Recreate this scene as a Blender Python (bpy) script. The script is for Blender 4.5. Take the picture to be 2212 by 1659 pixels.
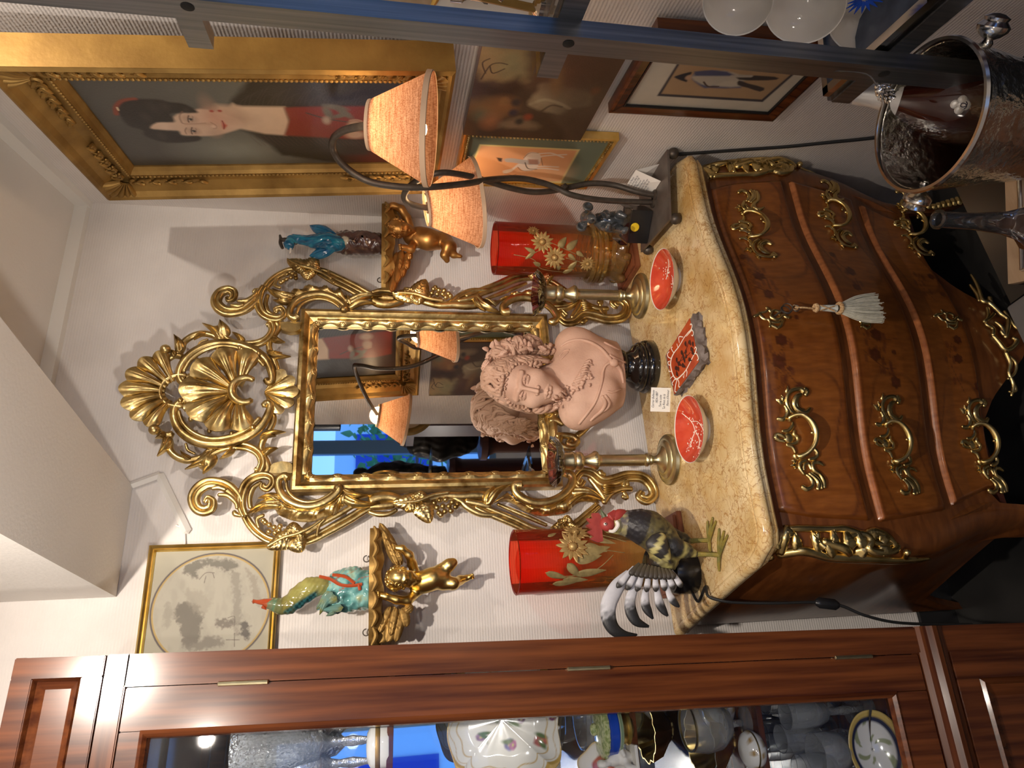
import bpy, bmesh, math, random
import numpy as np
from mathutils import Vector, Matrix
random.seed(7); rng = np.random.default_rng(7)
for o in list(bpy.data.objects): bpy.data.objects.remove(o)
SC = bpy.context.scene; COL = SC.collection
pi = math.pi
# ------------------------------------------------------------------ camera
FPX = 1500.0; EYE = 1.63
def _basis(yaw=22.8, pitch=10.2, roll=-0.3):
    y, p, r = np.radians([yaw, pitch, roll])
    F = np.array([np.sin(y)*np.cos(p), np.cos(y)*np.cos(p), -np.sin(p)])
    R0 = np.array([np.cos(y), -np.sin(y), 0]); U0 = np.cross(R0, F)
    R = np.cos(r)*R0 - np.sin(r)*U0
    return F, R, np.cross(R, F)
cF, cR, cU = _basis(); cC = np.array([0, 0, EYE])
cd = bpy.data.cameras.new('camera'); cam = bpy.data.objects.new('camera', cd); COL.objects.link(cam)
cd.sensor_fit = 'HORIZONTAL'; cd.sensor_width = 36; cd.lens = 36*FPX/2212; cd.clip_start = .02
m = Matrix.Identity(4)                       # the phone was held on its side: picture-left is up
for i in range(3):
    m[i][0] = -cU[i]; m[i][1] = cR[i]; m[i][2] = -cF[i]; m[i][3] = cC[i]
cam.matrix_world = m; SC.camera = cam
# ------------------------------------------------------------------ exposure, daylight, ceiling spots, added fill lights
SC.view_settings.view_transform = 'Standard'; SC.view_settings.look = 'None'
SC.view_settings.gamma = 1; SC.view_settings.use_curve_mapping = False
SC.view_settings.exposure = 0.55
W = bpy.data.worlds.new('dusk'); SC.world = W; W.use_nodes = True
nt = W.node_tree; nt.nodes.clear()
bgn = nt.nodes.new('ShaderNodeBackground'); wo = nt.nodes.new('ShaderNodeOutputWorld')
tc = nt.nodes.new('ShaderNodeTexCoord'); sx = nt.nodes.new('ShaderNodeSeparateXYZ'); cr_ = nt.nodes.new('ShaderNodeValToRGB')
nt.links.new(tc.outputs['Generated'], sx.inputs[0]); nt.links.new(sx.outputs[2], cr_.inputs[0])
e = cr_.color_ramp.elements
e[0].position = 0.0; e[0].color = (.10, .26, .62, 1); e[1].position = .45; e[1].color = (.05, .24, .85, 1)
x = e.new(.05); x.color = (.22, .48, .95, 1)
nt.links.new(cr_.outputs[0], bgn.inputs[0]); bgn.inputs[1].default_value = 1.5
nt.links.new(bgn.outputs[0], wo.inputs[0])
def spot(name, loc, aim, power, size=100, blend=.5, rad=.03, col=(1, .78, .55)):
    l = bpy.data.lights.new(name, 'SPOT'); l.energy = power; l.spot_size = math.radians(size); l.spot_blend = blend
    l.shadow_soft_size = rad; l.color = col
    o = bpy.data.objects.new(name, l); COL.objects.link(o); o.location = loc
    o.rotation_euler = (Vector(aim)-Vector(loc)).to_track_quat('-Z', 'Y').to_euler()
    return o
spot('ceiling_spot', (.62, .28, 2.44), (.60, 1.8, 1.5), 98, 92, .7, .022, (1, .88, .76))
spot('ceiling_spot', (.05, .30, 2.47), (.22, 1.85, 1.5), 72, 88, .7, .022, (1, .88, .76))
spot('ceiling_spot', (1.0, .66, 2.47), (.93, 1.8, 1.5), 11, 95, .6, .012, (1, .88, .76))
spot('ceiling_spot', (-.2, -.9, 2.44), (-.1, 1.4, 1.9), 34, 70, .8, .03, (1, .88, .76))
spot('beam_fill_spot', (-.35, .55, 1.6), (.55, 1.25, 2.45), 25, 80, .9, .03, (1, .90, .80))  # added upward fill for the beam and ceiling, no fixture there
for lx, ly, lz, pw_ in ((-.55, -.9, 1.95, 11), (-1.2, -1.7, 2.1, 7), (-.95, .5, 2.0, 2), (.45, -1.2, 1.25, 7)):  # added fill points to lift the room, not real fixtures
    l = bpy.data.lights.new('fill_point', 'POINT'); l.energy = pw_; l.shadow_soft_size = .07; l.color = (1, .89, .78)
    o = bpy.data.objects.new('fill_point', l); COL.objects.link(o); o.location = (lx, ly, lz)
# ------------------------------------------------------------------ geometry helpers
def ray(px, py):
    return cF + ((1659-py)-829.5)/FPX*cR - (px-1106)/FPX*cU
def onp(px, py, n, d):
    r = ray(px, py); n = np.array(n, float); return cC + r*((d-n@cC)/(n@r))
def atY(px, py, y): return onp(px, py, (0, 1, 0), y)
def atZ(px, py, z): return onp(px, py, (0, 0, 1), z)
_th = math.radians(14.25)
RN = np.array([math.cos(_th), -math.sin(_th), 0]); RD = np.array([math.sin(_th), math.cos(_th), 0]); RW0 = .8672
CORNER = np.array([1.3735, 1.885, 0.]); WY = 1.885; CEIL = 2.537
def onR(px, py, t=0.): return onp(px, py, RN, RW0-t)
def RWp(s, t, z): p = CORNER - RD*s - RN*t; return np.array([p[0], p[1], z])
def rs(p): return float((CORNER-np.array(p)*[1, 1, 0])@RD)
def T(ox, oy, s): return lambda pts: [(ox+p[0]/s, oy+p[1]/s)+tuple(p[2:]) for p in pts]
def vnoise(x, y, seed=0):
    r = np.random.default_rng(seed); g = r.random((64, 64))
    xi = np.floor(x).astype(int); yi = np.floor(y).astype(int); fx = x-xi; fy = y-yi
    fx = fx*fx*(3-2*fx); fy = fy*fy*(3-2*fy)
    a = g[xi % 64, yi % 64]; b = g[(xi+1) % 64, yi % 64]; c = g[xi % 64, (yi+1) % 64]; d = g[(xi+1) % 64, (yi+1) % 64]
    return (a*(1-fx)+b*fx)*(1-fy)+(c*(1-fx)+d*fx)*fy
def fbm(x, y, seed=0, o=4):
    return sum(vnoise(x*2**i, y*2**i, seed+i)*.5**(i+1) for i in range(o))
def spline(pts, n=8, closed=False):
    P = np.array(pts, float); N = len(P)
    if N < 3 and not closed: return np.array([P[0]+(P[-1]-P[0])*t for t in np.linspace(0, 1, n+1)])
    out = []
    for i in range(N if closed else N-1):
        p0, p1, p2, p3 = (P[(i+k) % N] if closed else P[min(max(i+k, 0), N-1)] for k in (-1, 0, 1, 2))
        for t in np.arange(n)/n:
            out.append(.5*(2*p1+(p2-p0)*t+(2*p0-5*p1+4*p2-p3)*t*t+(3*p1-p0-3*p2+p3)*t**3))
    if not closed: out.append(P[-1])
    return np.array(out)
def nrm(v): return v/(np.linalg.norm(v)+1e-12)
class MB:
    def __init__(s): s.v = []; s.f = []; s.mi = []; s.c = []; s.n = 0
    def add(s, V, Fs, mi=0):
        V = np.asarray(V, float).reshape(-1, 3); s.v.append(V)
        for f in Fs: s.f.append(tuple(int(i)+s.n for i in f)); s.mi.append(mi)
        s.n += len(V); return s
    def join(s, o):
        return s.add(np.concatenate(o.v), o.f)
    def grid(s, P, mi=0, cu=False, cv=False, flip=False):
        P = np.asarray(P, float); a, b = P.shape[:2]; F_ = []
        for i in range(a if cu else a-1):
            for j in range(b if cv else b-1):
                q = (i*b+j, ((i+1) % a)*b+j, ((i+1) % a)*b+(j+1) % b, i*b+(j+1) % b)
                F_.append(q[::-1] if flip else q)
        return s.add(P.reshape(-1, 3), F_, mi)
    def tube(s, pts, r, seg=8, n=None, flat=1., mi=0, sub=0, cap=True, wob=None):
        P = np.array([p[:3] for p in pts], float); R_ = np.broadcast_to(np.asarray(r, float), (len(P),)).copy()
        if sub:
            Q = spline(np.c_[P, R_], sub); P, R_ = Q[:, :3], np.maximum(Q[:, 3], 1e-5)
        N = len(P); tan = np.gradient(P, axis=0); rings = []
        up = None
        for i in range(N):
            t = nrm(tan[i])
            if n is not None: w = nrm(np.array(n, float)-t*np.dot(n, t)); b = np.cross(t, w)
            else:
                if up is None:
                    up = np.array([0, 0, 1.]) if abs(t[2]) < .9 else np.array([1., 0, 0])
                w = nrm(up-t*np.dot(up, t)); up = w; b = np.cross(t, w)
            a = np.arange(seg)/seg*2*pi
            rr = R_[i]
            rings.append(P[i]+np.outer(np.cos(a)*rr, b)+np.outer(np.sin(a)*rr*flat, w))
        s.grid(np.array(rings), mi, cv=True)
        if cap:
            b0 = s.n-N*seg
            for k, i in ((0, -1), (N-1, 1)):
                t = nrm(tan[k])*i
                s.add([P[k]+t*R_[k]*.6], [])
                for j in range(seg):
                    q = (b0+k*seg+j, b0+k*seg+(j+1) % seg, s.n-1)
                    s.f.append(q if k else q[::-1]); s.mi.append(mi)
        return s
    def lathe(s, prof, seg=32, o=(0, 0, 0), M=None, mi=0, rib=None, closed=False):
        a = np.arange(seg)/seg*2*pi; P = []
        for i, (r, z) in enumerate(prof):
            rr = r*np.ones(seg) if rib is None else rib(r, z, a)
            P.append(np.c_[rr*np.cos(a), rr*np.sin(a), z*np.ones(seg)])
        P = np.array(P)
        if M is not None: P = P@np.array(M).T
        return s.grid(P+np.array(o), mi, cu=closed, cv=True, flip=True)
    def ell(s, c, r, M=None, nu=12, nv=16, mi=0):
        r = np.broadcast_to(np.asarray(r, float), (3,)); t = np.linspace(0, pi, nu+1); a = np.arange(nv)/nv*2*pi
        P = np.array([[(math.sin(x)*math.cos(y), math.sin(x)*math.sin(y), -math.cos(x)) for y in a] for x in t])*r
        if M is not None: P = P@np.array(M).T
        return s.grid(P+np.array(c), mi, cv=True, flip=True)
    def box(s, c, d, M=None, bev=0., mi=0):
        bm = bmesh.new(); bmesh.ops.create_cube(bm, size=1)
        for v in bm.verts: v.co = Vector((v.co.x*d[0], v.co.y*d[1], v.co.z*d[2]))
        if bev: bmesh.ops.bevel(bm, geom=bm.edges[:], offset=bev, segments=2, affect='EDGES')
        bm.verts.index_update(); P = np.array([v.co[:] for v in bm.verts]); Fs = [[v.index for v in f.verts] for f in bm.faces]; bm.free()
        if M is not None: P = P@np.array(M).T
        return s.add(P+np.array(c), Fs, mi)
    def hexa(s, A, B, mi=0):                     # two quads A (4 pts) and B (4 pts) joined
        return s.add(list(A)+list(B), [(3, 2, 1, 0), (4, 5, 6, 7)]+[(i, (i+1) % 4, 4+(i+1) % 4, 4+i) for i in range(4)], mi)
    def prism(s, pts, h, mi=0, bev=0.):          # outline (3D points, planar) extruded along vector h
        P = np.array(pts, float); N = len(P); h = np.array(h, float); c = P.mean(0)
        if bev:
            Q = c+(P-c)*(1-bev); L = [P, P+h*.7, Q+h]
        else: L = [P, P+h]
        b = s.n; s.add(np.concatenate(L), [])
        k = len(L)
        for l in range(k-1):
            for i in range(N):
                j = (i+1) % N; s.f.append((b+l*N+i, b+l*N+j, b+(l+1)*N+j, b+(l+1)*N+i)); s.mi.append(mi)
        s.f.append(tuple(b+i for i in range(N))[::-1]); s.mi.append(mi)
        s.f.append(tuple(b+(k-1)*N+i for i in range(N))); s.mi.append(mi)
        return s
    def sheet(s, P, n, th, mi=0):                # grid P with thickness th along n (vector or per-point)
        P = np.asarray(P, float); a, b = P.shape[:2]; Q = P+np.broadcast_to(np.asarray(n, float), P.shape)*th
        L = np.concatenate([P.reshape(-1, 3), Q.reshape(-1, 3)]); m_ = a*b; F_ = []
        for i in range(a-1):
            for j in range(b-1):
                q = (i*b+j, (i+1)*b+j, (i+1)*b+j+1, i*b+j+1); F_ += [q[::-1], tuple(m_+k for k in q)]
        bd = [(0, j) for j in range(b)]+[(i, b-1) for i in range(1, a)]+[(a-1, j) for j in range(b-2, -1, -1)]+[(i, 0) for i in range(a-2, 0, -1)]
        ids = [i*b+j for i, j in bd]
        for k in range(len(ids)):
            p, q = ids[k], ids[(k+1) % len(ids)]; F_.append((q, p, m_+p, m_+q))
        return s.add(L, F_, mi)
    def leaf(s, p0, p1, w, n, h=.006, th=.002, lobes=0, ribs=0, curl=0., bend=0., vein=.3, nu=12, nv=8, mi=0, tip=.5, ex=.8):
        p0, p1, n = (np.array(q, float) for q in (p0, p1, n)); L = np.linalg.norm(p1-p0); d = (p1-p0)/L; n = nrm(n-d*(n@d)); b = np.cross(n, d)
        u = np.linspace(0, 1, nu+1)[:, None]; v = np.linspace(-1, 1, nv+1)[None]
        wd = w/2*np.sin(pi*np.clip(u**tip, 0, 1))**ex
        if lobes: wd = wd*(.78+.22*np.abs(np.cos(pi*lobes*u)))
        wd = np.maximum(wd, w*.01)
        hh = h*(1-v**2)*np.sin(pi*u*.9+.1)-vein*h*np.exp(-(v/.18)**2)+curl*u**2
        if lobes: hh = hh+h*.18*np.sin(pi*2*lobes*u+np.abs(v)*5)*(np.abs(v))
        if ribs: hh = hh+h*.26*np.sin(2*pi*ribs*(u-.32*np.abs(v)))*np.minimum(1, np.abs(v)*3)*np.sin(pi*u)
        P = p0+(u*L)[..., None]*d+(wd*v+bend*L*np.sin(pi*u)*np.ones_like(v))[..., None]*b+hh[..., None]*n
        return s.sheet(P, n, th, mi)
    def fan(s, c, ax, n, r0, r1, ang, lobes, h=.02, th=.004, cup=0., wav=.08, mi=0, nu=10, per=8, gap=0., stri=0.):
        c, ax, n = (np.array(q, float) for q in (c, ax, n)); b = np.cross(n, ax)
        nv = lobes*per; v = np.linspace(-1, 1, nv+1)
        rr = r1 if callable(r1) else (lambda q: r1*np.ones_like(q))
        def pt(uu, vv):
            a = vv*ang; lob = np.abs(np.sin(pi*(vv+1)/2*lobes)); R_ = r0+(rr(vv)*(1-wav+wav*lob)-r0)*uu
            z = h*(.35+.65*lob**.7)*np.sin(pi*(.12+.76*uu))+cup*uu**2+stri*np.sin(pi*(vv+1)*lobes*3)*np.sin(pi*uu)
            return c+(R_*np.cos(a))[..., None]*ax+(R_*np.sin(a))[..., None]*b+z[..., None]*n
        if not gap:
            U, V = np.meshgrid(np.linspace(0, 1, nu+1), v, indexing='ij'); return s.sheet(pt(U, V), n, th, mi)
        for k in range(lobes):
            U = np.linspace(0, 1, nu+1)[:, None]; g = gap*np.sin(pi*np.clip((U-.12)/.66, 0, 1))
            t = np.linspace(-1, 1, per+1)[None]*(1-g)
            s.sheet(pt(U*np.ones_like(t), (2*k+1+t)/lobes-1), n, th, mi)
        return s
def mesh(name, mb, cols=None, smooth=True):
    me = bpy.data.meshes.new(name); V = np.concatenate(mb.v) if mb.v else np.zeros((0, 3))
    me.from_pydata(V.tolist(), [], mb.f)
    if len(set(mb.mi)) > 1: me.polygons.foreach_set('material_index', mb.mi)
    if smooth: me.polygons.foreach_set('use_smooth', [True]*len(me.polygons))
    if cols is not None:
        a = me.color_attributes.new('Col', 'FLOAT_COLOR', 'POINT'); a.data.foreach_set('color', np.c_[cols, np.ones(len(cols))].astype(np.float32).ravel())
    me.validate(); me.update(); return me
def ob(name, mb, mats, parent=None, cols=None, smooth=True, sharp=40, fix=True, **props):
    if fix and cols is None and not isinstance(mb, bpy.types.Mesh) and mb.n < 60000:
        me = mesh(name, mb, None, smooth); bm = bmesh.new(); bm.from_mesh(me); bmesh.ops.recalc_face_normals(bm, faces=bm.faces[:]); bm.to_mesh(me); bm.free()
    else: me = mb if isinstance(mb, bpy.types.Mesh) else mesh(name, mb, cols, smooth)
    if smooth and sharp: me.set_sharp_from_angle(angle=math.radians(sharp))
    for q in (mats if isinstance(mats, (list, tuple)) else [mats]): me.materials.append(q)
    o = bpy.data.objects.new(name, me); COL.objects.link(o)
    if parent is not None:
        r = parent
        off = Vector(r.location)
        while r.parent: r = r.parent; off += Vector(r.location)
        me.transform(Matrix.Translation(-off)); o.parent = parent
    else:
        me.update(); c = np.array([v.co[:] for v in me.vertices]) if len(me.vertices) < 200000 else None
        if c is not None and len(c):
            b = Vector(((c[:, 0].min()+c[:, 0].max())/2, (c[:, 1].min()+c[:, 1].max())/2, c[:, 2].min()))
            me.transform(Matrix.Translation(-b)); o.location = b
    for k, v in props.items(): o[k] = v
    return o
def thing(name, loc, label, category, group=None):
    o = bpy.data.objects.new(name, None); COL.objects.link(o); o.location = Vector([float(q) for q in loc]); o.empty_display_size = .02
    o['label'] = label; o['category'] = category
    if group: o['group'] = group
    return o
def sub(o, name, loc):                          # an Empty part (its meshes are its sub-parts)
    e_ = bpy.data.objects.new(name, None); COL.objects.link(e_); e_.parent = o; e_.empty_display_size = .02; return e_
def dup(o, loc=None, rz=0., label=None, parent=None, depth=0):
    c = o.copy(); COL.objects.link(c)
    if loc is not None: c.location = Vector([float(q) for q in loc]); c.rotation_euler.z += rz
    if label: c['label'] = label
    if parent is not None: c.parent = parent
    for ch in list(o.children): dup(ch, parent=c)
    return c
# ---- implicit surfaces (one continuous skin)
def smin(a, b, k): h = np.clip(.5+.5*(b-a)/k, 0, 1); return b+(a-b)*h-k*h*(1-h)
def smax(a, b, k): return -smin(-a, -b, k)
def s_ell(X, c, r, M=None):
    q = X-np.array(c)
    if M is not None: q = q@np.array(M)
    r = np.array(r, float); k0 = np.linalg.norm(q/r, axis=-1); k1 = np.linalg.norm(q/(r*r), axis=-1)+1e-9
    return k0*(k0-1)/k1
def s_cap(X, a, b, ra, rb):
    a, b = np.array(a, float), np.array(b, float); d = b-a; t = np.clip(((X-a)@d)/(d@d+1e-12), 0, 1)
    return np.linalg.norm(X-a-t[..., None]*d, axis=-1)-(ra+(rb-ra)*t)
def s_chain(X, pts, k=.004):
    D = None
    for p, q in zip(pts[:-1], pts[1:]):
        e_ = s_cap(X, p[:3], q[:3], p[3], q[3]); D = e_ if D is None else smin(D, e_, k)
    return D
def snet(fn, lo, hi, h):
    lo = np.array(lo, float); n = np.ceil((np.array(hi)-lo)/h).astype(int)+1
    G = np.stack(np.meshgrid(*[lo[i]+h*np.arange(n[i]) for i in range(3)], indexing='ij'), -1)
    V = fn(G); S = V < 0; c = n-1
    off = [(i, j, k) for i in (0, 1) for j in (0, 1) for k in (0, 1)]
    sl = lambda A, o: A[o[0]:o[0]+c[0], o[1]:o[1]+c[1], o[2]:o[2]+c[2]]
    acc = np.zeros(tuple(c)+(3,)); cnt = np.zeros(tuple(c))
    for o in off:
        for ax in range(3):
            if o[ax]: continue
            q = list(o); q[ax] = 1; va, vb = sl(V, o), sl(V, q); x_ = (va < 0) != (vb < 0)
            t = np.where(x_, va/np.where(va == vb, 1, va-vb), 0)
            for a_ in range(3): acc[..., a_] += np.where(x_, o[a_]+(t if a_ == ax else 0), 0)
            cnt += x_
    m_ = cnt > 0; idx = -np.ones(tuple(c), int); idx[m_] = np.arange(m_.sum())
    ijk = np.argwhere(m_); P = lo+h*(ijk+acc[m_]/cnt[m_][:, None]); Fs = []
    for ax in range(3):
        u, w = (ax+1) % 3, (ax+2) % 3
        q = [1, 1, 1]; q[ax] = 0; A = S[tuple(slice(q[i], c[i]+(0 if i != ax else 0)) for i in range(3))]
        B = S[tuple(slice(q[i]+(1 if i == ax else 0), c[i]+(1 if i == ax else 0)) for i in range(3))]
        for sg in (0, 1):
            e_ = np.argwhere((A & ~B) if sg else (~A & B))
            if not len(e_): continue
            e_ = e_+np.array(q); d1 = np.zeros(3, int); d1[u] = 1; d2 = np.zeros(3, int); d2[w] = 1
            cells = [e_-d1-d2, e_-d2, e_, e_-d1]
            I = np.stack([idx[tuple(np.clip(k_, 0, c-1).T)] for k_ in cells], 1); ok = (I >= 0).all(1)
            Fs.append(I[ok] if sg else I[ok][:, ::-1])
    b = MB(); b.v = [P]; b.n = len(P)
    Fa = np.concatenate(Fs); b.f = [tuple(r) for r in Fa.tolist()]; b.mi = [0]*len(b.f); return b
def refine(mb, fn, sel, it=1):                  # finer facets where sel(P) holds, drawn back onto the implicit surface
    for _ in range(it):
        bm = bmesh.new(); me = bpy.data.meshes.new('t'); me.from_pydata(np.concatenate(mb.v).tolist(), [], mb.f); bm.from_mesh(me); bpy.data.meshes.remove(me)
        fs = [f for f in bm.faces if sel(f.calc_center_median())]; es = list({e_ for f in fs for e_ in f.edges}); bmesh.ops.subdivide_edges(bm, edges=es, cuts=1, use_grid_fill=True)
        bm.verts.index_update(); P = np.array([v.co[:] for v in bm.verts]); F_ = [tuple(v.index for v in f.verts) for f in bm.faces]; bm.free()
        k = np.array([sel(Vector(p)) for p in P]); Q = P[k]; h = 4e-4
        for _i in range(3):
            d = fn(Q); g = np.stack([(fn(Q+np.eye(3)[i]*h)-d)/h for i in range(3)], 1); gl = np.maximum((g*g).sum(1), .25); Q = Q-np.clip(d/gl, -.002, .002)[:, None]*g
        P[k] = Q; mb = MB(); mb.v = [P]; mb.n = len(P); mb.f = F_; mb.mi = [0]*len(F_)
    return mb
# ---- painted surfaces: a grid of vertices whose colours are computed shape by shape
class Canvas:
    def __init__(s, o, ex, ey, nx, ny, base):      # o corner, ex, ey edge vectors
        s.o, s.ex, s.ey = (np.array(q, float) for q in (o, ex, ey)); s.nx, s.ny = nx, ny
        s.w, s.h = np.linalg.norm(s.ex), np.linalg.norm(s.ey)
        U, V = np.meshgrid(np.linspace(0, 1, nx+1), np.linspace(0, 1, ny+1), indexing='ij')
        s.P = s.o+U[..., None]*s.ex+V[..., None]*s.ey; s.u, s.v = U*s.w, V*s.h
        s.c = np.ones(U.shape+(3,))*np.array(base)
        s.map = None
    def loc(s, q):                                 # picture points -> canvas metres
        n = nrm(np.cross(s.ex, s.ey)); out = []
        for p in q:
            w = onp(p[0], p[1], n, n@s.o)-s.o; out.append((w@s.ex/s.w, w@s.ey/s.h))
        return np.array(out)
    def put(s, a, col):
        col = np.array(col, float); s.c = s.c*(1-a[..., None])+col*a[..., None]
    def poly(s, q, col, soft=.002, sm=0, a=1., raw=False, n=0., ns=40):
        q = np.array(q, float) if raw else s.loc(q)
        if sm: q = spline(q, sm, True)
        x, y = s.u, s.v; ins = np.zeros(x.shape, bool); d = np.full(x.shape, 9.)
        for i in range(len(q)):
            (x0, y0), (x1, y1) = q[i], q[(i+1) % len(q)]
            if abs(y1-y0) > 1e-12: ins ^= ((y0 > y) != (y1 > y)) & (x < (x1-x0)*(y-y0)/(y1-y0)+x0)
            dx, dy = x1-x0, y1-y0; t = np.clip(((x-x0)*dx+(y-y0)*dy)/(dx*dx+dy*dy+1e-12), 0, 1)
            d = np.minimum(d, np.hypot(x-x0-t*dx, y-y0-t*dy))
        sd = np.where(ins, -d, d)
        if n: sd = sd+n*(fbm(x*ns, y*ns, 5)-.5)
        s.put(np.clip(.5-sd/(2*soft), 0, 1)*a, col); return s
    def blob(s, c, rx, ry, col, soft=.3, ang=0., a=1., raw=False):
        cx, cy = c if raw else s.loc([c])[0]; ca, sa = math.cos(ang), math.sin(ang); x, y = s.u-cx, s.v-cy
        r = np.hypot((x*ca+y*sa)/rx, (-x*sa+y*ca)/ry); s.put(np.clip((1+soft-r)/(2*soft), 0, 1)*a, col); return s
    def line(s, q, w, col, sm=6, a=1., raw=False):
        q = np.array(q, float) if raw else s.loc(q); q = spline(q, sm) if sm else q; d = np.full(s.u.shape, 9.)
        for (x0, y0), (x1, y1) in zip(q[:-1], q[1:]):
            dx, dy = x1-x0, y1-y0; t = np.clip(((s.u-x0)*dx+(s.v-y0)*dy)/(dx*dx+dy*dy+1e-12), 0, 1)
            d = np.minimum(d, np.hypot(s.u-x0-t*dx, s.v-y0-t*dy))
        s.put(np.clip(1.5-d/(w/2), 0, 1)*a, col); return s
    def noise(s, sc, amt, seed=1, stretch=1.): s.c = s.c*(1+amt*(fbm(s.u*sc, s.v*sc*stretch, seed)-.47)*2)[..., None]; return s
    def mb(s): b = MB(); b.grid(s.P); return b
    def obj(s, name, mt, parent, **k): return ob(name, s.mb(), mt, parent, cols=np.clip(s.c, 0, 1).reshape(-1, 3), **k)
# ------------------------------------------------------------------ materials (all node based)
def _n(nt_, t, **k):
    q = nt_.nodes.new(t)
    for a, b in k.items(): setattr(q, a, b)
    return q
def mat(name, col=(.5, .5, .5), rough=.5, metal=0., col2=None, scale=20., stretch=(1, 1, 1), lo=.35, hi=.65, bump=0., bscale=None, coat=0., attr=False, spec=.5, trans=0., ior=1.45, sheen=0., detail=4., r2=None, emit=None, estr=0.):
    m_ = bpy.data.materials.new(name); m_.use_nodes = True; n = m_.node_tree; bs = n.nodes['Principled BSDF']; L = n.links.new
    bs.inputs['Roughness'].default_value = rough; bs.inputs['Metallic'].default_value = metal; bs.inputs['Base Color'].default_value = (*col, 1)
    bs.inputs['Coat Weight'].default_value = coat; bs.inputs['Specular IOR Level'].default_value = spec; bs.inputs['Coat Roughness'].default_value = .08
    bs.inputs['Transmission Weight'].default_value = trans; bs.inputs['IOR'].default_value = ior; bs.inputs['Sheen Weight'].default_value = sheen
    if emit: bs.inputs['Emission Color'].default_value = (*emit, 1); bs.inputs['Emission Strength'].default_value = estr
    src = None
    if col2 is not None or bump or r2 is not None:
        tc_ = _n(n, 'ShaderNodeTexCoord'); mp = _n(n, 'ShaderNodeMapping'); mp.inputs['Scale'].default_value = stretch
        ns = _n(n, 'ShaderNodeTexNoise'); ns.inputs['Scale'].default_value = scale; ns.inputs['Detail'].default_value = detail
        L(tc_.outputs['Object'], mp.inputs[0]); L(mp.outputs[0], ns.inputs[0])
        rp = _n(n, 'ShaderNodeValToRGB'); rp.color_ramp.elements[0].position = lo; rp.color_ramp.elements[1].position = hi
        L(ns.outputs[0], rp.inputs[0]); src = rp
    if attr:
        at = _n(n, 'ShaderNodeVertexColor', layer_name='Col')
        if col2 is not None:
            rp.color_ramp.elements[0].color = (*col2, 1); rp.color_ramp.elements[1].color = (1, 1, 1, 1)
            mx = _n(n, 'ShaderNodeMix', data_type='RGBA', blend_type='MULTIPLY'); mx.inputs[0].default_value = 1
            L(at.outputs[0], mx.inputs[6]); L(rp.outputs[0], mx.inputs[7]); L(mx.outputs[2], bs.inputs['Base Color'])
        else: L(at.outputs[0], bs.inputs['Base Color'])
    elif col2 is not None:
        rp.color_ramp.elements[0].color = (*col, 1); rp.color_ramp.elements[1].color = (*col2, 1); L(rp.outputs[0], bs.inputs['Base Color'])
    if r2 is not None:
        mr = _n(n, 'ShaderNodeMapRange'); mr.inputs[1].default_value = lo; mr.inputs[2].default_value = hi; mr.inputs[3].default_value = rough; mr.inputs[4].default_value = r2
        L(ns.outputs[0], mr.inputs[0]); L(mr.outputs[0], bs.inputs['Roughness'])
    if bump:
        nb = ns
        if bscale:
            nb = _n(n, 'ShaderNodeTexNoise'); nb.inputs['Scale'].default_value = bscale; nb.inputs['Detail'].default_value = 3; L(mp.outputs[0], nb.inputs[0])
        bp = _n(n, 'ShaderNodeBump'); bp.inputs['Strength'].default_value = bump; bp.inputs['Distance'].default_value = .004
        L(nb.outputs[0], bp.inputs['Height']); L(bp.outputs[0], bs.inputs['Normal'])
    return m_
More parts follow.
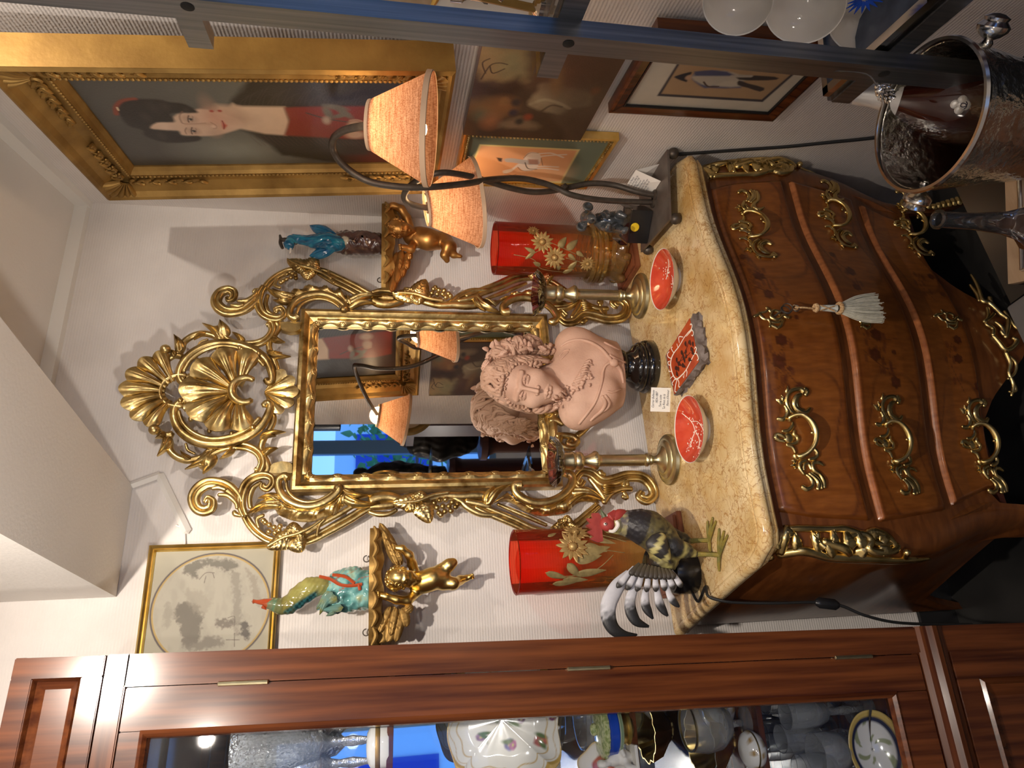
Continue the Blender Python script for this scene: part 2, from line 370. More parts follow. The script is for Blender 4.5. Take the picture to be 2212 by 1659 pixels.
def thin_glass(name, col=(1, 1, 1), rough=.02, refl=1., ramp=None, bump=0., bscale=60., milk=0., base=.04):
    """thin clear or tinted glass: what passes is tinted, the rest reflects by Fresnel"""
    m_ = bpy.data.materials.new(name); m_.use_nodes = True; n = m_.node_tree; n.nodes.clear(); L = n.links.new
    out = _n(n, 'ShaderNodeOutputMaterial'); tr = _n(n, 'ShaderNodeBsdfTransparent'); gl = _n(n, 'ShaderNodeBsdfGlossy'); mx = _n(n, 'ShaderNodeMixShader')
    fr = _n(n, 'ShaderNodeFresnel'); fr.inputs[0].default_value = 1.5; gl.inputs['Roughness'].default_value = rough; tr.inputs[0].default_value = (*col, 1)
    ad = _n(n, 'ShaderNodeMath', operation='MULTIPLY_ADD', use_clamp=True); ad.inputs[1].default_value = refl; ad.inputs[2].default_value = base-.04
    L(fr.outputs[0], ad.inputs[0]); L(ad.outputs[0], mx.inputs[0]); L(tr.outputs[0], mx.inputs[1]); L(gl.outputs[0], mx.inputs[2])
    last = mx
    if ramp:
        tc_ = _n(n, 'ShaderNodeTexCoord'); sp = _n(n, 'ShaderNodeSeparateXYZ'); rp = _n(n, 'ShaderNodeValToRGB'); L(tc_.outputs['Generated'], sp.inputs[0]); L(sp.outputs[2], rp.inputs[0])
        e_ = rp.color_ramp.elements; e_[0].position, e_[0].color = ramp[0][0], (*ramp[0][1], 1); e_[1].position, e_[1].color = ramp[-1][0], (*ramp[-1][1], 1)
        for p, c in ramp[1:-1]: z = e_.new(p); z.color = (*c, 1)
        L(rp.outputs[0], tr.inputs[0])
    if milk:
        df = _n(n, 'ShaderNodeBsdfDiffuse'); tl = _n(n, 'ShaderNodeBsdfTranslucent'); a1 = _n(n, 'ShaderNodeMixShader'); a2 = _n(n, 'ShaderNodeMixShader'); a1.inputs[0].default_value = .4; a2.inputs[0].default_value = milk
        if ramp: L(rp.outputs[0], df.inputs[0]); L(rp.outputs[0], tl.inputs[0])
        else: df.inputs[0].default_value = (*col, 1); tl.inputs[0].default_value = (*col, 1)
        L(df.outputs[0], a1.inputs[1]); L(tl.outputs[0], a1.inputs[2]); L(mx.outputs[0], a2.inputs[1]); L(a1.outputs[0], a2.inputs[2]); last = a2
    if bump:
        tc2 = _n(n, 'ShaderNodeTexCoord'); ns = _n(n, 'ShaderNodeTexNoise'); ns.inputs['Scale'].default_value = bscale; bp = _n(n, 'ShaderNodeBump'); bp.inputs['Strength'].default_value = bump; bp.inputs['Distance'].default_value = .003
        L(tc2.outputs['Object'], ns.inputs[0]); L(ns.outputs[0], bp.inputs['Height']); L(bp.outputs[0], gl.inputs['Normal'])
    L(last.outputs[0], out.inputs[0]); return m_
def wallpaper(name, col):
    m_ = mat(name, col, .85, col2=tuple(c*.93 for c in col), scale=9); n = m_.node_tree; L = n.links.new; bs = n.nodes['Principled BSDF']
    tc_ = _n(n, 'ShaderNodeTexCoord'); sp = _n(n, 'ShaderNodeSeparateXYZ'); L(tc_.outputs['Object'], sp.inputs[0])
    ns = _n(n, 'ShaderNodeTexNoise'); ns.inputs['Scale'].default_value = 190; ns.inputs['Detail'].default_value = 2; L(tc_.outputs['Object'], ns.inputs[0])
    ml = _n(n, 'ShaderNodeMath', operation='MULTIPLY_ADD'); ml.inputs[1].default_value = 2*pi/.0072; L(sp.outputs[2], ml.inputs[0]); L(ns.outputs[0], ml.inputs[2])
    sn = _n(n, 'ShaderNodeMath', operation='SINE'); L(ml.outputs[0], sn.inputs[0]); a = _n(n, 'ShaderNodeMath', operation='MULTIPLY_ADD'); a.inputs[1].default_value = .5; L(sn.outputs[0], a.inputs[0])
    m3 = _n(n, 'ShaderNodeMath', operation='MULTIPLY'); m3.inputs[1].default_value = 1.6; L(ns.outputs[0], m3.inputs[0]); L(m3.outputs[0], a.inputs[2])
    bp = _n(n, 'ShaderNodeBump'); bp.inputs['Strength'].default_value = .36; bp.inputs['Distance'].default_value = .0012; L(a.outputs[0], bp.inputs['Height']); L(bp.outputs[0], bs.inputs['Normal']); return m_
def marble_mat():
    m_ = mat('yellow_marble', (.54, .35, .13), .16, col2=(.76, .61, .36), scale=9, detail=6, coat=.3); n = m_.node_tree; L = n.links.new; bs = n.nodes['Principled BSDF']
    base = bs.inputs['Base Color'].links[0].from_socket
    tc_ = _n(n, 'ShaderNodeTexCoord'); ns = _n(n, 'ShaderNodeTexNoise'); ns.inputs['Scale'].default_value = 16; ns.inputs['Detail'].default_value = 4; L(tc_.outputs['Object'], ns.inputs[0])
    ad = _n(n, 'ShaderNodeMix', data_type='RGBA', blend_type='ADD'); ad.inputs[0].default_value = .12; L(tc_.outputs['Object'], ad.inputs[6]); L(ns.outputs['Color'], ad.inputs[7])
    cur = base
    for sc, w, c in ((30, .038, (.26, .10, .022)), (15, .026, (.34, .15, .035)), (50, .05, (.46, .24, .06))):
        vo = _n(n, 'ShaderNodeTexVoronoi', feature='DISTANCE_TO_EDGE'); vo.inputs['Scale'].default_value = sc; L(ad.outputs[2], vo.inputs['Vector'])
        mr = _n(n, 'ShaderNodeMapRange'); mr.inputs[1].default_value = 0; mr.inputs[2].default_value = w; mr.inputs[3].default_value = .75; mr.inputs[4].default_value = 0; L(vo.outputs['Distance'], mr.inputs[0])
        n2 = _n(n, 'ShaderNodeTexNoise'); n2.inputs['Scale'].default_value = sc*.4; L(tc_.outputs['Object'], n2.inputs[0])
        mm = _n(n, 'ShaderNodeMapRange'); mm.inputs[1].default_value = .36; mm.inputs[2].default_value = .52; L(n2.outputs[0], mm.inputs[0])
        mu = _n(n, 'ShaderNodeMath', operation='MULTIPLY'); L(mr.outputs[0], mu.inputs[0]); L(mm.outputs[0], mu.inputs[1])
        mx = _n(n, 'ShaderNodeMix', data_type='RGBA'); L(mu.outputs[0], mx.inputs[0]); L(cur, mx.inputs[6]); mx.inputs[7].default_value = (*c, 1); cur = mx.outputs[2]
    L(cur, bs.inputs['Base Color']); return m_
def linen_mat():
    m_ = bpy.data.materials.new('linen'); m_.use_nodes = True; n = m_.node_tree; n.nodes.clear(); L = n.links.new
    tc_ = _n(n, 'ShaderNodeTexCoord'); cs = []
    for st in ((500, 500, 9), (26, 26, 520)):
        mp = _n(n, 'ShaderNodeMapping'); mp.inputs['Scale'].default_value = st; mp.inputs['Rotation'].default_value = (.08, .05, 0); ns = _n(n, 'ShaderNodeTexNoise'); ns.inputs['Scale'].default_value = 1; ns.inputs['Detail'].default_value = 3
        L(tc_.outputs['Object'], mp.inputs[0]); L(mp.outputs[0], ns.inputs[0]); cs.append(ns)
    a = _n(n, 'ShaderNodeMath', operation='ADD'); L(cs[0].outputs[0], a.inputs[0]); L(cs[1].outputs[0], a.inputs[1])
    rp = _n(n, 'ShaderNodeValToRGB'); L(a.outputs[0], rp.inputs[0]); e_ = rp.color_ramp.elements; e_[0].position = .38; e_[0].color = (.36, .15, .075, 1); e_[1].position = .62; e_[1].color = (.72, .42, .27, 1)
    m2 = _n(n, 'ShaderNodeMath', operation='MULTIPLY'); m2.inputs[1].default_value = .5; L(a.outputs[0], m2.inputs[0]); L(m2.outputs[0], rp.inputs[0])
    df = _n(n, 'ShaderNodeBsdfDiffuse'); tl = _n(n, 'ShaderNodeBsdfTranslucent'); mx = _n(n, 'ShaderNodeMixShader'); mx.inputs[0].default_value = .5; out = _n(n, 'ShaderNodeOutputMaterial')
    L(rp.outputs[0], df.inputs[0]); L(rp.outputs[0], tl.inputs[0]); L(df.outputs[0], mx.inputs[1]); L(tl.outputs[0], mx.inputs[2]); L(mx.outputs[0], out.inputs[0]); return m_
M = dict(
 wall=wallpaper('embossed_white_paper', (.74, .70, .67)), ceil=mat('white_ceiling', (.76, .73, .69), .9, col2=(.72, .69, .65), scale=3, bump=.15, bscale=120),
 floor=mat('dark_floor', (.012, .012, .012), .35, col2=(.03, .028, .026), scale=4), white=mat('white_paint', (.78, .76, .72), .55),
 gold=mat('old_gilding', (.20, .12, .035), .42, 1., col2=(.72, .54, .23), scale=24, lo=.30, hi=.56, r2=.30, bump=.22, bscale=70),
 goldhi=mat('bright_gilding', (.70, .48, .13), .32, 1., col2=(.88, .66, .27), scale=20, bump=.06, bscale=60),
 golddull=mat('dull_gilding', (.24, .14, .04), .55, .75, col2=(.42, .26, .08), scale=12, bump=.3, bscale=45),
 goldside=mat('worn_ochre_gilding', (.24, .125, .022), .55, .35, col2=(.34, .19, .04), scale=12, bump=.15, bscale=80),
 bole=mat('red_gilding', (.34, .15, .04), .42, .9, col2=(.58, .32, .10), scale=18),
 bronze=mat('gilt_bronze', (.50, .34, .11), .26, 1., col2=(.80, .60, .25), scale=30, lo=.3, hi=.6), brass=mat('brass', (.56, .50, .30), .34, 1., col2=(.68, .62, .40), scale=40),
 silver=mat('silver', (.72, .70, .66), .16, 1., col2=(.55, .52, .48), scale=18), steel=mat('brushed_steel', (.19, .20, .22), .36, 1., col2=(.28, .29, .31), scale=3, stretch=(60, 60, 1), r2=.42),
 iron=mat('dark_iron', (.075, .06, .05), .42, .6, col2=(.10, .085, .07), scale=60), ironplate=mat('iron_plate', (.17, .14, .125), .42, .7, col2=(.22, .19, .17), scale=25),
 black=mat('black_plastic', (.012, .012, .013), .25), blackm=mat('black_matt', (.01, .01, .01), .7), blackw=mat('ebonised_wood', (.008, .007, .007), .12, coat=.6),
 mahog=mat('mahogany', (.034, .008, .004), .20, col2=(.135, .040, .012), scale=9, stretch=(7, 7, .3), lo=.3, hi=.68, coat=.25, detail=8, spec=.35), mahogh=mat('mahogany_cross', (.034, .008, .004), .20, col2=(.125, .037, .011), scale=9, stretch=(.3, 7, 7), lo=.3, hi=.68, coat=.25, detail=8, spec=.35),
 mahogd=mat('dark_mahogany', (.055, .014, .008), .35, col2=(.09, .025, .012), scale=8, stretch=(5, 5, .4), coat=.3),
 walnut=mat('veneer_brown', (.095, .028, .007), .3, col2=(.155, .050, .012), scale=9, stretch=(2, 2, 8), coat=.35, detail=5), veneer=mat('marquetry_veneer', attr=True, rough=.28, col2=(.72, .66, .6), scale=14, stretch=(7, 7, 1.5), coat=.4, detail=5),
 marble=marble_mat(), linen=linen_mat(), trim=mat('shade_tape', (.55, .38, .25), .8),
 terra=mat('terracotta', (.50, .30, .215), .68, col2=(.60, .385, .285), scale=11, bump=.18, bscale=210), terrad=mat('terracotta_hair', (.43, .255, .17), .72, col2=(.54, .34, .245), scale=14, bump=.35, bscale=150),
 paint=mat('paint', attr=True, rough=.42, bump=.12, scale=300, spec=.4), pict=mat('print', attr=True, rough=.7), oil=mat('oil_paint', attr=True, rough=.32, bump=.1, scale=260, spec=.5),
 glaze=mat('coloured_glaze', attr=True, rough=.1, coat=.7, bump=.15, scale=70), porc=mat('white_porcelain', (.74, .71, .66), .12, coat=.5), porcp=mat('painted_porcelain', attr=True, rough=.12, coat=.5), bisque=mat('biscuit_porcelain', (.72, .68, .62), .5),
 glass=thin_glass('clear_glass', (.97, .98, .98)), pane=thin_glass('window_pane', (.96, .98, 1), refl=.8), crystal=mat('cut_crystal', (.97, .98, .98), .03, trans=.90, bump=.8, scale=120, detail=1., ior=1.5), crystals=mat('plain_crystal', (.97, .98, .98), .0, trans=.90, ior=1.45), cargl=thin_glass('carafe_glass', (.96, .97, .97), .02, 1.8, base=.05, milk=.012),
 ruby=thin_glass('ruby_to_amber_glass', ramp=[(.0, (.97, .78, .38)), (.28, (.97, .74, .34)), (.50, (.96, .40, .15)), (1., (.93, .10, .05))], refl=1., rough=.03, milk=.09, bump=.3, bscale=14),
 ambr=thin_glass('amber_glass', (.96, .74, .32), refl=1.4, rough=.04, milk=.10), ameth=thin_glass('amethyst_glass', (.58, .27, .32), refl=2.2, rough=.03, base=.10), opal=thin_glass('opaline_glass', (.86, .84, .80), refl=1.3, rough=.05, milk=.62, base=.08),
 enam=mat('gold_enamel', (.40, .26, .09), .45, .5, col2=(.52, .36, .15), scale=90), enamg=mat('green_gold_enamel', (.26, .20, .085), .5, .4, col2=(.36, .28, .12), scale=90),
 coral=mat('coral_lacquer', (.50, .045, .022), .1, coat=.8, col2=(.60, .075, .035), scale=30), cream=mat('cream_glaze', (.72, .68, .62), .2, coat=.4), slip=mat('white_slip', (.86, .80, .70), .3),
 stone=mat('lava_stone', (.12, .095, .085), .8, col2=(.20, .165, .15), scale=60, bump=.6, bscale=90), orange=mat('orange_enamel', (.50, .075, .014), .25, coat=.3, col2=(.36, .045, .012), scale=35), darkbrown=mat('dark_brown_enamel', (.045, .012, .008), .4),
 card=mat('card', (.82, .79, .74), .8), ink=mat('ink', (.03, .03, .06), .7), mirror=mat('mirror_silvering', (.86, .87, .86), .015, 1.), blueglass=mat('blue_glaze', (.01, .06, .42), .15, coat=.4),
 cord=mat('black_cord', (.012, .012, .012), .5), yellow=mat('yellow_enamel', (.72, .50, .02), .4), mouse=mat('dark_glaze', (.035, .04, .045), .1, col2=(.07, .075, .08), scale=20, coat=.8),
 tassel=mat('grey_silk', (.44, .42, .34), .6, col2=(.56, .54, .45), scale=120, sheen=.3), tasselb=mat('brown_braid', (.34, .17, .06), .7, col2=(.62, .44, .24), scale=200), pale=mat('pale_silk', (.58, .60, .54), .6),
 plinth=mat('brown_plinth', (.16, .05, .022), .4, col2=(.24, .08, .035), scale=12, stretch=(1, 6, 6)), bottle=mat('brown_bottle', (.045, .009, .004), .07, coat=1.), foil=mat('pearl_foil', (.74, .72, .69), .35, .3),
 bulb=mat('lit_bulb', (1, .9, .8), .4, emit=(1, .74, .42), estr=7.), bluef=mat('blue_paint', (.14, .26, .42), .45), darkb=mat('dark_bronze', (.02, .016, .013), .28, .7, col2=(.035, .028, .022), scale=20),
 leafg=mat('tree_green', (.10, .28, .08), .8, col2=(.22, .45, .15), scale=6), tanw=mat('pale_wood', (.45, .32, .20), .45, col2=(.52, .38, .25), scale=10, stretch=(1, 8, 8)), greyc=mat('grey_cloth', (.15, .145, .14), .8),
)
# ------------------------------------------------------------------ the room
def struct(name, mb, mt, **k):
    o = ob(name, mb, mt, smooth=False, **k); o['kind'] = 'structure'; return o
FRONT = -2.6; XL = -1.9
def slab(b, a, c, z0, z1, th):                   # vertical wall slab from a to c (xy), thickness vector th
    a, c, th = (np.array([*q, 0.]) for q in (a, c, th)); up = np.array([0, 0, 1.])
    b.hexa([a+up*z0, c+up*z0, c+up*z1, a+up*z1], [a+th+up*z0, c+th+up*z0, c+th+up*z1, a+th+up*z1])
b = MB(); slab(b, (XL-.1, WY), (1.3735+.2, WY), -.02, CEIL+.1, (0, .1)); struct('wall_back', b, M['wall'])
def rxy(s, t=0): p = CORNER-RD*s-RN*t; return (p[0], p[1])
S0 = 1.24; XR = 2.85; e0 = CORNER-RD*S0
b = MB(); th = tuple(RN[:2]*.12)
slab(b, rxy(-.05), rxy(S0), -.02, CEIL+.1, th); 
struct('wall_right', b, M['wall'])
b = MB(); q0, q1 = rxy(S0-.12, -.12), rxy(S0, -.12); slab(b, (q1[0]-.02, q1[1]+.05), (XR+.1, q1[1]+.05), -.02, CEIL+.1, (0, .1)); struct('wall_return', b, M['wall'])
b = MB(); slab(b, (XR, q1[1]+.1), (XR, FRONT-.1), -.02, CEIL+.1, (.1, 0)); struct('wall_far_right', b, M['wall'])
b = MB(); slab(b, (XL, WY), (XL, FRONT), -.02, CEIL+.1, (-.1, 0)); struct('wall_left', b, M['wall'])
b = MB(); fw = lambda x0, x1, z0, z1: slab(b, (x0, FRONT), (x1, FRONT), z0, z1, (0, -.12))
fw(XL-.1, -1.2, -.02, CEIL+.1); fw(-1.2, -.3, -.02, .85); fw(-1.2, -.3, 2.42, CEIL+.1); fw(-.3, .95, -.02, CEIL+.1); fw(.95, 2.75, -.02, .6); fw(.95, 2.75, 2.42, CEIL+.1); fw(2.75, XR+.1, -.02, CEIL+.1); struct('wall_front', b, M['wall'])
b = MB(); b.box((.45, -.35, CEIL+.06), (5.2, 4.9, .12)); struct('ceiling', b, M['ceil'])
b = MB(); b.box((.45, -.35, -.06), (5.2, 4.9, .12)); struct('floor', b, M['floor'])
# boxed beam running from the back wall towards the shop front
def beam(xa, xb, xc, xd, z): # back-left, back-right, front-left, front-right
    b = MB(); y0, y1 = WY-.001, FRONT+.01
    A = [(xa, y0, z), (xb, y0, z), (xd, y1, z), (xc, y1, z)]; b.hexa(A, [(p[0], p[1], CEIL+.02) for p in A]); return b
struct('trim_1', beam(.227, .502, .56, 1.15, 2.273), M['ceil'])
# shop windows in the front wall, behind the viewer
w = MB()
for x, wd_ in ((.98, .06), (2.015, .13), (2.72, .06)): w.box((x, FRONT-.05, 1.51), (wd_, .06, 1.82))
for z in (.63, 1.35, 2.39): w.box((1.85, FRONT-.05, z), (1.8, .06, .06 if z != 1.35 else .03))
struct('window_1', w, M['bluef']); w = MB(); w.box((1.85, FRONT-.05, 1.51), (1.78, .006, 1.8)); struct('window_2', w, M['pane'])
w = MB()
for x in (-1.17, -.33): w.box((x, FRONT-.05, 1.63), (.06, .05, 1.57))
for z in (.88, 2.39): w.box((-.75, FRONT-.05, z), (.9, .05, .06))
struct('window_3', w, M['bluef']); w = MB(); w.box((-.75, FRONT-.05, 1.63), (.88, .006, 1.5)); struct('window_4', w, M['pane'])
# cable trunking and cornice strips
b = MB(); zc = CEIL-.03
a = atY(170, 437, WY); 
b.box((.92, WY-.012, 2.523), (.9, .024, .04)); struct('trim_2', b, M['white'])
b = MB(); P = [RWp(s, t, z) for z in (2.50, 2.545) for s, t in ((-.02, -.005), (1.18, .0), (1.18, .022), (-.02, .022))]; b.hexa(P[:4], P[4:]); struct('trim_3', b, M['white'])
b = MB(); q = [atY(*p, WY-.008) for p in ((285, 1048), (345, 1026))]; b.tube(q, .009, 4, n=(0, 1, 0), sub=0); q = [atY(*p, WY-.008) for p in ((345, 1026), (404, 1148))]; b.tube(q, .011, 4, n=(0, 1, 0))
q = [atY(*p, WY-.006) for p in ((380, 1135), (398, 1142), (399, 1176))]; b.tube(q, .003, 6, n=(0, 1, 0)); struct('trim_4', b, M['white'])
b = MB(); b.box((-.2, WY-.006, .06), (3.1, .012, .12)); struct('baseboard_back', b, M['black'])
# outside: hedge trees and a pale building, seen only in the looking glass
def blobtree(loc, r, lab):
    t = thing('tree', (loc[0], loc[1], 0), lab, 'tree'); b = MB(); b.tube([(loc[0], loc[1], -.4), (loc[0], loc[1], loc[2])], .07, 8); ob('trunk', b, M['mahogd'], t)
    q = MB(); 
    for k in range(260):
        v = nrm(rng.normal(size=3)); p = np.array(loc)+v*r*(.5+.5*rng.random()); a = nrm(rng.normal(size=3)); q.leaf(p, p+a*.16, .09, v, .02, .004, nu=3, nv=2)
    ob('foliage', q, M['leafg'], t, fix=False)
for (x, y, z, r, l) in ((2.75, -4.4, 1.5, .62, 'broad green tree outside the shop window, nearest the glass'), (1.75, -5.2, 1.9, .6, 'green tree outside the shop window, left of the broad one'), (4.4, -6.0, 1.8, .8, 'green tree farther down the street outside')): blobtree((x, y, z), r, l)
hs = thing('building', (3, -8, 0), 'pale building across the street seen in the mirror', 'building'); b = MB(); b.box((3, -8.5, 1.1), (11, 1, 2.8)); ob('facade', b, mat('pale_facade', (.85, .86, .86), .8), hs, smooth=False)
for k in range(8): b = MB(); b.box((-1.4+k*1.25, -8.0, 1.5), (.7, .06, 1.3)); ob('window', b, M['blueglass'], hs, smooth=False)
# ------------------------------------------------------------------ the bombe commode
MZ = .88; CX = .697
def chw(z): return float(np.interp(z, [0, .12, .25, .40, .58, .74, .86], [.475, .445, .455, .505, .530, .515, .487]))
def cdep(z): return float(np.interp(z, [0, .15, .30, .45, .62, .78, .86], [.02, .035, .028, .0, -.022, -.012, .008]))
def cserp(d): d = abs(d); return -.058*(.5+.5*math.cos(pi*min(d, .36)/.36))
def cy(x, z): return 1.358+cserp(x-CX)+cdep(z)
def cfront(x, z, h=0.): return (x, cy(x, z)-h, z)
commode = thing('chest_of_drawers', (CX, 1.6, 0), 'bombe marquetry chest of three drawers with gilt bronze mounts and yellow marble top', 'chest of drawers')
# carcass: perimeter columns x levels
def apron(d):
    d = abs(d); return float(np.interp(d, [0, .06, .16, .27, .36, .41, .44], [.035, .075, .175, .245, .255, .22, .0]))
cols_ = []
b = MB(); NZ = 26; NS = 12
def side_pt(sg, t, z):                         # t 0 front corner .. 1 back
    xf = CX+sg*chw(z); yf = cy(CX+sg*chw(z), z)+.015; xb = CX+sg*(.615 if sg < 0 else .605); yb = 1.845
    bul = .012*math.sin(pi*t)*(1 if z > .2 else .3)
    return np.array([xf+(xb-xf)*t**1.15+sg*bul, yf+(yb-yf)*t, z])
for k in range(NS, 0, -1):
    t = k/NS; z0 = .17 if .12 < t < .9 else (.0 if t <= .12 or t > .95 else .1); cols_.append([side_pt(-1, t, z0+(.830-z0)*j/NZ) for j in range(NZ+1)])
NX = 60
for i in range(NX+1):
    f = -1+2*i/NX; col_ = []
    z0 = apron(f*.455)
    for j in range(NZ+1):
        z = z0+(.830-z0)*j/NZ; hw = chw(z); rnd = .018*max(0, (abs(f)-.93)/.07)**2
        col_.append(np.array([CX+f*hw, cy(CX+f*hw, z)+rnd, z]))
    cols_.append(col_)
for k in range(1, NS+1):
    t = k/NS; z0 = .17 if .12 < t < .9 else (.0 if t <= .12 or t > .95 else .1); cols_.append([side_pt(1, t, z0+(.830-z0)*j/NZ) for j in range(NZ+1)])
C_ = np.array(cols_); nin = np.gradient(C_, axis=0); nin = np.cross(nin, [0, 0, 1.]); nin = -nin/np.linalg.norm(nin, axis=-1, keepdims=True)
b.sheet(C_, nin, .02); ob('carcass', b, M['walnut'], commode)
b = MB(); b.box((CX, 1.61, .20), (.86, .42, .015)); b.box((CX, 1.84, .5), (1.16, .01, .66)); b.box((CX, 1.60, .845), (.94, .44, .012)); ob('back_and_bottom_panel', b, M['mahogd'], commode, smooth=False)
# drawers: raised bombe fronts with painted-on marquetry (inlay colours per vertex)
BR = np.array([.150, .043, .007]); LT = np.array([.240, .078, .014]); DK = np.array([.050, .013, .006]); LIP_LIT = np.array([.36, .125, .040])
fl = []                                        # flower inlays from the picture: (px,py,r)
flow = [[(1635, 602, 11), (1655, 640, 11), (1682, 739, 12), (1678, 786, 13), (1722, 842, 10), (1600, 560, 8), (1715, 690, 6), (1700, 800, 5)],
        [(1832, 591, 12), (1845, 625, 10), (1886, 727, 13), (1884, 770, 13), (1928, 830, 12), (1792, 555, 8), (1925, 765, 6)],
        [(2008, 575, 9), (2005, 602, 9), (2061, 738, 10), (2063, 779, 10), (2105, 838, 9), (2030, 640, 7)]]
leaves_ = [[((1600, 560), (1640, 600), (1655, 640), (1690, 660)), ((1690, 745), (1672, 786), (1722, 842)), ((1640, 760), (1655, 790), (1690, 830), (1655, 850)), ((1625, 590), (1612, 620), (1640, 640))],
           [((1792, 555), (1835, 595), (1850, 640)), ((1886, 727), (1890, 770), (1928, 830)), ((1840, 720), (1860, 745), (1925, 740)), ((1850, 770), (1900, 800), (1930, 800))],
           [((2008, 575), (2005, 602), (2030, 640)), ((2061, 738), (2063, 779), (2105, 838))]]
DZ = [(.612, .813), (.392, .588), (.215, .368)]
drawers = []
for di, (z0, z1) in enumerate(DZ):
    nx, nz = 300, 46; us = np.linspace(-1, 1, nx+1); vs = np.linspace(0, 1, nz+1); V = []; cl = []
    def hwd(z): return chw(z)-.078
    fp = []
    for p in flow[di]:
        r_ = 1.30
        for _ in range(4): w_ = atY(p[0], p[1], r_); r_ = cy(w_[0], w_[2])
        fp.append((w_[0], w_[2], p[2]*.00122))
    lp = []
    for L_ in leaves_[di]:
        o_ = []
        for p in L_: w_ = atY(p[0], p[1], 1.31); o_.append((w_[0], w_[2]))
        lp.append(spline(np.array(o_), 8))
    U, Vv = np.meshgrid(us, vs, indexing='ij'); Z = z0+(z1-z0)*Vv; HW = np.vectorize(hwd)(Z); X = CX+U*HW
    ex = np.minimum(HW*(1-np.abs(U)), 9); ez = np.minimum(Z-z0, z1-Z); ed = np.minimum(ex, ez)
    H = .012*np.clip(ed/.010, 0, 1)**.5
    Yv = np.vectorize(cy)(X, Z)-H+.001
    C0 = np.ones(X.shape+(3,))*BR; d = X-CX
    def put(a, c): global C0; C0 = C0*(1-a[..., None])+np.array(c)*a[..., None]
    gr = fbm(d*9+20, Z*60, 3)
    put(np.clip((ed-.018)/.002, 0, 1)*.6, LT*.9)
    # cartouche-shaped inner field in fan of lighter veneer on each half
    for sg in (-1, 1):
        c = sg*.285; rx = .165; rz = (z1-z0)*.36; q = ((d-c)/rx)**4+((Z-(z0+z1)/2-.012*np.cos((d-c)*26))/rz)**4
        put(np.clip((1.0-q)*4, 0, 1)*.7, LT*(1.12 if sg > 0 else .95)); put(np.clip(1-np.abs(q-1)*5, 0, 1)*.6, DK)
    q = (d/.17)**4+((Z-(z0+z1)/2)/((z1-z0)*.40))**4; put(np.clip((1-q)*3, 0, 1)*.5, LT*.82)
    for x_, z_, r in fp:
        an = np.arctan2(Z-z_, X-x_); rr = np.hypot(X-x_, Z-z_); put(np.clip((r*(1+.10*np.cos(6*an))-rr)/.0015, 0, 1)*.85, DK)
        put(np.clip((r*.45*(1+.2*np.cos(5*an))-rr)/.0012, 0, 1)*.35, DK*2.2)
    for L_ in lp:
        for (a0, b0), (a1, b1) in zip(L_[:-1], L_[1:]):
            dx, dz = a1-a0, b1-b0; t = np.clip(((X-a0)*dx+(Z-b0)*dz)/(dx*dx+dz*dz+1e-9), 0, 1); put(np.clip(1.4-np.hypot(X-a0-t*dx, Z-b0-t*dz)/.0012, 0, 1)*.65, DK*1.4)
        for k in range(2, len(L_)-1, 5):
            for sg in (-1, 1):
                e_ = L_[k]+sg*.011*np.array([-(L_[k+1]-L_[k])[1], (L_[k+1]-L_[k])[0]])/(np.linalg.norm(L_[k+1]-L_[k])+1e-9)
                put(np.clip((1-(((X-e_[0])/.011)**2+((Z-e_[1])/.005)**2))*3, 0, 1)*.6, DK*1.6)
    put(np.clip((.009-ed)/.002, 0, 1), BR*.9)
    put(np.clip((.013-(z1-Z))/.002, 0, 1)*(ex > .006), LIP_LIT*(.82+.3*vnoise(d*160, Z*0, 9))[..., None])  # red crossband, with the light caught by the upper edge painted in
    C0 = C0*(.9+.25*gr)[..., None]
    b = MB(); b.grid(np.stack([X, Yv, Z], -1), flip=False)
    # returns to the carcass so the front is a solid board
    rim = [(i, 0) for i in range(nx+1)]+[(nx, j) for j in range(1, nz+1)]+[(i, nz) for i in range(nx-1, -1, -1)]+[(0, j) for j in range(nz-1, 0, -1)]
    P = b.v[0].reshape(nx+1, nz+1, 3); R0 = np.array([P[i, j] for i, j in rim]); base = b.n; b.add(R0+[0, .012, 0], [])
    for k in range(len(rim)):
        k2 = (k+1) % len(rim); a_, c_ = rim[k][0]*(nz+1)+rim[k][1], rim[k2][0]*(nz+1)+rim[k2][1]; b.f.append((a_, c_, base+k2, base+k)); b.mi.append(0)
    cl = np.concatenate([C0.reshape(-1, 3), np.tile(BR*.5, (len(rim), 1))])
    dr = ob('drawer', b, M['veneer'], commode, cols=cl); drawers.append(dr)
# marble top: outline on the marble plane, ogee edge in several courses
def mtop(off):
    pts = []
    for k in range(13): t = 1-k/12; pts.append((CX-.503-.12*t**1.1-.004+off*-1, 1.338+.51*t))
    pts[-1] = (CX-.497-off, 1.348); pts.append((CX-.485-off*.8, 1.330-off*.8)); pts.append((CX-.462-off*.3, 1.322-off))
    for x in np.linspace(-.43, .43, 50): pts.append((CX+x, 1.323+cserp(x)*.98-off))
    pts.append((CX+.462+off*.3, 1.322-off)); pts.append((CX+.485+off*.8, 1.330-off*.8)); pts.append((CX+.497+off, 1.348))
    for k in range(1, 13): t = k/12; pts.append((CX+.503+.105*t**1.1+.004+off, 1.338+.51*t))
    return pts
b = MB(); prof = [(-.012, .853), (.0, .853), (.004, .858), (.004, .862), (-.004, .866), (-.004, .869), (.004, .872), (.010, .877-.002), (.011, .879), (.006, .8855-.0055), (-.02, .88)]
prof = [(-.014, .834), (-.006, .834), (.003, .837), (.007, .843), (.005, .849), (.0045, .851), (.012, .854), (.0155, .861), (.0145, .869), (.009, .8765), (.001, .8797), (-.004, .8797), (-.006, .8785), (-.008, .8797), (-.012, .88), (-.03, .88)]
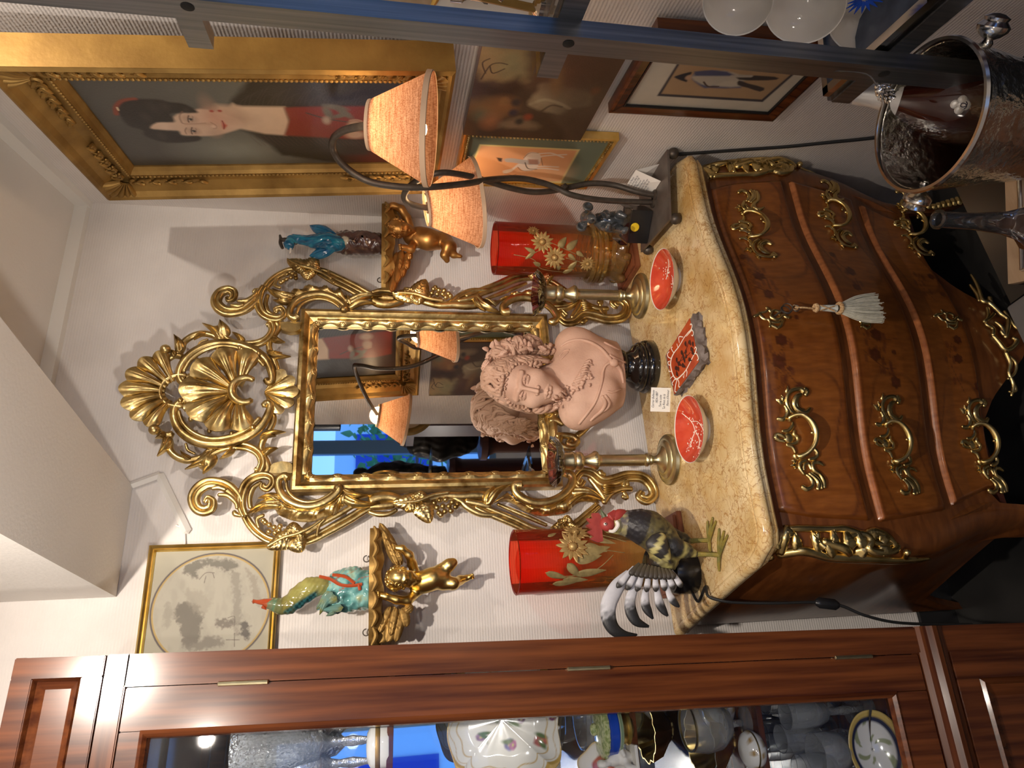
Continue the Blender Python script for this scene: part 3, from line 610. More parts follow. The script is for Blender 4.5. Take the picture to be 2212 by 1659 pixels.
R_ = [[(x, y, z) for x, y in mtop(o_)] for o_, z in prof]; N_ = len(R_[0]); b.grid(np.array(R_), cv=True)
b.f.append(tuple(range(N_))[::-1]); b.mi.append(0); b.f.append(tuple((len(R_)-1)*N_+i for i in range(N_))); b.mi.append(0)
ob('marble_top', b, M['marble'], commode, sharp=60)
b = MB(); R_ = [[(x, y, z) for x, y in mtop(o_)] for o_, z in ((-.020, .812), (-.014, .820), (-.006, .833), (-.03, .8338))]; b.grid(np.array(R_), cv=True); ob('top_moulding', b, M['mahogd'], commode)
# gilt bronze mounts, modelled flat in (x,z,height) and laid on the swelling front
def conform(mb):
    V = np.concatenate(mb.v); Q = V.copy()
    for i, (x, h, z) in enumerate(V): Q[i, 1] = cy(x, z)-.011-h
    r = MB(); r.v = [Q]; r.f, r.mi, r.n = mb.f, mb.mi, mb.n; return r
hs_ = 6.381; hc = (430, 830); hsc = .00104/hs_           # handle drawing: crop pixels, centre, metres per pixel
def hp(pts, lift=0.):  # crop (x=down, y=left) -> local (x right, height, z up)
    return [(-(p[1]-hc[1])*hsc, (p[3]*hsc if len(p) > 3 else 0)+lift, -(p[0]-hc[0])*hsc) for p in pts]
def hstroke(b, pts, lift=.003, flat=.8, sub=5, seg=7):
    b.tube(hp(pts, lift), [p[2]*hsc*1.5 for p in pts], seg, n=(0, 1, 0), flat=flat, sub=sub)
def hleaf(b, a, c, w, h=.004): p = hp([a, c], .001); b.leaf(p[0], p[1], w*hsc, (0, 1, 0), h, .0015, nu=6, nv=4)
plate, bail = MB(), MB()
for S in ([(640, 200, 30), (580, 165, 20), (460, 190, 20), (392, 270, 20), (390, 370, 22), (430, 460, 22), (530, 530, 22)],
          [(640, 165, 26), (690, 200, 24), (660, 255, 20)], [(600, 235, 18), (535, 270, 28), (490, 340, 28), (500, 410, 24), (560, 465, 30), (640, 485, 30), (710, 425, 18)],
          [(560, 270, 14), (525, 340, 18), (545, 420, 18), (620, 450, 16)], [(350, 380, 16), (385, 450, 22), (365, 520, 24), (310, 560, 22), (230, 545, 14)],
          [(440, 600, 14), (430, 660, 22), (370, 710, 20), (280, 715, 12)], [(460, 710, 14), (445, 760, 16), (490, 810, 20), (470, 870, 18), (400, 890, 16), (320, 890, 12)],
          [(320, 900, 14), (400, 930, 20), (430, 1010, 14)], [(190, 800, 24), (205, 755, 20), (270, 770, 20), (320, 810, 14)], [(190, 800, 22), (225, 830, 18), (300, 850, 16)],
          [(420, 1035, 24), (430, 1075, 22), (500, 1080, 18)], [(560, 1110, 18), (480, 1140, 20), (455, 1210, 20), (500, 1300, 16)], [(620, 1240, 14), (590, 1160, 16), (530, 1170, 14), (510, 1240, 14)],
          [(570, 1285, 18), (650, 1370, 24), (670, 1440, 24), (640, 1510, 22)], [(600, 1275, 14), (690, 1370, 20), (700, 1500, 20)], [(530, 1300, 14), (590, 1380, 22), (570, 1460, 20), (490, 1495, 24), (430, 1455, 22)],
          [(690, 1130, 20), (640, 1180, 22), (650, 1250, 22), (720, 1310, 20), (750, 1400, 22), (735, 1490, 18)], [(690, 945, 16), (735, 1010, 22), (710, 1075, 20), (600, 1105, 16)], [(680, 1150, 16), (740, 1150, 20), (800, 1190, 10)]):
    hstroke(plate, S)
for a, c, w in (((400, 230), (410, 115), 60), ((340, 360), (230, 285), 70), ((350, 330), (310, 240), 55), ((430, 1140), (355, 1105), 60), ((420, 1170), (320, 1175), 60), ((430, 1190), (365, 1225), 50)): hleaf(plate, a, c, w)
p = hp([(375, 805)], .0)[0]; plate.ell((p[0], .002, p[2]), (75*hsc, .004, 78*hsc), nu=8, nv=14)
hb = [(390, 585, 22, 20), (380, 560, 20, 40), (440, 535, 18, 80), (520, 545, 20, 110), (590, 600, 24, 125), (640, 670, 30, 130), (672, 760, 32, 130), (668, 850, 28, 130), (630, 950, 24, 120), (550, 1035, 22, 90), (460, 1070, 24, 50), (430, 1050, 20, 20)]
hstroke(bail, hb, .004, 1., 5, 9); bail.ell(hp([(625, 790, 1, 130)], .004)[0], (.004, .004, .005), nu=6, nv=8)
def xform(mb, cx_, cz_, sg, rot=0., sc=1.):
    V = np.concatenate(mb.v).copy(); c, s = math.cos(rot), math.sin(rot); x, z = V[:, 0]*sg*sc, V[:, 2]*sc
    Q = np.c_[cx_+x*c-z*s, V[:, 1], cz_+x*s+z*c]; r = MB(); r.v = [Q]; r.n = mb.n; r.mi = mb.mi; r.f = mb.f if sg > 0 else [f[::-1] for f in mb.f]; return r
def onfront(px, py):
    y = 1.3
    for _ in range(5): w_ = atY(px, py, y); y = cy(w_[0], w_[2])-.012
    return w_
for di, (l, r) in enumerate((((1713, 950), (1612, 487)), ((1921, 962), (1793, 463)), ((2108, 965), (1957, 482)))):
    for q, sg in ((l, 1), (r, -1)):
        c = onfront(*q); rt = (cserp(0)*0)
        ob('drawer_handle', conform(xform(plate, c[0], c[2], sg)).join(conform(xform(bail, c[0], c[2], sg))), M['bronze'], drawers[di], sharp=60)
# escutcheons
esc = MB()
for S in ([(150, 740, 20), (200, 720, 24), (250, 690, 20), (320, 680, 18), (360, 640, 22), (340, 610, 14)], [(230, 680, 16), (240, 730, 18), (280, 790, 18), (330, 800, 18), (350, 850, 18), (340, 900, 20), (320, 915, 14)],
          [(360, 640, 18), (400, 690, 20), (380, 760, 22), (430, 800, 24), (500, 790, 24), (560, 740, 24), (600, 770, 24), (650, 770, 18)], [(350, 840, 16), (420, 850, 20), (490, 840, 18), (520, 780, 18)],
          [(350, 890, 20), (410, 920, 24), (440, 945, 18)], [(440, 930, 18), (490, 900, 22), (520, 850, 20), (550, 810, 16)], [(400, 690, 18), (450, 660, 20), (520, 690, 20), (500, 740, 16)], [(600, 710, 16), (580, 750, 20), (640, 790, 14)]):
    sc_ = .00102/6.144; esc.tube([(-(p[1]-770)*sc_, .003, -(p[0]-400)*sc_) for p in S], [p[2]*sc_ for p in S], 6, n=(0, 1, 0), flat=.8, sub=4)
for di, q in ((0, (1668, 686)), (1, (1862, 690)), (2, (2047, 690))):
    c = onfront(*q); ob('escutcheon', conform(xform(esc, c[0], c[2], 1, sc=1. if di != 1 else .9)), M['bronze'], drawers[di], sharp=60)
# corner chutes and apron mount
tc7 = T(1400, 950, 2.34)
def corner_y(x, z, off=.004):
    hw = chw(z); d = x-CX; return (cy(x, z) if abs(d) <= hw*.985 else cy(CX+np.sign(d)*hw, z)+.02+(abs(d)-hw)*1.5)-off
chute = [[(620, 450, 14), (660, 500, 18), (640, 560, 20), (600, 575, 12)], [(690, 445, 16), (680, 500, 20), (690, 560, 20)], [(700, 455, 14), (760, 455, 14), (900, 460, 14), (960, 460, 16), (1040, 490, 16), (1060, 520, 12)],
         [(690, 570, 16), (760, 560, 18), (830, 570, 18), (930, 590, 20), (1100, 600, 20), (1250, 605, 16), (1400, 595, 12), (1490, 585, 7)], [(835, 480, 10), (840, 520, 10), (870, 550, 12)], [(860, 520, 16), (920, 540, 18), (970, 560, 18), (1000, 580, 16)],
         [(970, 520, 12), (1010, 490, 16), (1060, 490, 16), (1090, 520, 16), (1080, 560, 16), (1150, 580, 16), (1220, 565, 14), (1235, 540, 12), (1215, 535, 9)], [(1060, 490, 12), (1110, 475, 18), (1180, 500, 16), (1225, 545, 12)], [(1090, 520, 12), (1150, 540, 14), (1200, 530, 10)], [(1290, 570, 14), (1320, 590, 12), (1400, 590, 8)]]
for sg in (-1, 1):
    b = MB()
    for S in chute:
        q = [];
        for x, y, r in S:
            w_ = atY(*tc7([(x, y)])[0], 1.355); xx = w_[0]; zz = w_[2]
            xx = CX+(xx-CX)*-sg; q.append((xx, corner_y(xx, zz), zz, r*.00105/2.34*1.35))
        b.tube([p[:3] for p in q], [p[3] for p in q], 7, n=(0, 1, 0), sub=4)
    for (x0, y0, x1, y1, w) in ((700, 500, 690, 440, 40), (760, 560, 720, 470, 40), (860, 570, 800, 470, 36), (1130, 570, 1200, 560, 40), (1060, 560, 1010, 460, 40), (920, 560, 900, 455, 36), (660, 560, 610, 590, 40), (690, 540, 610, 455, 50), (940, 580, 860, 520, 50), (1000, 560, 960, 470, 50), (1080, 500, 1130, 470, 44), (1130, 520, 1190, 495, 44), (1040, 590, 1080, 540, 40)):
        p_ = []
        for x, y in ((x0, y0), (x1, y1)): w_ = atY(*tc7([(x, y)])[0], 1.355); xx = CX+(w_[0]-CX)*-sg; p_.append((xx, corner_y(xx, w_[2], .006), w_[2]))
        b.leaf(p_[0], p_[1], w*1.5*.00105/2.34, (0, -1, 0), .007, .003, nu=10, nv=6, ribs=4, ex=.6)
    ob('corner_mount', b, M['bronze'], commode, sharp=60)
    b = MB()
    for k in range(9): z = .02+k*.016; hw = chw(z); x = CX+sg*(hw-.012); b.ell((x, corner_y(x, z), z), (.016-.001*k, .007, .011), nu=6, nv=8)
    ob('foot_mount', b, M['bronze'], commode)
t2 = T(1900, 350, 4.045); b = MB()
ap = [[(790, 990, 14), (830, 1060, 22), (860, 1130, 22), (890, 1220, 26), (940, 1230, 26), (1000, 1280, 24), (1060, 1340, 24), (1110, 1380, 24), (1110, 1460, 26), (1090, 1540, 22)], [(780, 1080, 16), (840, 1160, 18), (860, 1220, 16)], [(950, 1190, 26), (960, 1230, 22)],
      [(900, 1400, 18), (950, 1370, 22), (990, 1330, 20)], [(930, 1280, 20), (940, 1340, 20), (920, 1420, 18), (980, 1460, 22), (980, 1520, 20)], [(1000, 1400, 14), (1060, 1450, 22), (1080, 1520, 18), (1050, 1480, 18)], [(1080, 1310, 20), (1130, 1380, 20), (1180, 1450, 20), (1240, 1480, 16)],
      [(980, 1520, 20), (1040, 1590, 24), (1080, 1640, 26), (1130, 1640, 26), (1190, 1570, 28), (1150, 1540, 22)], [(1090, 1660, 24), (1130, 1760, 22), (1120, 1850, 18), (1160, 1950, 20), (1140, 2050, 14)], [(1120, 1700, 18), (1180, 1760, 18), (1170, 1850, 16), (1110, 1900, 14)], [(1130, 1880, 16), (1180, 2000, 18), (1120, 2010, 12)]]
for S in ap:
    q = []
    for x, y, r in S:
        px, py = t2([(x, y)])[0]; w_ = onfront(px, py); q.append((w_[0], w_[1]-.003, w_[2], r*.00098/4.045))
    b.tube([p[:3] for p in q], [p[3] for p in q], 7, n=(0, 1, 0), sub=4)
ob('apron_mount', b, M['bronze'], commode, sharp=60)
# ------------------------------------------------------------------ the carved gilt looking glass
MY = 1.850                                     # plane of the glass
MXC = .7315
mir = thing('wall_mirror', (MXC, WY-.01, 1.0), 'carved giltwood rococo mirror with shell crest hanging behind the terracotta bust', 'mirror')
gx0, gx1, gz0, gz1 = .5095, .9535, 1.196, 1.828
b = MB(); b.box(((gx0+gx1)/2, MY+.004, (gz0+gz1)/2), (gx1-gx0+.02, .006, gz1-gz0+.02)); ob('mirror_glass', b, M['mirror'], mir, smooth=False)
def frame_sweep(b, x0, x1, z0, z1, prof, y, mi=0):   # prof: (outward, forward)
    L = []
    for o_, f in prof: L.append([(x0-o_, y-f, z0-o_), (x1+o_, y-f, z0-o_), (x1+o_, y-f, z1+o_), (x0-o_, y-f, z1+o_)])
    b.grid(np.array(L), cv=True, cu=True); return b
b = MB(); frame_sweep(b, gx0, gx1, gz0, gz1, [(.0, -.002), (-.002, .006), (.003, .010), (.022, .018), (.026, .026), (.034, .032), (.042, .030), (.047, .022), (.047, -.02), (0, -.02)], MY)
ob('frame_moulding', b, M['gold'], mir, sharp=30)
b = MB()                                       # wavy inner border with leaf tufts
def scal(p0, p1, inn, k):
    p0, p1, inn = (np.array(q, float) for q in (p0, p1, inn)); N = k*10; P = []
    for i in range(N+1):
        t = i/N; w_ = .5+.5*math.cos(2*pi*k*t); a = p0+(p1-p0)*t-inn*.022; P.append([a+np.array([0, -.016, 0]), a+inn*(.008+.004*w_)+np.array([0, -.017-.004*w_, 0]), a+inn*(.017+.008*w_)+np.array([0, -.011-.003*w_, 0]), a+inn*(.019+.008*w_)+np.array([0, -.003, 0])])
    b.grid(np.array(P)); d = nrm(p1-p0)
    for i in range(k+1):
        a = p0+(p1-p0)*i/k
        for s_ in (-1, -.35, .35, 1): b.leaf(a-inn*.010+[0, -.018, 0]+d*.002*s_, a+inn*.000+d*.011*s_+[0, -.014, 0], .006, (0, -1, 0), .003, .0015, nu=4, nv=4)
scal((gx0, MY, gz0), (gx0, MY, gz1), (1, 0, 0), 9); scal((gx1, MY, gz0), (gx1, MY, gz1), (-1, 0, 0), 9); scal((gx0, MY, gz1), (gx1, MY, gz1), (0, 0, -1), 6); scal((gx0, MY, gz0), (gx1, MY, gz0), (0, 0, 1), 6)
ob('inner_border', b, M['gold'], mir, sharp=50)
PXM = .00123
def mp(q, dy=.0): w_ = atY(q[0], q[1], MY-.012); return (w_[0], w_[1]-dy, w_[2])
def stroke(b, tf, pts, dy=.012, flat=.9, sub=6, seg=9, sc=1.):
    q = [mp(p, dy+(p[3] if len(p) > 3 else 0)) for p in tf(pts)]; b.tube(q, [p[2]*PXM/tf.s*sc for p in pts], seg, n=(0, 1, 0), flat=flat, sub=sub)
def double(b, tf, pts, dy=.014):               # a scroll carved as two rounded ridges over a flat web
    P = np.array([p[:2] for p in pts], float); tn = np.gradient(P, axis=0); nr_ = np.c_[-tn[:, 1], tn[:, 0]]/np.linalg.norm(tn, axis=1, keepdims=True); r = np.array([p[2] for p in pts], float)
    for k, w in ((-.55, .5), (.5, .55)): stroke(b, tf, [(x, y, q) for (x, y), q in zip(P+nr_*r[:, None]*k, r*w)], dy+.006)
    stroke(b, tf, pts, dy, .55)
def mleaf(b, tf, a, c, w, h=.010, dy=.02, **k): p = [mp(q, dy) for q in tf([a, c])]; b.leaf(p[0], p[1], w*PXM/tf.s, (0, -1, 0), h, .005, **k)
def ruffle(b, tf, inner, outer, k, dy=.012):
    A = spline([mp(q, dy+.012) for q in tf(inner)], 10); B = spline([mp(q, dy-.002) for q in tf(outer)], 10); N = 70
    A, B = (np.array([[np.interp(t, np.linspace(0, 1, len(Q)), Q[:, i]) for i in range(3)] for t in np.linspace(0, 1, N)]) for Q in (A, B)); P = []
    for i in range(N):
        w_ = math.sin(2*pi*k*i/N); row = []
        for j in range(7):
            t = j/6; p = A[i]+(B[i]-A[i])*t*(1+.05*w_); p = p+np.array([0, -(.008*w_*t+.010*math.sin(pi*t)+.0025*math.sin(2*pi*k*4*i/N)*t), 0]); row.append(p)
        P.append(row)
    b.sheet(np.array(P), (0, 1, 0), .008)
def vine(b, tf, c, lobes, r=40):               # a vine leaf: several ribbed lobes from one point
    b = b.new()
    for (x, y, w) in lobes: mleaf(b, tf, c, (x, y), w*1.25, .010, .03, ribs=6, nu=26, nv=10, ex=.55)
def grapes(b, tf, pts, r, dy=.026):
    b = b.new()
    for x, y in pts: p = mp(tf([(x, y)])[0], dy); b.ell(p, r*PXM/tf.s, nu=8, nv=10)
def TT(ox, oy, s): f = T(ox, oy, s); f.s = s; return f
tA, tB, tC, tD = TT(400, 1000, 4.809), TT(800, 1000, 3.511), TT(250, 660, 4.146), TT(980, 680, 4.366)
class Parts: 
    def __init__(s): s.parts = []
    def new(s): s.parts.append(MB()); return s.parts[-1]
side, lf, gr = MB(), Parts(), Parts()
double(side, tA, [(225, 430, 18), (255, 390, 30), (300, 420, 42), (290, 490, 50), (215, 520, 52), (140, 480, 56), (115, 390, 60), (160, 300, 62), (260, 240, 62), (380, 245, 60), (480, 290, 60), (555, 370, 55), (590, 440, 45)], .02)
stroke(side, tA, [(590, 560, 18), (530, 540, 28), (520, 510, 20)]); stroke(side, tA, [(310, 300, 20), (380, 290, 28), (450, 310, 22)], .034); stroke(side, tA, [(370, 360, 18), (470, 370, 26), (550, 440, 24), (565, 500, 20)], .03)
double(side, tA, [(640, 570, 36), (605, 480, 44), (605, 370, 46), (650, 250, 46), (730, 180, 44), (830, 155, 40), (905, 180, 36), (915, 240, 34), (870, 290, 34), (820, 270, 34), (830, 240, 28)], .02)
stroke(side, tA, [(690, 480, 24), (680, 380, 28), (720, 270, 28), (800, 215, 22)], .014)
stroke(side, tA, [(1080, 185, 46), (1040, 160, 40), (985, 200, 38), (985, 290, 40), (1040, 380, 42), (1140, 445, 42), (1260, 475, 42), (1380, 460, 42), (1500, 405, 42), (1590, 330, 40), (1605, 280, 44), (1575, 280, 48)], .024)
stroke(side, tA, [(1060, 210, 14), (1070, 290, 18), (1130, 370, 18), (1250, 420, 18), (1380, 410, 18), (1480, 360, 16), (1540, 310, 12)], .018)
ruffle(side, tA, [(860, 380), (960, 410), (1060, 450), (1170, 490), (1290, 500), (1420, 480), (1550, 420), (1640, 340), (1700, 290)], [(690, 560), (800, 480), (900, 470), (990, 550), (1110, 600), (1290, 620), (1420, 580), (1540, 560), (1620, 480), (1760, 390)], 7)
for a, c, w in (((1000, 400), (770, 390), 90), ((1020, 440), (650, 560), 110), ((960, 470), (740, 540), 60), ((1620, 360), (2030, 440), 110), ((1640, 300), (1960, 350), 80), ((1700, 380), (1870, 440), 60)): mleaf(side, tA, a, c, w, .012, .02, bend=-.12)
double(side, tA, [(630, 560, 38), (690, 660, 42), (780, 750, 42), (900, 815, 42), (1080, 835, 42), (1290, 810, 44), (1480, 720, 44), (1700, 600, 44), (1880, 490, 42), (2010, 440, 38)], .008)
stroke(side, tA, [(1250, 760, 20), (1420, 650, 26), (1600, 555, 26), (1760, 460, 26), (1870, 430, 20)], .02); stroke(side, tA, [(1380, 780, 14), (1400, 680, 16), (1460, 610, 16)], .03); stroke(side, tA, [(780, 690, 14), (760, 600, 20), (830, 560, 18)], .02)
vine(lf, tA, (1140, 790), ((1140, 640, 150), (1230, 950, 170), (1000, 780, 130), (870, 910, 150), (1280, 800, 130), (1230, 700, 100)))
stroke(lf.parts[-1], tA, [(880, 900, 10), (1040, 810, 16), (1180, 770, 18), (1330, 700, 16), (1430, 630, 12)], .045)
grapes(gr, tA, ((850, 640), (890, 665), (885, 735), (940, 690), (950, 745), (990, 720), (830, 620), (1000, 680)), 27)
for S in ([(0, 300, 40), (60, 275, 44), (150, 270, 40), (250, 300, 34)], [(0, 340, 30), (80, 335, 34), (180, 325, 30)], [(-10, 380, 16), (60, 400, 20), (140, 395, 20), (200, 365, 16)],
          [(330, 330, 26), (450, 285, 30), (560, 258, 32), (680, 262, 36), (790, 255, 38), (880, 260, 34)], [(600, 255, 26), (680, 300, 28), (740, 350, 28), (830, 395, 26), (930, 405, 22), (1010, 400, 14)], [(720, 300, 24), (820, 320, 30), (900, 340, 26)]): stroke(side, tB, S, .014)
vine(lf, tB, (370, 315), ((165, 325, 110), (385, 235, 110), (450, 475, 130), (260, 390, 80), (300, 260, 70), (400, 420, 100))); stroke(lf.parts[-1], tB, [(200, 330, 8), (350, 318, 14), (470, 275, 14), (590, 255, 12)], .045)
grapes(gr, tB, ((480, 320), (520, 300), (565, 295), (615, 315), (500, 355), (545, 345), (590, 345), (640, 350), (515, 395), (560, 385), (605, 380), (655, 330), (470, 350), (530, 410)), 22)
double(side, tB, [(800, 330, 34), (900, 380, 38), (1080, 455, 40), (1240, 530, 40), (1390, 545, 38), (1530, 490, 36), (1640, 400, 34), (1720, 330, 30)], .008); stroke(side, tB, [(960, 320, 14), (1100, 380, 18), (1240, 440, 18), (1330, 480, 14)], .012)
stroke(side, tB, [(1130, 185, 40), (1090, 185, 34), (1085, 225, 32), (1130, 275, 34), (1220, 315, 36), (1330, 315, 36), (1430, 275, 36), (1500, 205, 36), (1520, 135, 36), (1485, 95, 36), (1460, 110, 30)], .024)
ruffle(side, tB, [(1030, 240), (1100, 300), (1180, 330), (1270, 345), (1360, 335), (1450, 300), (1530, 240), (1620, 220)], [(900, 330), (1010, 290), (1120, 340), (1190, 380), (1290, 405), (1400, 400), (1500, 370), (1590, 300), (1740, 310)], 6)
for a, c, w in (((870, 330), (1060, 180), 80), ((860, 320), (940, 190), 60), ((1500, 230), (1765, 310), 90), ((1480, 330), (1690, 250), 50)): mleaf(side, tB, a, c, w, .012, .02, bend=.12)
vine(lf, tB, (1470, 490), ((1470, 415, 80), (1340, 530, 80), (1560, 520, 70), (1400, 450, 60)))
double(side, tB, [(1600, 150, 24), (1570, 190, 26), (1540, 150, 30), (1580, 90, 34), (1660, 100, 38), (1740, 160, 44), (1830, 150, 46), (1930, 120, 44), (2040, 130, 42), (2110, 195, 40), (2120, 260, 38), (2070, 300, 38), (2020, 270, 34), (2040, 235, 26)], .02)
for S in ([(1750, 320, 24), (1800, 250, 28), (1880, 215, 28), (1960, 215, 22)], [(1640, 130, 20), (1720, 230, 26), (1770, 310, 20)], [(1720, 80, 26), (1730, 100, 26), (1760, 110, 18)], [(1900, 200, 24), (1910, 150, 26), (1930, 190, 20)], [(1890, 270, 20), (1920, 280, 22), (1900, 240, 18)]): stroke(side, tB, S, .026)
for k in range(5): mleaf(side, tB, (1740, 190+k*18), (1830, 190+k*14), 22, .006, .03)
def mirrored(mb):
    V = np.concatenate(mb.v).copy(); V[:, 0] = 2*MXC-V[:, 0]; r = MB(); r.v = [V]; r.n = mb.n; r.mi = mb.mi; r.f = [f[::-1] for f in mb.f]; return r
for s_ in (0, 1):
    q = (lambda m_: mirrored(m_)) if s_ else (lambda m_: m_)
    ob('side_scrollwork', q(side), M['gold'], mir, sharp=60)
    for l_ in lf.parts: ob('vine_leaf', q(l_), M['gold'], mir, sharp=60)
    for l_ in gr.parts: ob('grape_cluster', q(l_), M['gold'], mir)
# crest
cs, ch = MB(), MB()
stroke(cs, tC, [(640, 945, 44), (690, 935, 34), (665, 893, 32), (605, 900, 32), (560, 950, 34), (552, 1030, 38), (590, 1130, 42), (680, 1215, 44), (800, 1265, 44), (940, 1275, 44), (1080, 1250, 44), (1220, 1190, 42), (1320, 1110, 40), (1380, 1010, 38), (1400, 930, 34), (1370, 905, 30), (1340, 935, 30)], .03)
stroke(cs, tC, [(600, 990, 16), (640, 1100, 20), (740, 1190, 22), (880, 1235, 22), (1050, 1215, 22), (1200, 1150, 20), (1310, 1050, 18)], .04)
double(cs, tC, [(1270, 1505, 40), (1300, 1490, 36), (1320, 1420, 34), (1285, 1340, 36), (1200, 1290, 38), (1090, 1275, 40), (980, 1285, 42), (880, 1330, 46), (820, 1400, 52), (800, 1460, 56)], .016)
for a, c, w in (((870, 1340), (800, 1530), 130), ((880, 1320), (640, 1490), 80), ((1080, 1290), (945, 1400), 60), ((500, 1200), (395, 1375), 90), ((470, 1160), (380, 1215), 60), ((1310, 1200), (1535, 1160), 70), ((1300, 1210), (1450, 1195), 50), ((1330, 1350), (1465, 1300), 70), ((1320, 1330), (1420, 1330), 40), ((690, 1400), (600, 1320), 50)): mleaf(cs, tC, a, c, w, .012, .02, bend=.08)
for S in ([(1390, 930, 26), (1420, 1030, 30), (1390, 1120, 30), (1330, 1220, 30), (1310, 1310, 30), (1350, 1400, 32), (1375, 1470, 32), (1345, 1520, 34)], [(440, 1170, 34), (490, 1230, 36), (500, 1310, 32), (560, 1370, 32), (650, 1400, 32), (760, 1380, 30), (840, 1330, 26)], [(640, 1250, 12), (660, 1310, 14), (720, 1340, 12)], [(380, 1130, 30), (440, 1180, 36), (520, 1170, 34)]): stroke(cs, tC, S, .014)
for sg in (1, -1):
    b = MB()
    q = [mp(a, .0) for a in tC([(1370, 1525), (1375, 1470), (1410, 1430), (1490, 1408), (1560, 1415), (1600, 1440), (1600, 1525)])]
    q = [(2*MXC-x, y, z) if sg < 0 else (x, y, z) for x, y, z in q]; b.prism(q, (0, -.020, 0), bev=.10); ob('corner_pad', b, M['gold'], mir, sharp=50)
for s_ in (0, 1): ob('crest_scrollwork', mirrored(cs) if s_ else cs, M['gold'], mir, sharp=60)
ctr = lambda cx, dy: (MXC+.004, MY-.012-dy, atY(250+cx/4.146, 849, MY)[2])
U3 = np.array([0, 0, 1.]); NY = np.array([0, -1., 0]); um = PXM/4.146
b = MB(); c = ctr(590, .02)
b.fan(c, U3, NY, 100*um, lambda v: (455-70*np.abs(v)**1.5)*um, 1.30, 7, .022, .006, cup=.018, wav=.09, gap=.13, per=16, stri=.0016, nu=14); b.tube([np.array(c)+[150*um*math.sin(a), -.012, 150*um*math.cos(a)-.004] for a in np.linspace(-1.9, 1.9, 20)], 24*um, 8, n=(0, 1, 0))
for v in (-1.25, 1.25): b.ell(np.array(c)+[400*um*math.sin(v), -.025, 400*um*math.cos(v)], (46*um,)*3)
ob('crest_shell', b, M['gold'], mir, sharp=60)
b = MB(); c = ctr(1120, .015); b.fan(c, U3, NY, 60*um, lambda v: (480-90*np.abs(v))*um, 2.1, 7, .026, .006, cup=.02, wav=.10, gap=.14, per=18, stri=.0018, nu=14)
for k in range(10): a = -2.0+4.0*k/9; r_ = (480-90*abs(a/2.1))*um; b.ell(np.array(c)+[r_*math.sin(a), -.026, r_*math.cos(a)], (26*um, 26*um, 22*um), nu=6, nv=8)
c2 = ctr(1190, .03); b.tube([np.array(c2)+[120*um*math.sin(a), -.008, 110*um*math.cos(a)] for a in np.linspace(-2.2, 2.2, 22)], [20*um+20*um*math.cos(t) for t in np.linspace(-1.3, 1.3, 22)], 9, n=(0, 1, 0))
ob('centre_shell', b, M['gold'], mir, sharp=60)
b = MB(); b.fan(ctr(1345, .012), -U3, NY, 10*um, lambda v: (310-60*np.abs(v)**2)*um, 1.15, 5, .010, .006, cup=.010, wav=.12, per=10, stri=.0006); ob('palmette', b, M['gold'], mir, sharp=60)
# scrolls under the glass, either side of the bust
b = MB()
for s_ in (1, -1):
    q = [[(960, 1155, 34), (1040, 1150, 34), (1120, 1165, 36), (1155, 1205, 36), (1120, 1240, 34), (1070, 1225, 30), (1090, 1195, 24)], [(1150, 1160, 34), (1210, 1110, 34), (1270, 1050, 30), (1300, 1000, 26)], [(900, 1010, 30), (960, 1010, 36), (1020, 1045, 30)], [(880, 960, 34), (930, 930, 40), (960, 960, 34)], [(1000, 1240, 30), (1060, 1270, 34), (1130, 1270, 28)]]
    c = MB()
    for S in q: stroke(c, tD, S, .012)
    for a, d, w in (((850, 860), (960, 870), 60), ((840, 930), (950, 960), 60), ((1000, 1150), (960, 1300), 60)): mleaf(c, tD, a, d, w, .01, .014)
    ob('apron_scrollwork', mirrored(c) if s_ < 0 else c, M['gold'], mir, sharp=60)
b = MB()
for px, py in ((697, 1057),): p = atY(px, py, WY-.006); b.tube([p+[0, .006, 0], p, p+[0, -.004, .006]], .003, 6)
ob('screw_eye', b, M['iron'], mir)
# ------------------------------------------------------------------ terracotta bust
BX, BY = .785, 1.735
def lp(tf, y0):                                # crop points (x, y, dy towards viewer, r crop px) -> world x,y,z,r
    def f(pts):
        o_ = []
        for p in pts:
            px, py = tf([p[:2]])[0]; w_ = atY(px, py, y0-(p[2] if len(p) > 2 else 0)); sc = ((w_-cC)@cF)/FPX/tf.s
            o_.append((*w_, (p[3] if len(p) > 3 else 10)*sc))
        return o_
    return f
bust = thing('portrait_bust', (BX, BY, MZ), 'terracotta bust of a young woman with flowers in her hair on a black socle', 'bust')
b = MB(); b.lathe([(0, 0), (.074, 0), (.077, .004), (.077, .022), (.074, .028), (.068, .031), (.071, .036), (.070, .042), (.064, .046), (.064, .052), (.060, .058), (.050, .064), (.043, .074), (.042, .080), (.047, .084), (.049, .090), (.049, .102), (.046, .106), (0, .106)], 48, (BX, BY, MZ)); ob('socle', b, M['blackw'], bust, sharp=50)
HC = lp(tD, BY)([(655, 655, .025)])[0][:3]; HC = np.array(HC)
yaw, til = math.radians(-32), math.radians(11)
def rotm(yaw, til, pit=0.):                    # head axes: x right, y forward, z up -> world
    f = np.array([math.sin(yaw), -math.cos(yaw), 0]); r = np.array([math.cos(yaw), math.sin(yaw), 0]); u = np.array([0, 0, 1.])
    f, u = f*math.cos(pit)-u*math.sin(pit), u*math.cos(pit)+f*math.sin(pit)
    v = np.array([0, -1., 0]); c, s = math.cos(til), math.sin(til)
    rz = np.array([[c, 0, -s], [0, 1, 0], [s, 0, c]])
    return np.stack([rz@r, rz@f, rz@u], 1)
HM = rotm(yaw, -til, .10)
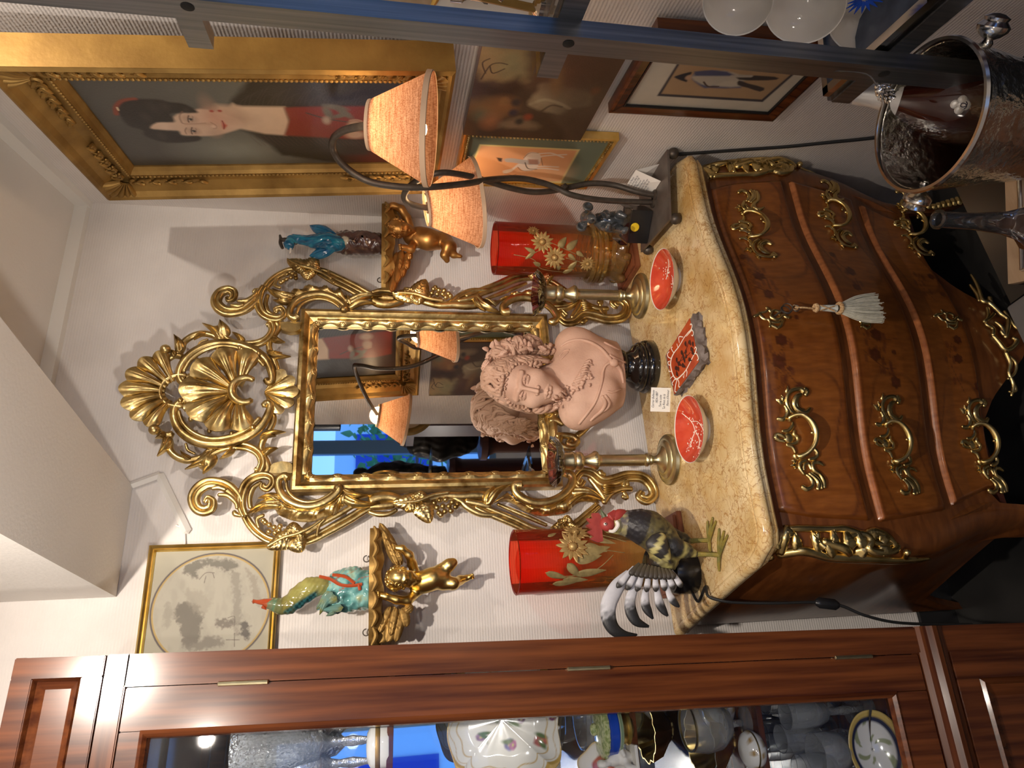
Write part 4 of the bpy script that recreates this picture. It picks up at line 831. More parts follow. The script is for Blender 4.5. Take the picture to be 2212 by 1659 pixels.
def face_sdf(X, c, Mx, s):                     # s = 1 for a head .155 m high
    q = ((X-c)@Mx)/s; A = np.array
    d = s_ell(q, (0, -.014, .020), (.056, .070, .064)); d = smin(d, s_ell(q, (0, .016, -.028), (.043, .050, .060)), .02)
    d = smin(d, np.linalg.norm(q-A((0, .047, -.078)), axis=-1)-.014, .016)
    for sg in (-1, 1):
        d = smin(d, np.linalg.norm(q-A((sg*.029, .040, -.022)), axis=-1)-.019, .016)
        d = smin(d, s_cap(q, (sg*.010, .061, .020), (sg*.034, .047, .019), .0060, .0045), .010)
        d = smax(d, -(s_ell(q, (sg*.0205, .068, .0075), (.0125, .010, .0075))), .007)
        d = smin(d, np.linalg.norm(q-A((sg*.0205, .0505, .0070)), axis=-1)-.0112, .0012)
        d = smin(d, s_cap(q, (sg*.011, .0605, .0105), (sg*.021, .0632, .0135), .0018, .0022), .0025); d = smin(d, s_cap(q, (sg*.021, .0632, .0135), (sg*.031, .056, .009), .0022, .0016), .0025)
        d = smin(d, s_cap(q, (sg*.012, .060, .0035), (sg*.029, .057, .0035), .0016, .0014), .0025)
        d = smax(d, -(np.linalg.norm(q-A((sg*.0205, .0625, .0075)), axis=-1)-.0022), .001)
        d = smin(d, np.linalg.norm(q-A((sg*.0075, .0670, -.0225)), axis=-1)-.0046, .004); d = smax(d, -(np.linalg.norm(q-A((sg*.0055, .072, -.0295)), axis=-1)-.0028), .002)
        d = smin(d, s_ell(q, (sg*.055, -.006, -.004), (.006, .014, .022)), .004)
    d = smin(d, s_cap(q, (0, .0625, .018), (0, .0785, -.0195), .0045, .0054), .006)
    d = smin(d, s_cap(q, (-.0155, .0575, -.0485), (-.004, .0655, -.0455), .0022, .0040), .003); d = smin(d, s_cap(q, (.0155, .0575, -.0485), (.004, .0655, -.0455), .0022, .0040), .003)
    d = smin(d, s_cap(q, (-.011, .0590, -.0545), (.011, .0590, -.0545), .0036, .0036), .004); d = smin(d, np.linalg.norm(q-A((0, .0625, -.0545)), axis=-1)-.0042, .004)
    d = smax(d, -s_cap(q, (-.014, .0635, -.0500), (.014, .0635, -.0500), .0009, .0009), .0015)
    return d*s
L6 = lp(tD, BY)
def bust_fn(X):
    d = face_sdf(X, HC, HM, 1.11)
    nb_ = HC+HM@np.array([0, -.02, -.045]); nk = L6([(1100, 545, .0)])[0][:3]
    d = smin(d, s_cap(X, nb_, nk, .044, .050), .018)
    sh = L6([(1140, 300, -.005, 260), (1180, 900, .0, 250)]); A_, B_ = np.array(sh[0][:3]), np.array(sh[1][:3])
    t = s_chain(X, [(*A_, .058), (*np.array(nk)+[0, .01, -.03], .072), (*B_, .056)], .03)
    ctr_ = np.array(L6([(1330, 590, .0)])[0][:3]); t = smin(t, s_ell(X, ctr_, (.125, .062, .085)), .04)
    bot = np.array(L6([(1560, 545, .0)])[0][:3]); t = smin(t, s_ell(X, bot, (.088, .052, .062)), .05)
    for q in L6([(1400, 400, .045), (1420, 730, .045)]): t = smin(t, np.linalg.norm(X-np.array(q[:3]), axis=-1)-.040, .03)
    d = smin(d, t, .03)
    return smax(d, -(X[..., 2]-(MZ+.100)), .004)
bb = snet(bust_fn, HC+[-.20, -.115, -.34], HC+[.20, .115, .10], .0036); fc_ = Vector(HC+HM@np.array([0, .055, -.025])); bb = refine(bb, bust_fn, lambda p: (p-fc_).length < .078, 2); ob('bust_body', bb, M['terra'], bust, fix=False, sharp=0)
# hair: a cap with carved locks, side curls, chignon and a wreath of roses
def hair_on(name, c, Mx, s, mt, parent, n=90, seed=3, open_=.062, bun=None, extra=None):
    r = np.random.default_rng(seed); b = MB()
    b.ell(c+Mx@(np.array([0, -.026, .022])*s), np.array([.059, .066, .066])*s, Mx, 16, 24)
    def surf(th, ph, l): # th from forehead(0) over crown to nape(1), ph side -1..1
        a = th*pi*1.02; q = np.array([math.sin(ph*1.45)*.063*(.55+.45*math.sin(min(a+.5, pi/2+.3))), 0, 0]); w_ = math.cos(ph*1.45)
        q[1] = math.cos(a+.42)*.074*max(w_, .45)-.022; q[2] = math.sin(a+.42)*.070*w_+.022+(-.045*(1-w_)*1.2 if abs(ph) > .3 else 0)
        return c+Mx@(q*(1+l)*s)
    for k in range(n):
        ph = r.uniform(-1, 1); st = r.uniform(0, .25); en = st+r.uniform(.35, .7); P = []; f = r.uniform(5, 9); o_ = r.uniform(0, 6); am = r.uniform(.03, .07)
        for t in np.linspace(0, 1, 14): P.append(surf(st+(en-st)*t, ph+am*math.sin(f*t*2+o_)+ph*.25*t, .02+.03*math.sin(pi*t)+.01*r.random()))
        b.tube(P, [(.0022+.0032*math.sin(pi*t))*s*1.15 for t in np.linspace(.08, 1, 14)], 6)
    for k in range(26):   # curls along the hairline
        ph = -1+2*k/25; p0 = surf(.02+.04*abs(ph), ph, .04); P = [p0+Mx@(np.array([.007*math.sin(q*5.5+k), .004*math.cos(q*5.5)+.004, -.012*q+.006])*s) for q in np.linspace(0, 1, 9)]; b.tube(P, np.linspace(.0046, .002, 9)*s, 6)
    if extra: extra(b, surf)
    return ob(name, b, mt, parent, sharp=0)
def bust_hair(b, surf):
    cb = np.array(L6([(720, 300, -.03)])[0][:3]); r = np.random.default_rng(5)
    for x_, y_, q_ in ((430, 400, .032), (520, 350, .034), (610, 320, .032)):
        c_ = np.array(L6([(x_, y_, .0)])[0][:3]); b.ell(c_, q_*.95)
        for k in range(20): ax = nrm(r.normal(size=3)*[1, .4, 1]); e1_ = nrm(np.cross(ax, [0, 1., .1])); e2_ = np.cross(ax, e1_); a = r.uniform(0, 6.28); b.tube([c_+q_*(e1_*math.cos(a+q)+e2_*math.sin(a+q)) for q in np.linspace(0, 1.9, 10)], .0052*np.sin(np.linspace(.3, 2.9, 10))+.0015, 6)
    for k in range(26):   # chignon of twisted locks at the back, to the right
        a = r.uniform(0, 6.28); ax = nrm(r.normal(size=3)); e1_ = nrm(np.cross(ax, [0, 0, 1.])); e2_ = np.cross(ax, e1_); rr = r.uniform(.020, .033); b.tube([cb+rr*(e1_*math.cos(a+q)+e2_*math.sin(a+q)) for q in np.linspace(0, 2.6, 12)], .006*np.sin(np.linspace(.3, 2.9, 12))+.002, 6)
    b.ell(cb, (.028, .026, .028)); 
    for k in range(22):   # ringlets falling on the left shoulder and behind the neck
        x0, y0 = (740+r.uniform(-60, 60), 860+r.uniform(-70, 60)) if k < 14 else (860+r.uniform(-50, 40), 320+r.uniform(-40, 40)); P = []
        for q in np.linspace(0, 1, 10): P.append(L6([(x0+q*(230 if k < 14 else 80)+12*math.sin(q*9+k), y0-q*(40 if k < 14 else 0)+16*math.cos(q*9+k), -.005+.012*math.sin(q*7+k))])[0][:3])
        b.tube(P, .0062*np.sin(np.linspace(.35, 2.9, 10))+.0015, 6)
hair_on('hair', HC, HM, 1.12, M['terrad'], bust, 120, 3, extra=bust_hair)
def rose(b, c, n, r, seed=0):
    c = np.array(c, float); n = nrm(np.array(n, float)); e1_ = nrm(np.cross(n, [.3, .2, 1.])); e2_ = np.cross(n, e1_); Mx = np.stack([e1_, e2_, n], 1); o_ = seed*1.3
    b.lathe([(0, .34*r), (.16*r, .42*r), (.24*r, .34*r), (.22*r, .16*r), (.44*r, .38*r), (.52*r, .30*r), (.48*r, .08*r), (.74*r, .24*r), (.82*r, .16*r), (.72*r, -.04*r), (.98*r, .06*r), (1.02*r, -.04*r), (.80*r, -.28*r), (0, -.45*r)], 40, c, M=Mx, rib=lambda q, z, a: q*(1+.13*np.cos(5*a+q/r*7+o_)))
b = MB()
for k, (x, y, dy, r) in enumerate(((355, 365, .01, 74), (305, 465, .02, 78), (470, 360, .03, 70), (560, 300, .02, 66), (480, 270, -.01, 55), (640, 260, .0, 60), (840, 320, .01, 50), (680, 250, -.02, 50))):
    q = L6([(x, y, dy, r)])[0]; rose(b, q[:3], np.array(q[:3])-HC+[0, -.03, 0], q[3]*.95, k)
for k in range(16):
    t = k/15; q0 = np.array(L6([(330+420*t, 330-60*math.sin(pi*t), .02)])[0][:3]); o_ = nrm(np.array([math.sin(k*2.3), -.5, math.cos(k*1.7)])); b.leaf(q0, q0+o_*.022, .015, (0, -1, 0), .004, .002, nu=8, nv=6, ex=.5)
ob('flower_garland', b, M['terra'], bust, sharp=60)
# drapery: bands, knot and fringe of leaves laid over the chest
def onbust(x, y, lift=.004):                   # first hit of the picture ray with the body
    px, py = tD([(x, y)])[0]; r = nrm(ray(px, py)); t = ((np.array([BX, BY, 1.15])-cC)@r)-.25; 
    for _ in range(60):
        d_ = float(bust_fn((cC+r*t).reshape(1, 1, 1, 3))[0, 0, 0]); t += max(d_*.8, .0006) if d_ > .0004 else 0
        if t > 2.6: return atY(px, py, BY-.05)
        if d_ <= .0004: break
    else: return atY(px, py, BY-.05)
    return cC+r*t-r*lift
b = MB()
for S in ([(1010, 300, 5), (1080, 255, 7), (1180, 235, 7), (1290, 260, 7), (1390, 320, 8), (1460, 400, 9), (1500, 450, 9)], [(1500, 450, 8), (1440, 470, 6), (1410, 530, 6), (1400, 620, 6), (1370, 730, 6), (1330, 830, 6), (1260, 930, 6), (1180, 1030, 6)],
          [(1490, 440, 9), (1540, 480, 10), (1580, 540, 8), (1600, 640, 5)], [(1470, 380, 6), (1540, 420, 7), (1620, 450, 5)], [(1400, 770, 9), (1430, 830, 9), (1400, 900, 8), (1330, 960, 7), (1290, 1000, 5)], [(1430, 760, 7), (1470, 830, 7), (1440, 890, 6), (1370, 930, 5)], [(1000, 390, 4), (1040, 340, 4), (1090, 330, 4)], [(1010, 420, 4), (1060, 370, 4), (1080, 350, 4)], [(1560, 330, 5), (1500, 300, 5), (1420, 260, 5)], [(1580, 700, 5), (1500, 730, 5), (1450, 720, 5)]):
    q = spline(np.array(S, float), 4); b.tube([onbust(x, y, .001) for x, y, r in q], [r*PXM/4.366*2.2 for x, y, r in q], 7)
b.ell(onbust(1510, 450, .004), (.013, .009, .013)); 
rr_ = np.random.default_rng(2)
for k in range(46):   # fringe garland over the breast
    t = rr_.random(); x = 960+330*t+rr_.normal()*22; y = 820-250*t+rr_.normal()*36; a_ = rr_.uniform(0, 6.28); p = onbust(x, y, .003); q = onbust(x+34*math.cos(a_), y+34*math.sin(a_), .008); b.leaf(p, q, .011, (0, -1, .2), .003, .003, nu=5, nv=4)
for k in range(9): x = 1200+18*math.sin(k); q = [onbust(1120+k*16, 660-k*26, .003), onbust(1170+k*14, 640-k*26, .006), onbust(1240+8*k+18*math.sin(k*2.), 615-k*20, .004)]; b.tube(q, [.0045, .0045, .0015], 6, sub=4)
ob('drapery', b, M['terra'], bust, sharp=60)
# ------------------------------------------------------------------ candlesticks with amethyst drip pans
def candlestick(x, y, lab):
    t = thing('candlestick', (x, y, MZ), lab, 'candlestick', 'brass candlesticks either side of the bust'); o_ = (x, y, MZ); b = MB()
    pr = [(0, 0), (.066, 0), (.068, .003), (.067, .008), (.064, .012), (.056, .017), (.052, .0165), (.050, .019), (.040, .024), (.036, .0235), (.034, .026), (.022, .032), (.014, .037), (.010, .044), (.009, .050), (.013, .053), (.015, .058), (.013, .062)]
    b.lathe(pr, 56, o_); b.lathe([(.0670, .006), (.0655, .012), (.060, .015)], 144, o_, rib=lambda r, z, a: r+.0012+.0014*np.cos(72*a+z*900)); ob('foot', b, M['brass'], t, sharp=40)
    b = MB(); b.lathe([(.013, .062), (.0175, .065), (.0175, .070), (.014, .073), (.0155, .076), (.0150, .080)], 40, o_); b.lathe([(.0150, .080+k*.0024) for k in range(49)], 56, o_, rib=lambda r, z, a: r+.0007*np.cos(14*a)*math.cos(z*900)+.0002)
    o_ = (x, y, MZ+.045); b.lathe([(.0155, .150), (.0165, .156), (.024, .160), (.0255, .166), (.022, .172), (.016, .182), (.0125, .192), (.013, .196)], 64, o_, rib=lambda r, z, a: r+(.0009*np.cos(24*a) if .158 < z < .168 else 0)); ob('stem', b, M['brass'], t, sharp=50)
    b = MB(); b.lathe([(.013, .196), (.021, .200), (.024, .206), (.0235, .216), (.021, .220), (.0235, .224), (.0245, .230), (.022, .236), (.0225, .252), (.020, .254), (.010, .254)], 56, o_, rib=lambda r, z, a: r+(.0008*np.cos(30*a) if .222 < z < .233 else 0)); ob('candle_socket', b, M['brass'], t, sharp=50)
    b = MB(); zf = lambda r: .254+.0*r
    def rib(r, z, a): return r*(1+.07*np.clip((r-.03)/.04, 0, 1)*np.sin(6*a+.6)+.03*np.sin(17*a)*(r > .04))
    b.lathe([(.011, .252), (.020, .251), (.034, .2535), (.048, .260), (.060, .270), (.066, .278), (.067, .2795), (.060, .2745), (.048, .264), (.034, .2575), (.020, .2555), (.011, .2565)], 60, o_, rib=rib); ob('drip_pan', b, M['ameth'], t, sharp=70)
candlestick(1.012, 1.722, 'brass candlestick with dark red glass drip pan in front of the coiled red vase'); candlestick(.497, 1.700, 'brass candlestick with dark red glass drip pan beside the rooster')
# ------------------------------------------------------------------ red lacquer bowls
def bowl(x, y, lab, seed, branch):
    t = thing('bowl', (x, y, MZ), lab, 'bowl', 'red bowls on the marble top'); o_ = (x, y, MZ); b = MB()
    b.lathe([(0, .001), (.030, .001), (.031, 0), (.033, 0), (.034, .004), (.037, .0075), (.049, .0135), (.063, .0225), (.0745, .0335), (.0800, .0405), (.0812, .0410), (.0808, .0400)], 56, o_); ob('outside', b, M['cream'], t, sharp=60, label='pale glazed outside and foot')
    b = MB(); ip = [(.0804, .0405), (.0735, .0348), (.060, .0250), (.046, .0165), (.034, .0115), (.0, .0098)]; b.lathe(ip, 56, o_); ob('inside', b, M['coral'], t, sharp=60, label='glossy coral red inside')
    r = np.random.default_rng(seed); q = MB(); zf = lambda rr: np.interp(rr, [p[0] for p in ip][::-1], [p[1] for p in ip][::-1])
    def pt(u, v): rr = math.hypot(u, v); return (x+u, y+v, MZ+zf(rr)+.0006)
    for S in branch: q.tube([pt(u, v) for u, v in spline(np.array(S), 6)], .0010, 5)
    for k in range(70):
        c = branch[k % len(branch)][k % len(branch[k % len(branch)])]; u, v = c[0]+r.normal()*.010, c[1]+r.normal()*.010
        if math.hypot(u, v) < .070: q.ell(pt(u, v), (.0012+.0012*r.random(),)*2+(.0006,), nu=4, nv=6)
    ob('blossom_decoration', q, M['slip'], t, label='white blossom branches inside')
bowl(.926, 1.487, 'red bowl with white flecks inside, before the right-hand candlestick', 1, [[(-.05, -.03), (-.03, -.01), (-.012, .0), (.004, -.004)], [(.05, -.02), (.035, .01), (.02, .03)], [(-.02, -.055), (.0, -.045), (.02, -.05)]])
bowl(.507, 1.478, 'red bowl with a white blossoming branch inside, before the left-hand candlestick', 2, [[(.055, .04), (.03, .03), (.005, .025), (-.02, .012), (-.045, .014)], [(.03, .03), (.02, .005), (.0, -.012), (-.02, -.02)], [(.005, .025), (-.01, .04), (-.03, .045)]])
# ------------------------------------------------------------------ enamelled lava tile
q = [atZ(*p, MZ+.022) for p in ((1497, 677), (1516, 782), (1456, 855), (1437, 767))]
tile = thing('decorative_tile', (*np.mean(q, 0)[:2], MZ), 'diamond-set stone tile with orange enamel and white scrolls lying before the bust', 'tile')
nseg = 14; top = []; 
for i in range(4):
    for k in range(nseg): t = k/nseg; p = q[i]*(1-t)+q[(i+1) % 4]*t; top.append(p)
top = np.array(top); cen = top.mean(0); r = np.random.default_rng(4); L_ = []
for z, sc, am in ((.0, .985, .0035), (.006, 1.0, .0035), (.014, 1.0, .0035), (.022, .99, .0015)): P = cen+(top-cen)*sc+r.normal(size=top.shape)*am*[1, 1, .0]; P[:, 2] = MZ+z; L_.append(P)
b = MB(); b.grid(np.array(L_), cv=True); n_ = len(top); b.f.append(tuple(range(n_))[::-1]); b.f.append(tuple(3*n_+i for i in range(n_))); b.mi += [0, 0]; ob('stone_slab', b, M['stone'], tile, sharp=30)
t7 = TT(1390, 660, 6.912); tz = lambda pts, h=.0235: [(*atZ(*t7([p[:2]])[0], MZ+h)[:2], MZ+h) for p in pts]
b = MB(); b.prism(tz([(700, 190), (830, 840), (470, 1340-15), (350, 735)], .0215), (0, 0, .0018)); ob('enamel_field', b, M['orange'], tile, smooth=False, label='orange enamel field')
b = MB()
for S in ([(700, 290, 8), (705, 275, 8), (725, 290, 9), (715, 350, 9), (660, 410, 8), (600, 490, 8), (530, 610, 9), (460, 700, 10), (420, 780, 11), (405, 880, 12), (425, 990, 12), (460, 1070, 12), (500, 1095, 12), (560, 1050, 11), (630, 970, 9), (690, 860, 8), (740, 760, 8), (775, 700, 9), (790, 640, 9), (775, 620, 8), (760, 650, 6)],
          [(590, 470, 6), (530, 470, 8), (535, 560, 5)], [(715, 350, 8), (745, 400, 8), (735, 450, 8), (715, 440, 5)], [(640, 460, 5), (700, 390, 8), (720, 370, 6)], [(430, 620, 8), (415, 640, 8), (440, 690, 8), (455, 700, 6)], [(385, 690, 7), (360, 720, 9), (370, 770, 9), (415, 790, 7)], [(390, 830, 7), (365, 850, 9), (380, 890, 8), (405, 880, 6)], [(385, 960, 6), (380, 985, 8), (420, 980, 7)], [(410, 1080, 6), (400, 1090, 7), (440, 1050, 6)],
          [(440, 1190, 8), (430, 1160, 8), (460, 1110, 8), (490, 1100, 8)], [(490, 1290, 8), (470, 1280, 8), (480, 1190, 9), (500, 1110, 8)], [(545, 1215, 8), (525, 1210, 8), (530, 1150, 8), (510, 1100, 8)], [(640, 1060, 5), (650, 1000, 8), (640, 950, 5)], [(800, 820, 7), (820, 790, 9), (800, 730, 9), (770, 715, 7)], [(590, 1050, 4), (600, 1080, 5), (605, 1020, 4)], [(500, 570, 5), (510, 620, 6)]):
    b.tube(tz(S, .0236), [p[2]*.00118/6.912 for p in S], 6, n=(0, 0, 1), flat=.5, sub=5)
ob('white_scrollwork', b, M['slip'], tile, label='white raised scrolls')
b = MB(); r = np.random.default_rng(8)
for x, y, a, l in ((620, 540, 1.2, 80), (680, 520, 1.1, 90), (730, 540, 1.3, 80), (560, 680, .9, 90), (590, 750, 1.2, 90), (640, 660, 1.9, 80), (700, 640, .4, 70), (720, 680, .8, 80), (490, 780, 1.3, 80), (510, 850, .6, 90), (570, 880, .5, 90), (470, 930, .2, 80), (520, 920, 1.4, 70), (490, 1000, 1.0, 70), (610, 790, 1.4, 70), (650, 740, 2.2, 60), (670, 800, .3, 70)):
    p = tz([(x, y), (x+l*math.cos(a)*.8, y+l*math.sin(a))]); b.leaf(p[0], p[1], 62*.00118/6.9, (0, 0, 1), .0008, .0006, nu=6, nv=4)
b.tube(tz([(680, 520), (640, 650), (560, 800), (490, 1000)]), .0008, 5, sub=4); b.tube(tz([(700, 700), (620, 780), (520, 850)]), .0008, 5, sub=4); ob('brown_leaf_pattern', b, M['darkbrown'], tile, label='dark brown leaf spray')
# ------------------------------------------------------------------ handwritten cards
def text_mesh(name, lines, o_, ex, ey, size, mt, parent, shear=.3, gap=1.25):
    """lines of writing as flat meshes on the plane at o_ spanned by ex (along) and ey (up)"""
    ex, ey = nrm(np.array(ex, float)), nrm(np.array(ey, float)); n = np.cross(ex, ey); B = MB()
    for i, l in enumerate(lines):
        dx = 0
        if isinstance(l, tuple): l, dx = l
        cu = bpy.data.curves.new('t', 'FONT'); cu.body = l; cu.size = size; cu.shear = shear; cu.resolution_u = 2; to = bpy.data.objects.new('t', cu); COL.objects.link(to)
        dg = bpy.context.evaluated_depsgraph_get(); me = bpy.data.meshes.new_from_object(to.evaluated_get(dg))
        V = np.array([v.co[:] for v in me.vertices]).reshape(-1, 3); Fs = [tuple(p.vertices) for p in me.polygons]; bpy.data.objects.remove(to); bpy.data.curves.remove(cu); bpy.data.meshes.remove(me)
        if len(V): B.add(np.array(o_)+(V[:, :1]*.82+dx)*ex+(V[:, 1:2]-i*size*gap)*ey+n*.0006, Fs)
    return ob(name, B, mt, parent, smooth=False, fix=False)
c0, c1 = atZ(1447, 890, MZ), atZ(1449, 838, MZ); ex = nrm(c1-c0); wd = np.linalg.norm(c1-c0); up = nrm(np.array([-ex[1]*-.30, ex[0]*.30, 1.])); up = nrm(np.array([0, 0, 1.])+.28*np.array([-ex[1], ex[0], 0])); hh = .052
cd_ = thing('price_card', (*((c0+c1)/2)[:2], MZ), 'small white handwritten card propped against the black socle of the bust', 'card')
b = MB(); b.hexa([c0, c1, c1+up*hh, c0+up*hh], [p+np.cross(up, ex)*.0006 for p in (c0, c1, c1+up*hh, c0+up*hh)]); ob('card_sheet', b, M['card'], cd_, smooth=False)
nn = np.cross(ex, up); o_ = c0+up*(hh-.009)+ex*.004+nn*(.0004)
text_mesh('handwriting', [('Carrier Belleuse', .006), ('1824-1887', .018), ('Terre cuite', .008), ('"La Rose de la', .002), ('Fiore d\'Amour', .012)], o_, ex, up, .0088, M['ink'], cd_, .35, 1.1)
# ------------------------------------------------------------------ glass vases
def gilt_flower(b, P, n, r, k=14, lobed=True):
    n = nrm(n); e1_ = nrm(np.cross([0, 0, 1.], n)); e2_ = np.cross(n, e1_); P = np.array(P)
    for i in range(k):
        a = 2*pi*i/k+.1; o_ = e1_*math.cos(a)+e2_*math.sin(a); l = r*(1 if i % 2 else .88); b.leaf(P+o_*r*.25, P+o_*l, r*.30, n, r*.05, r*.05, nu=5, nv=4, vein=.6, tip=.8)
    b.ell(P+n*.001, r*.27, nu=6, nv=10)
def vase(cx, cyy, zb, R_, H, lab, fl, lv, st, coil, mt):
    t = thing('glass_vase', (cx, cyy, zb), lab, 'vase', 'ruby to amber glass vases'); o_ = (cx, cyy, zb)
    def rib(r, z, a): k = np.clip((.62*H-z)/(.3*H), 0, 1); return r*(1+.012*k*np.cos(10*a+z*38))
    zs = np.linspace(.012, H, 40); b = MB(); prof = [(R_*.55, .004), (R_*.93, .008)]+[(R_*(.965+.035*z/H), z) for z in zs]
    b.lathe(prof, 60, o_, rib=rib); b.lathe([(R_*.99, H), (R_*1.012, H+.0015), (R_*.985, H+.003), (R_*.955, H)], 60, o_); ob('glass_body', b, mt, t, sharp=60)
    def sp(ph, z, l=.0012): return np.array([cx+(R_*(.965+.035*z/H)+l)*math.sin(ph), cyy-(R_*(.965+.035*z/H)+l)*math.cos(ph), zb+z])
    nv = lambda ph: np.array([math.sin(ph), -math.cos(ph), 0])
    for ph, z, r in fl: b = MB(); gilt_flower(b, sp(ph, z), nv(ph), r); ob('gilt_flower', b, M['enam'], t, sharp=60)
    b = MB()
    for p0, z0, p1, z1, w in lv:
        A_, B_ = sp(p0, z0), sp(p1, z1); pm = (p0+p1)/2; b.leaf(A_, B_, w*.66, nv(pm), .0022+R_*(1-math.cos((p1-p0)/2))*1.2, .001, nu=8, nv=6, vein=.3, tip=.7)
    for S in st: b.tube([sp(a, z, .001) for a, z in spline(np.array(S), 6)], .0011, 5)
    ob('gilt_leaf', b, M['enamg'], t, sharp=60)
    if coil: coil(t, o_)
    return t
# right-hand vase (coiled) : base (1330,556); left-hand vase: mouth (1077,1222)
VR = np.array([1.196, 1.775]); VL = np.array([.255, 1.775]); ph_R = math.atan2(VR[0], VR[1]); ph_L = math.atan2(VL[0], VL[1])
def plinth(x, y, w, h, lab, rz):
    b = MB(); b.box((x, y, MZ+h/2), (w, w*.92, h), bev=.0015); b.box((x, y, MZ+h+.004), (w*.92, w*.84, .008), bev=.0015); return ob('plinth', b, M['plinth'], smooth=False, label=lab, category='plinth')
plinth(VR[0]-.008, VR[1], .178, .014, 'square brown wooden plinth under the coiled vase', 0); plinth(VL[0], VL[1], .20, .014, 'square brown wooden plinth under the vase behind the rooster', 0)
zb = MZ+.022
def coils(t, o_):
    b = MB(); R_ = .081; P = []
    for q in np.linspace(0, 1, 150): a = q*2*pi*3.6; P.append((o_[0]+(R_+.008)*math.sin(a), o_[1]-(R_+.008)*math.cos(a), o_[2]+.062+.060*q))
    b.tube(P, [.0085*math.sin(min(q*14+.25, pi/2))*(1 if q < .93 else max(.15, (1-q)/.07)) for q in np.linspace(0, 1, 150)], 8); ob('glass_coil', b, M['ambr'], t)
    b = MB(); b.lathe([(.060, .0), (.085, .004), (.092, .018), (.086, .032), (.079, .040), (.078, .055)], 72, o_, rib=lambda r, z, a: r*(1+(.10*np.sin(7*a)+.05*np.sin(13*a+1))*np.clip((.036-z)/.03, 0, 1)))
    for k in range(7): a = k*2*pi/7+.2; c = (o_[0]+.090*math.sin(a), o_[1]-.090*math.cos(a), o_[2]+.012); b.ell(c, (.012, .012, .014), nu=6, nv=8)
    ob('ruffled_base', b, M['ambr'], t)
p = ph_R
vase(VR[0], VR[1], zb, .081, .405, 'ruby and amber glass vase with a glass coil and gilt chrysanthemums, right of the mirror',
     [(-p+.30, .275, .036), (-p-.25, .235, .036), (-p-.45, .13, .026), (-p+.75, .30, .02)],
     [(-p+.1, .225, -p+.55, .20, .034), (-p+.05, .20, -p+.45, .165, .034), (-p-.75, .185, -p-.35, .165, .03), (-p-.55, .22, -p-.8, .215, .025), (-p-.1, .30, -p-.35, .325, .02), (-p-.1, .295, -p+.08, .33, .02), (-p-.6, .275, -p-.45, .30, .022), (-p-.1, .195, -p-.3, .17, .022), (-p+.0, .17, -p-.18, .145, .022), (-p-.95, .20, -p-.7, .17, .025)],
     [[(-p-.2, .36), (-p-.35, .30), (-p-.75, .27), (-p-.9, .20)], [(-p+.3, .25), (-p+.1, .21), (-p-.1, .17)], [(-p-.35, .32), (-p-.05, .29), (-p+.1, .255)], [(-p-.25, .2), (-p-.4, .15)]], coils, M['ruby'])
p = ph_L
vase(VL[0], VL[1], zb, .081, .405, 'ruby to amber glass vase with gilt daisy, standing behind the rooster',
     [(-p+.40, .272, .043), (-p+.95, .255, .035)],
     [(-p-.35, .345, -p-.55, .29, .026), (-p-.1, .29, -p-.55, .255, .034), (-p-.05, .27, -p+.1, .20, .036), (-p+.15, .25, -p+.35, .175, .036), (-p-.45, .27, -p-.35, .19, .030), (-p-.6, .30, -p-.65, .235, .026), (-p-.75, .325, -p-.70, .26, .026), (-p+.45, .24, -p+.2, .185, .03), (-p+.75, .225, -p+.45, .16, .03), (-p+.8, .33, -p+.95, .305, .016)],
     [[(-p+.3, .24), (-p+.25, .19), (-p+.15, .14)], [(-p-.35, .345), (-p-.5, .29), (-p-.35, .22), (-p+.1, .17)], [(-p+.95, .235), (-p+.8, .19), (-p+.5, .13)]], None, M['ruby'])
# ------------------------------------------------------------------ painted metal rooster
ROY = 1.545; tR = TT(1040, 1080, 3.95); LR = lp(tR, ROY)
feet = [atZ(1537, 1167, MZ), atZ(1559, 1199, MZ)]
roo = thing('rooster_figure', (*((feet[0]+feet[1])/2)[:2], MZ), 'painted metal rooster, black and cream, standing on the left end of the marble', 'figurine')
body = LR([(1085, 215, .0, 62), (1150, 200, .0, 66), (1230, 200, .0, 82), (1330, 215, .005, 118), (1430, 250, .005, 140), (1530, 330, .005, 130), (1570, 420, 0, 118), (1560, 510, -.005, 95), (1500, 570, -.01, 66)])
th1 = LR([(1640, 400, .03, 80), (1740, 430, .025, 60), (1830, 462, .02, 28)]); th2 = LR([(1640, 310, -.03, 70), (1720, 335, -.03, 50), (1780, 350, -.03, 24)])
def roo_fn(X):
    d = smin(s_chain(X, body, .02), s_chain(X, th1, .008), .014); d = smin(d, s_chain(X, th2, .008), .012)
    nn_ = .0011*np.sin(X[..., 0]*520+4*np.sin(X[..., 2]*260))*np.sin(X[..., 2]*380); return d+nn_
def bounds(*chs): P = np.array([p[:3] for c in chs for p in c]); R_ = max(p[3] for c in chs for p in c); return P.min(0)-R_-.006, P.max(0)+R_+.006
mbr = snet(roo_fn, *bounds(body, th1, th2), .0032); V = mbr.v[0]
def lin(c): return np.array(c)
def chain_t(V, ch):                             # nearest parameter along a chain
    best = np.full(len(V), 9.); tt = np.zeros(len(V))
    for i, (p, q) in enumerate(zip(ch[:-1], ch[1:])):
        a, d = np.array(p[:3]), np.array(q[:3])-np.array(p[:3]); t = np.clip(((V-a)@d)/(d@d), 0, 1); r = np.linalg.norm(V-a-t[:, None]*d, axis=1)/(p[3]+q[3]); m_ = r < best; best[m_] = r[m_]; tt[m_] = i+t[m_]
    return tt
tt = chain_t(V, body); nz_ = vnoise(V[:, 0]*160, V[:, 2]*160, 3); tt2 = tt+(nz_-.5)*.7
cr = lambda t, pts: np.stack([np.interp(t, [p[0] for p in pts], [p[1][i] for p in pts]) for i in range(3)], 1)
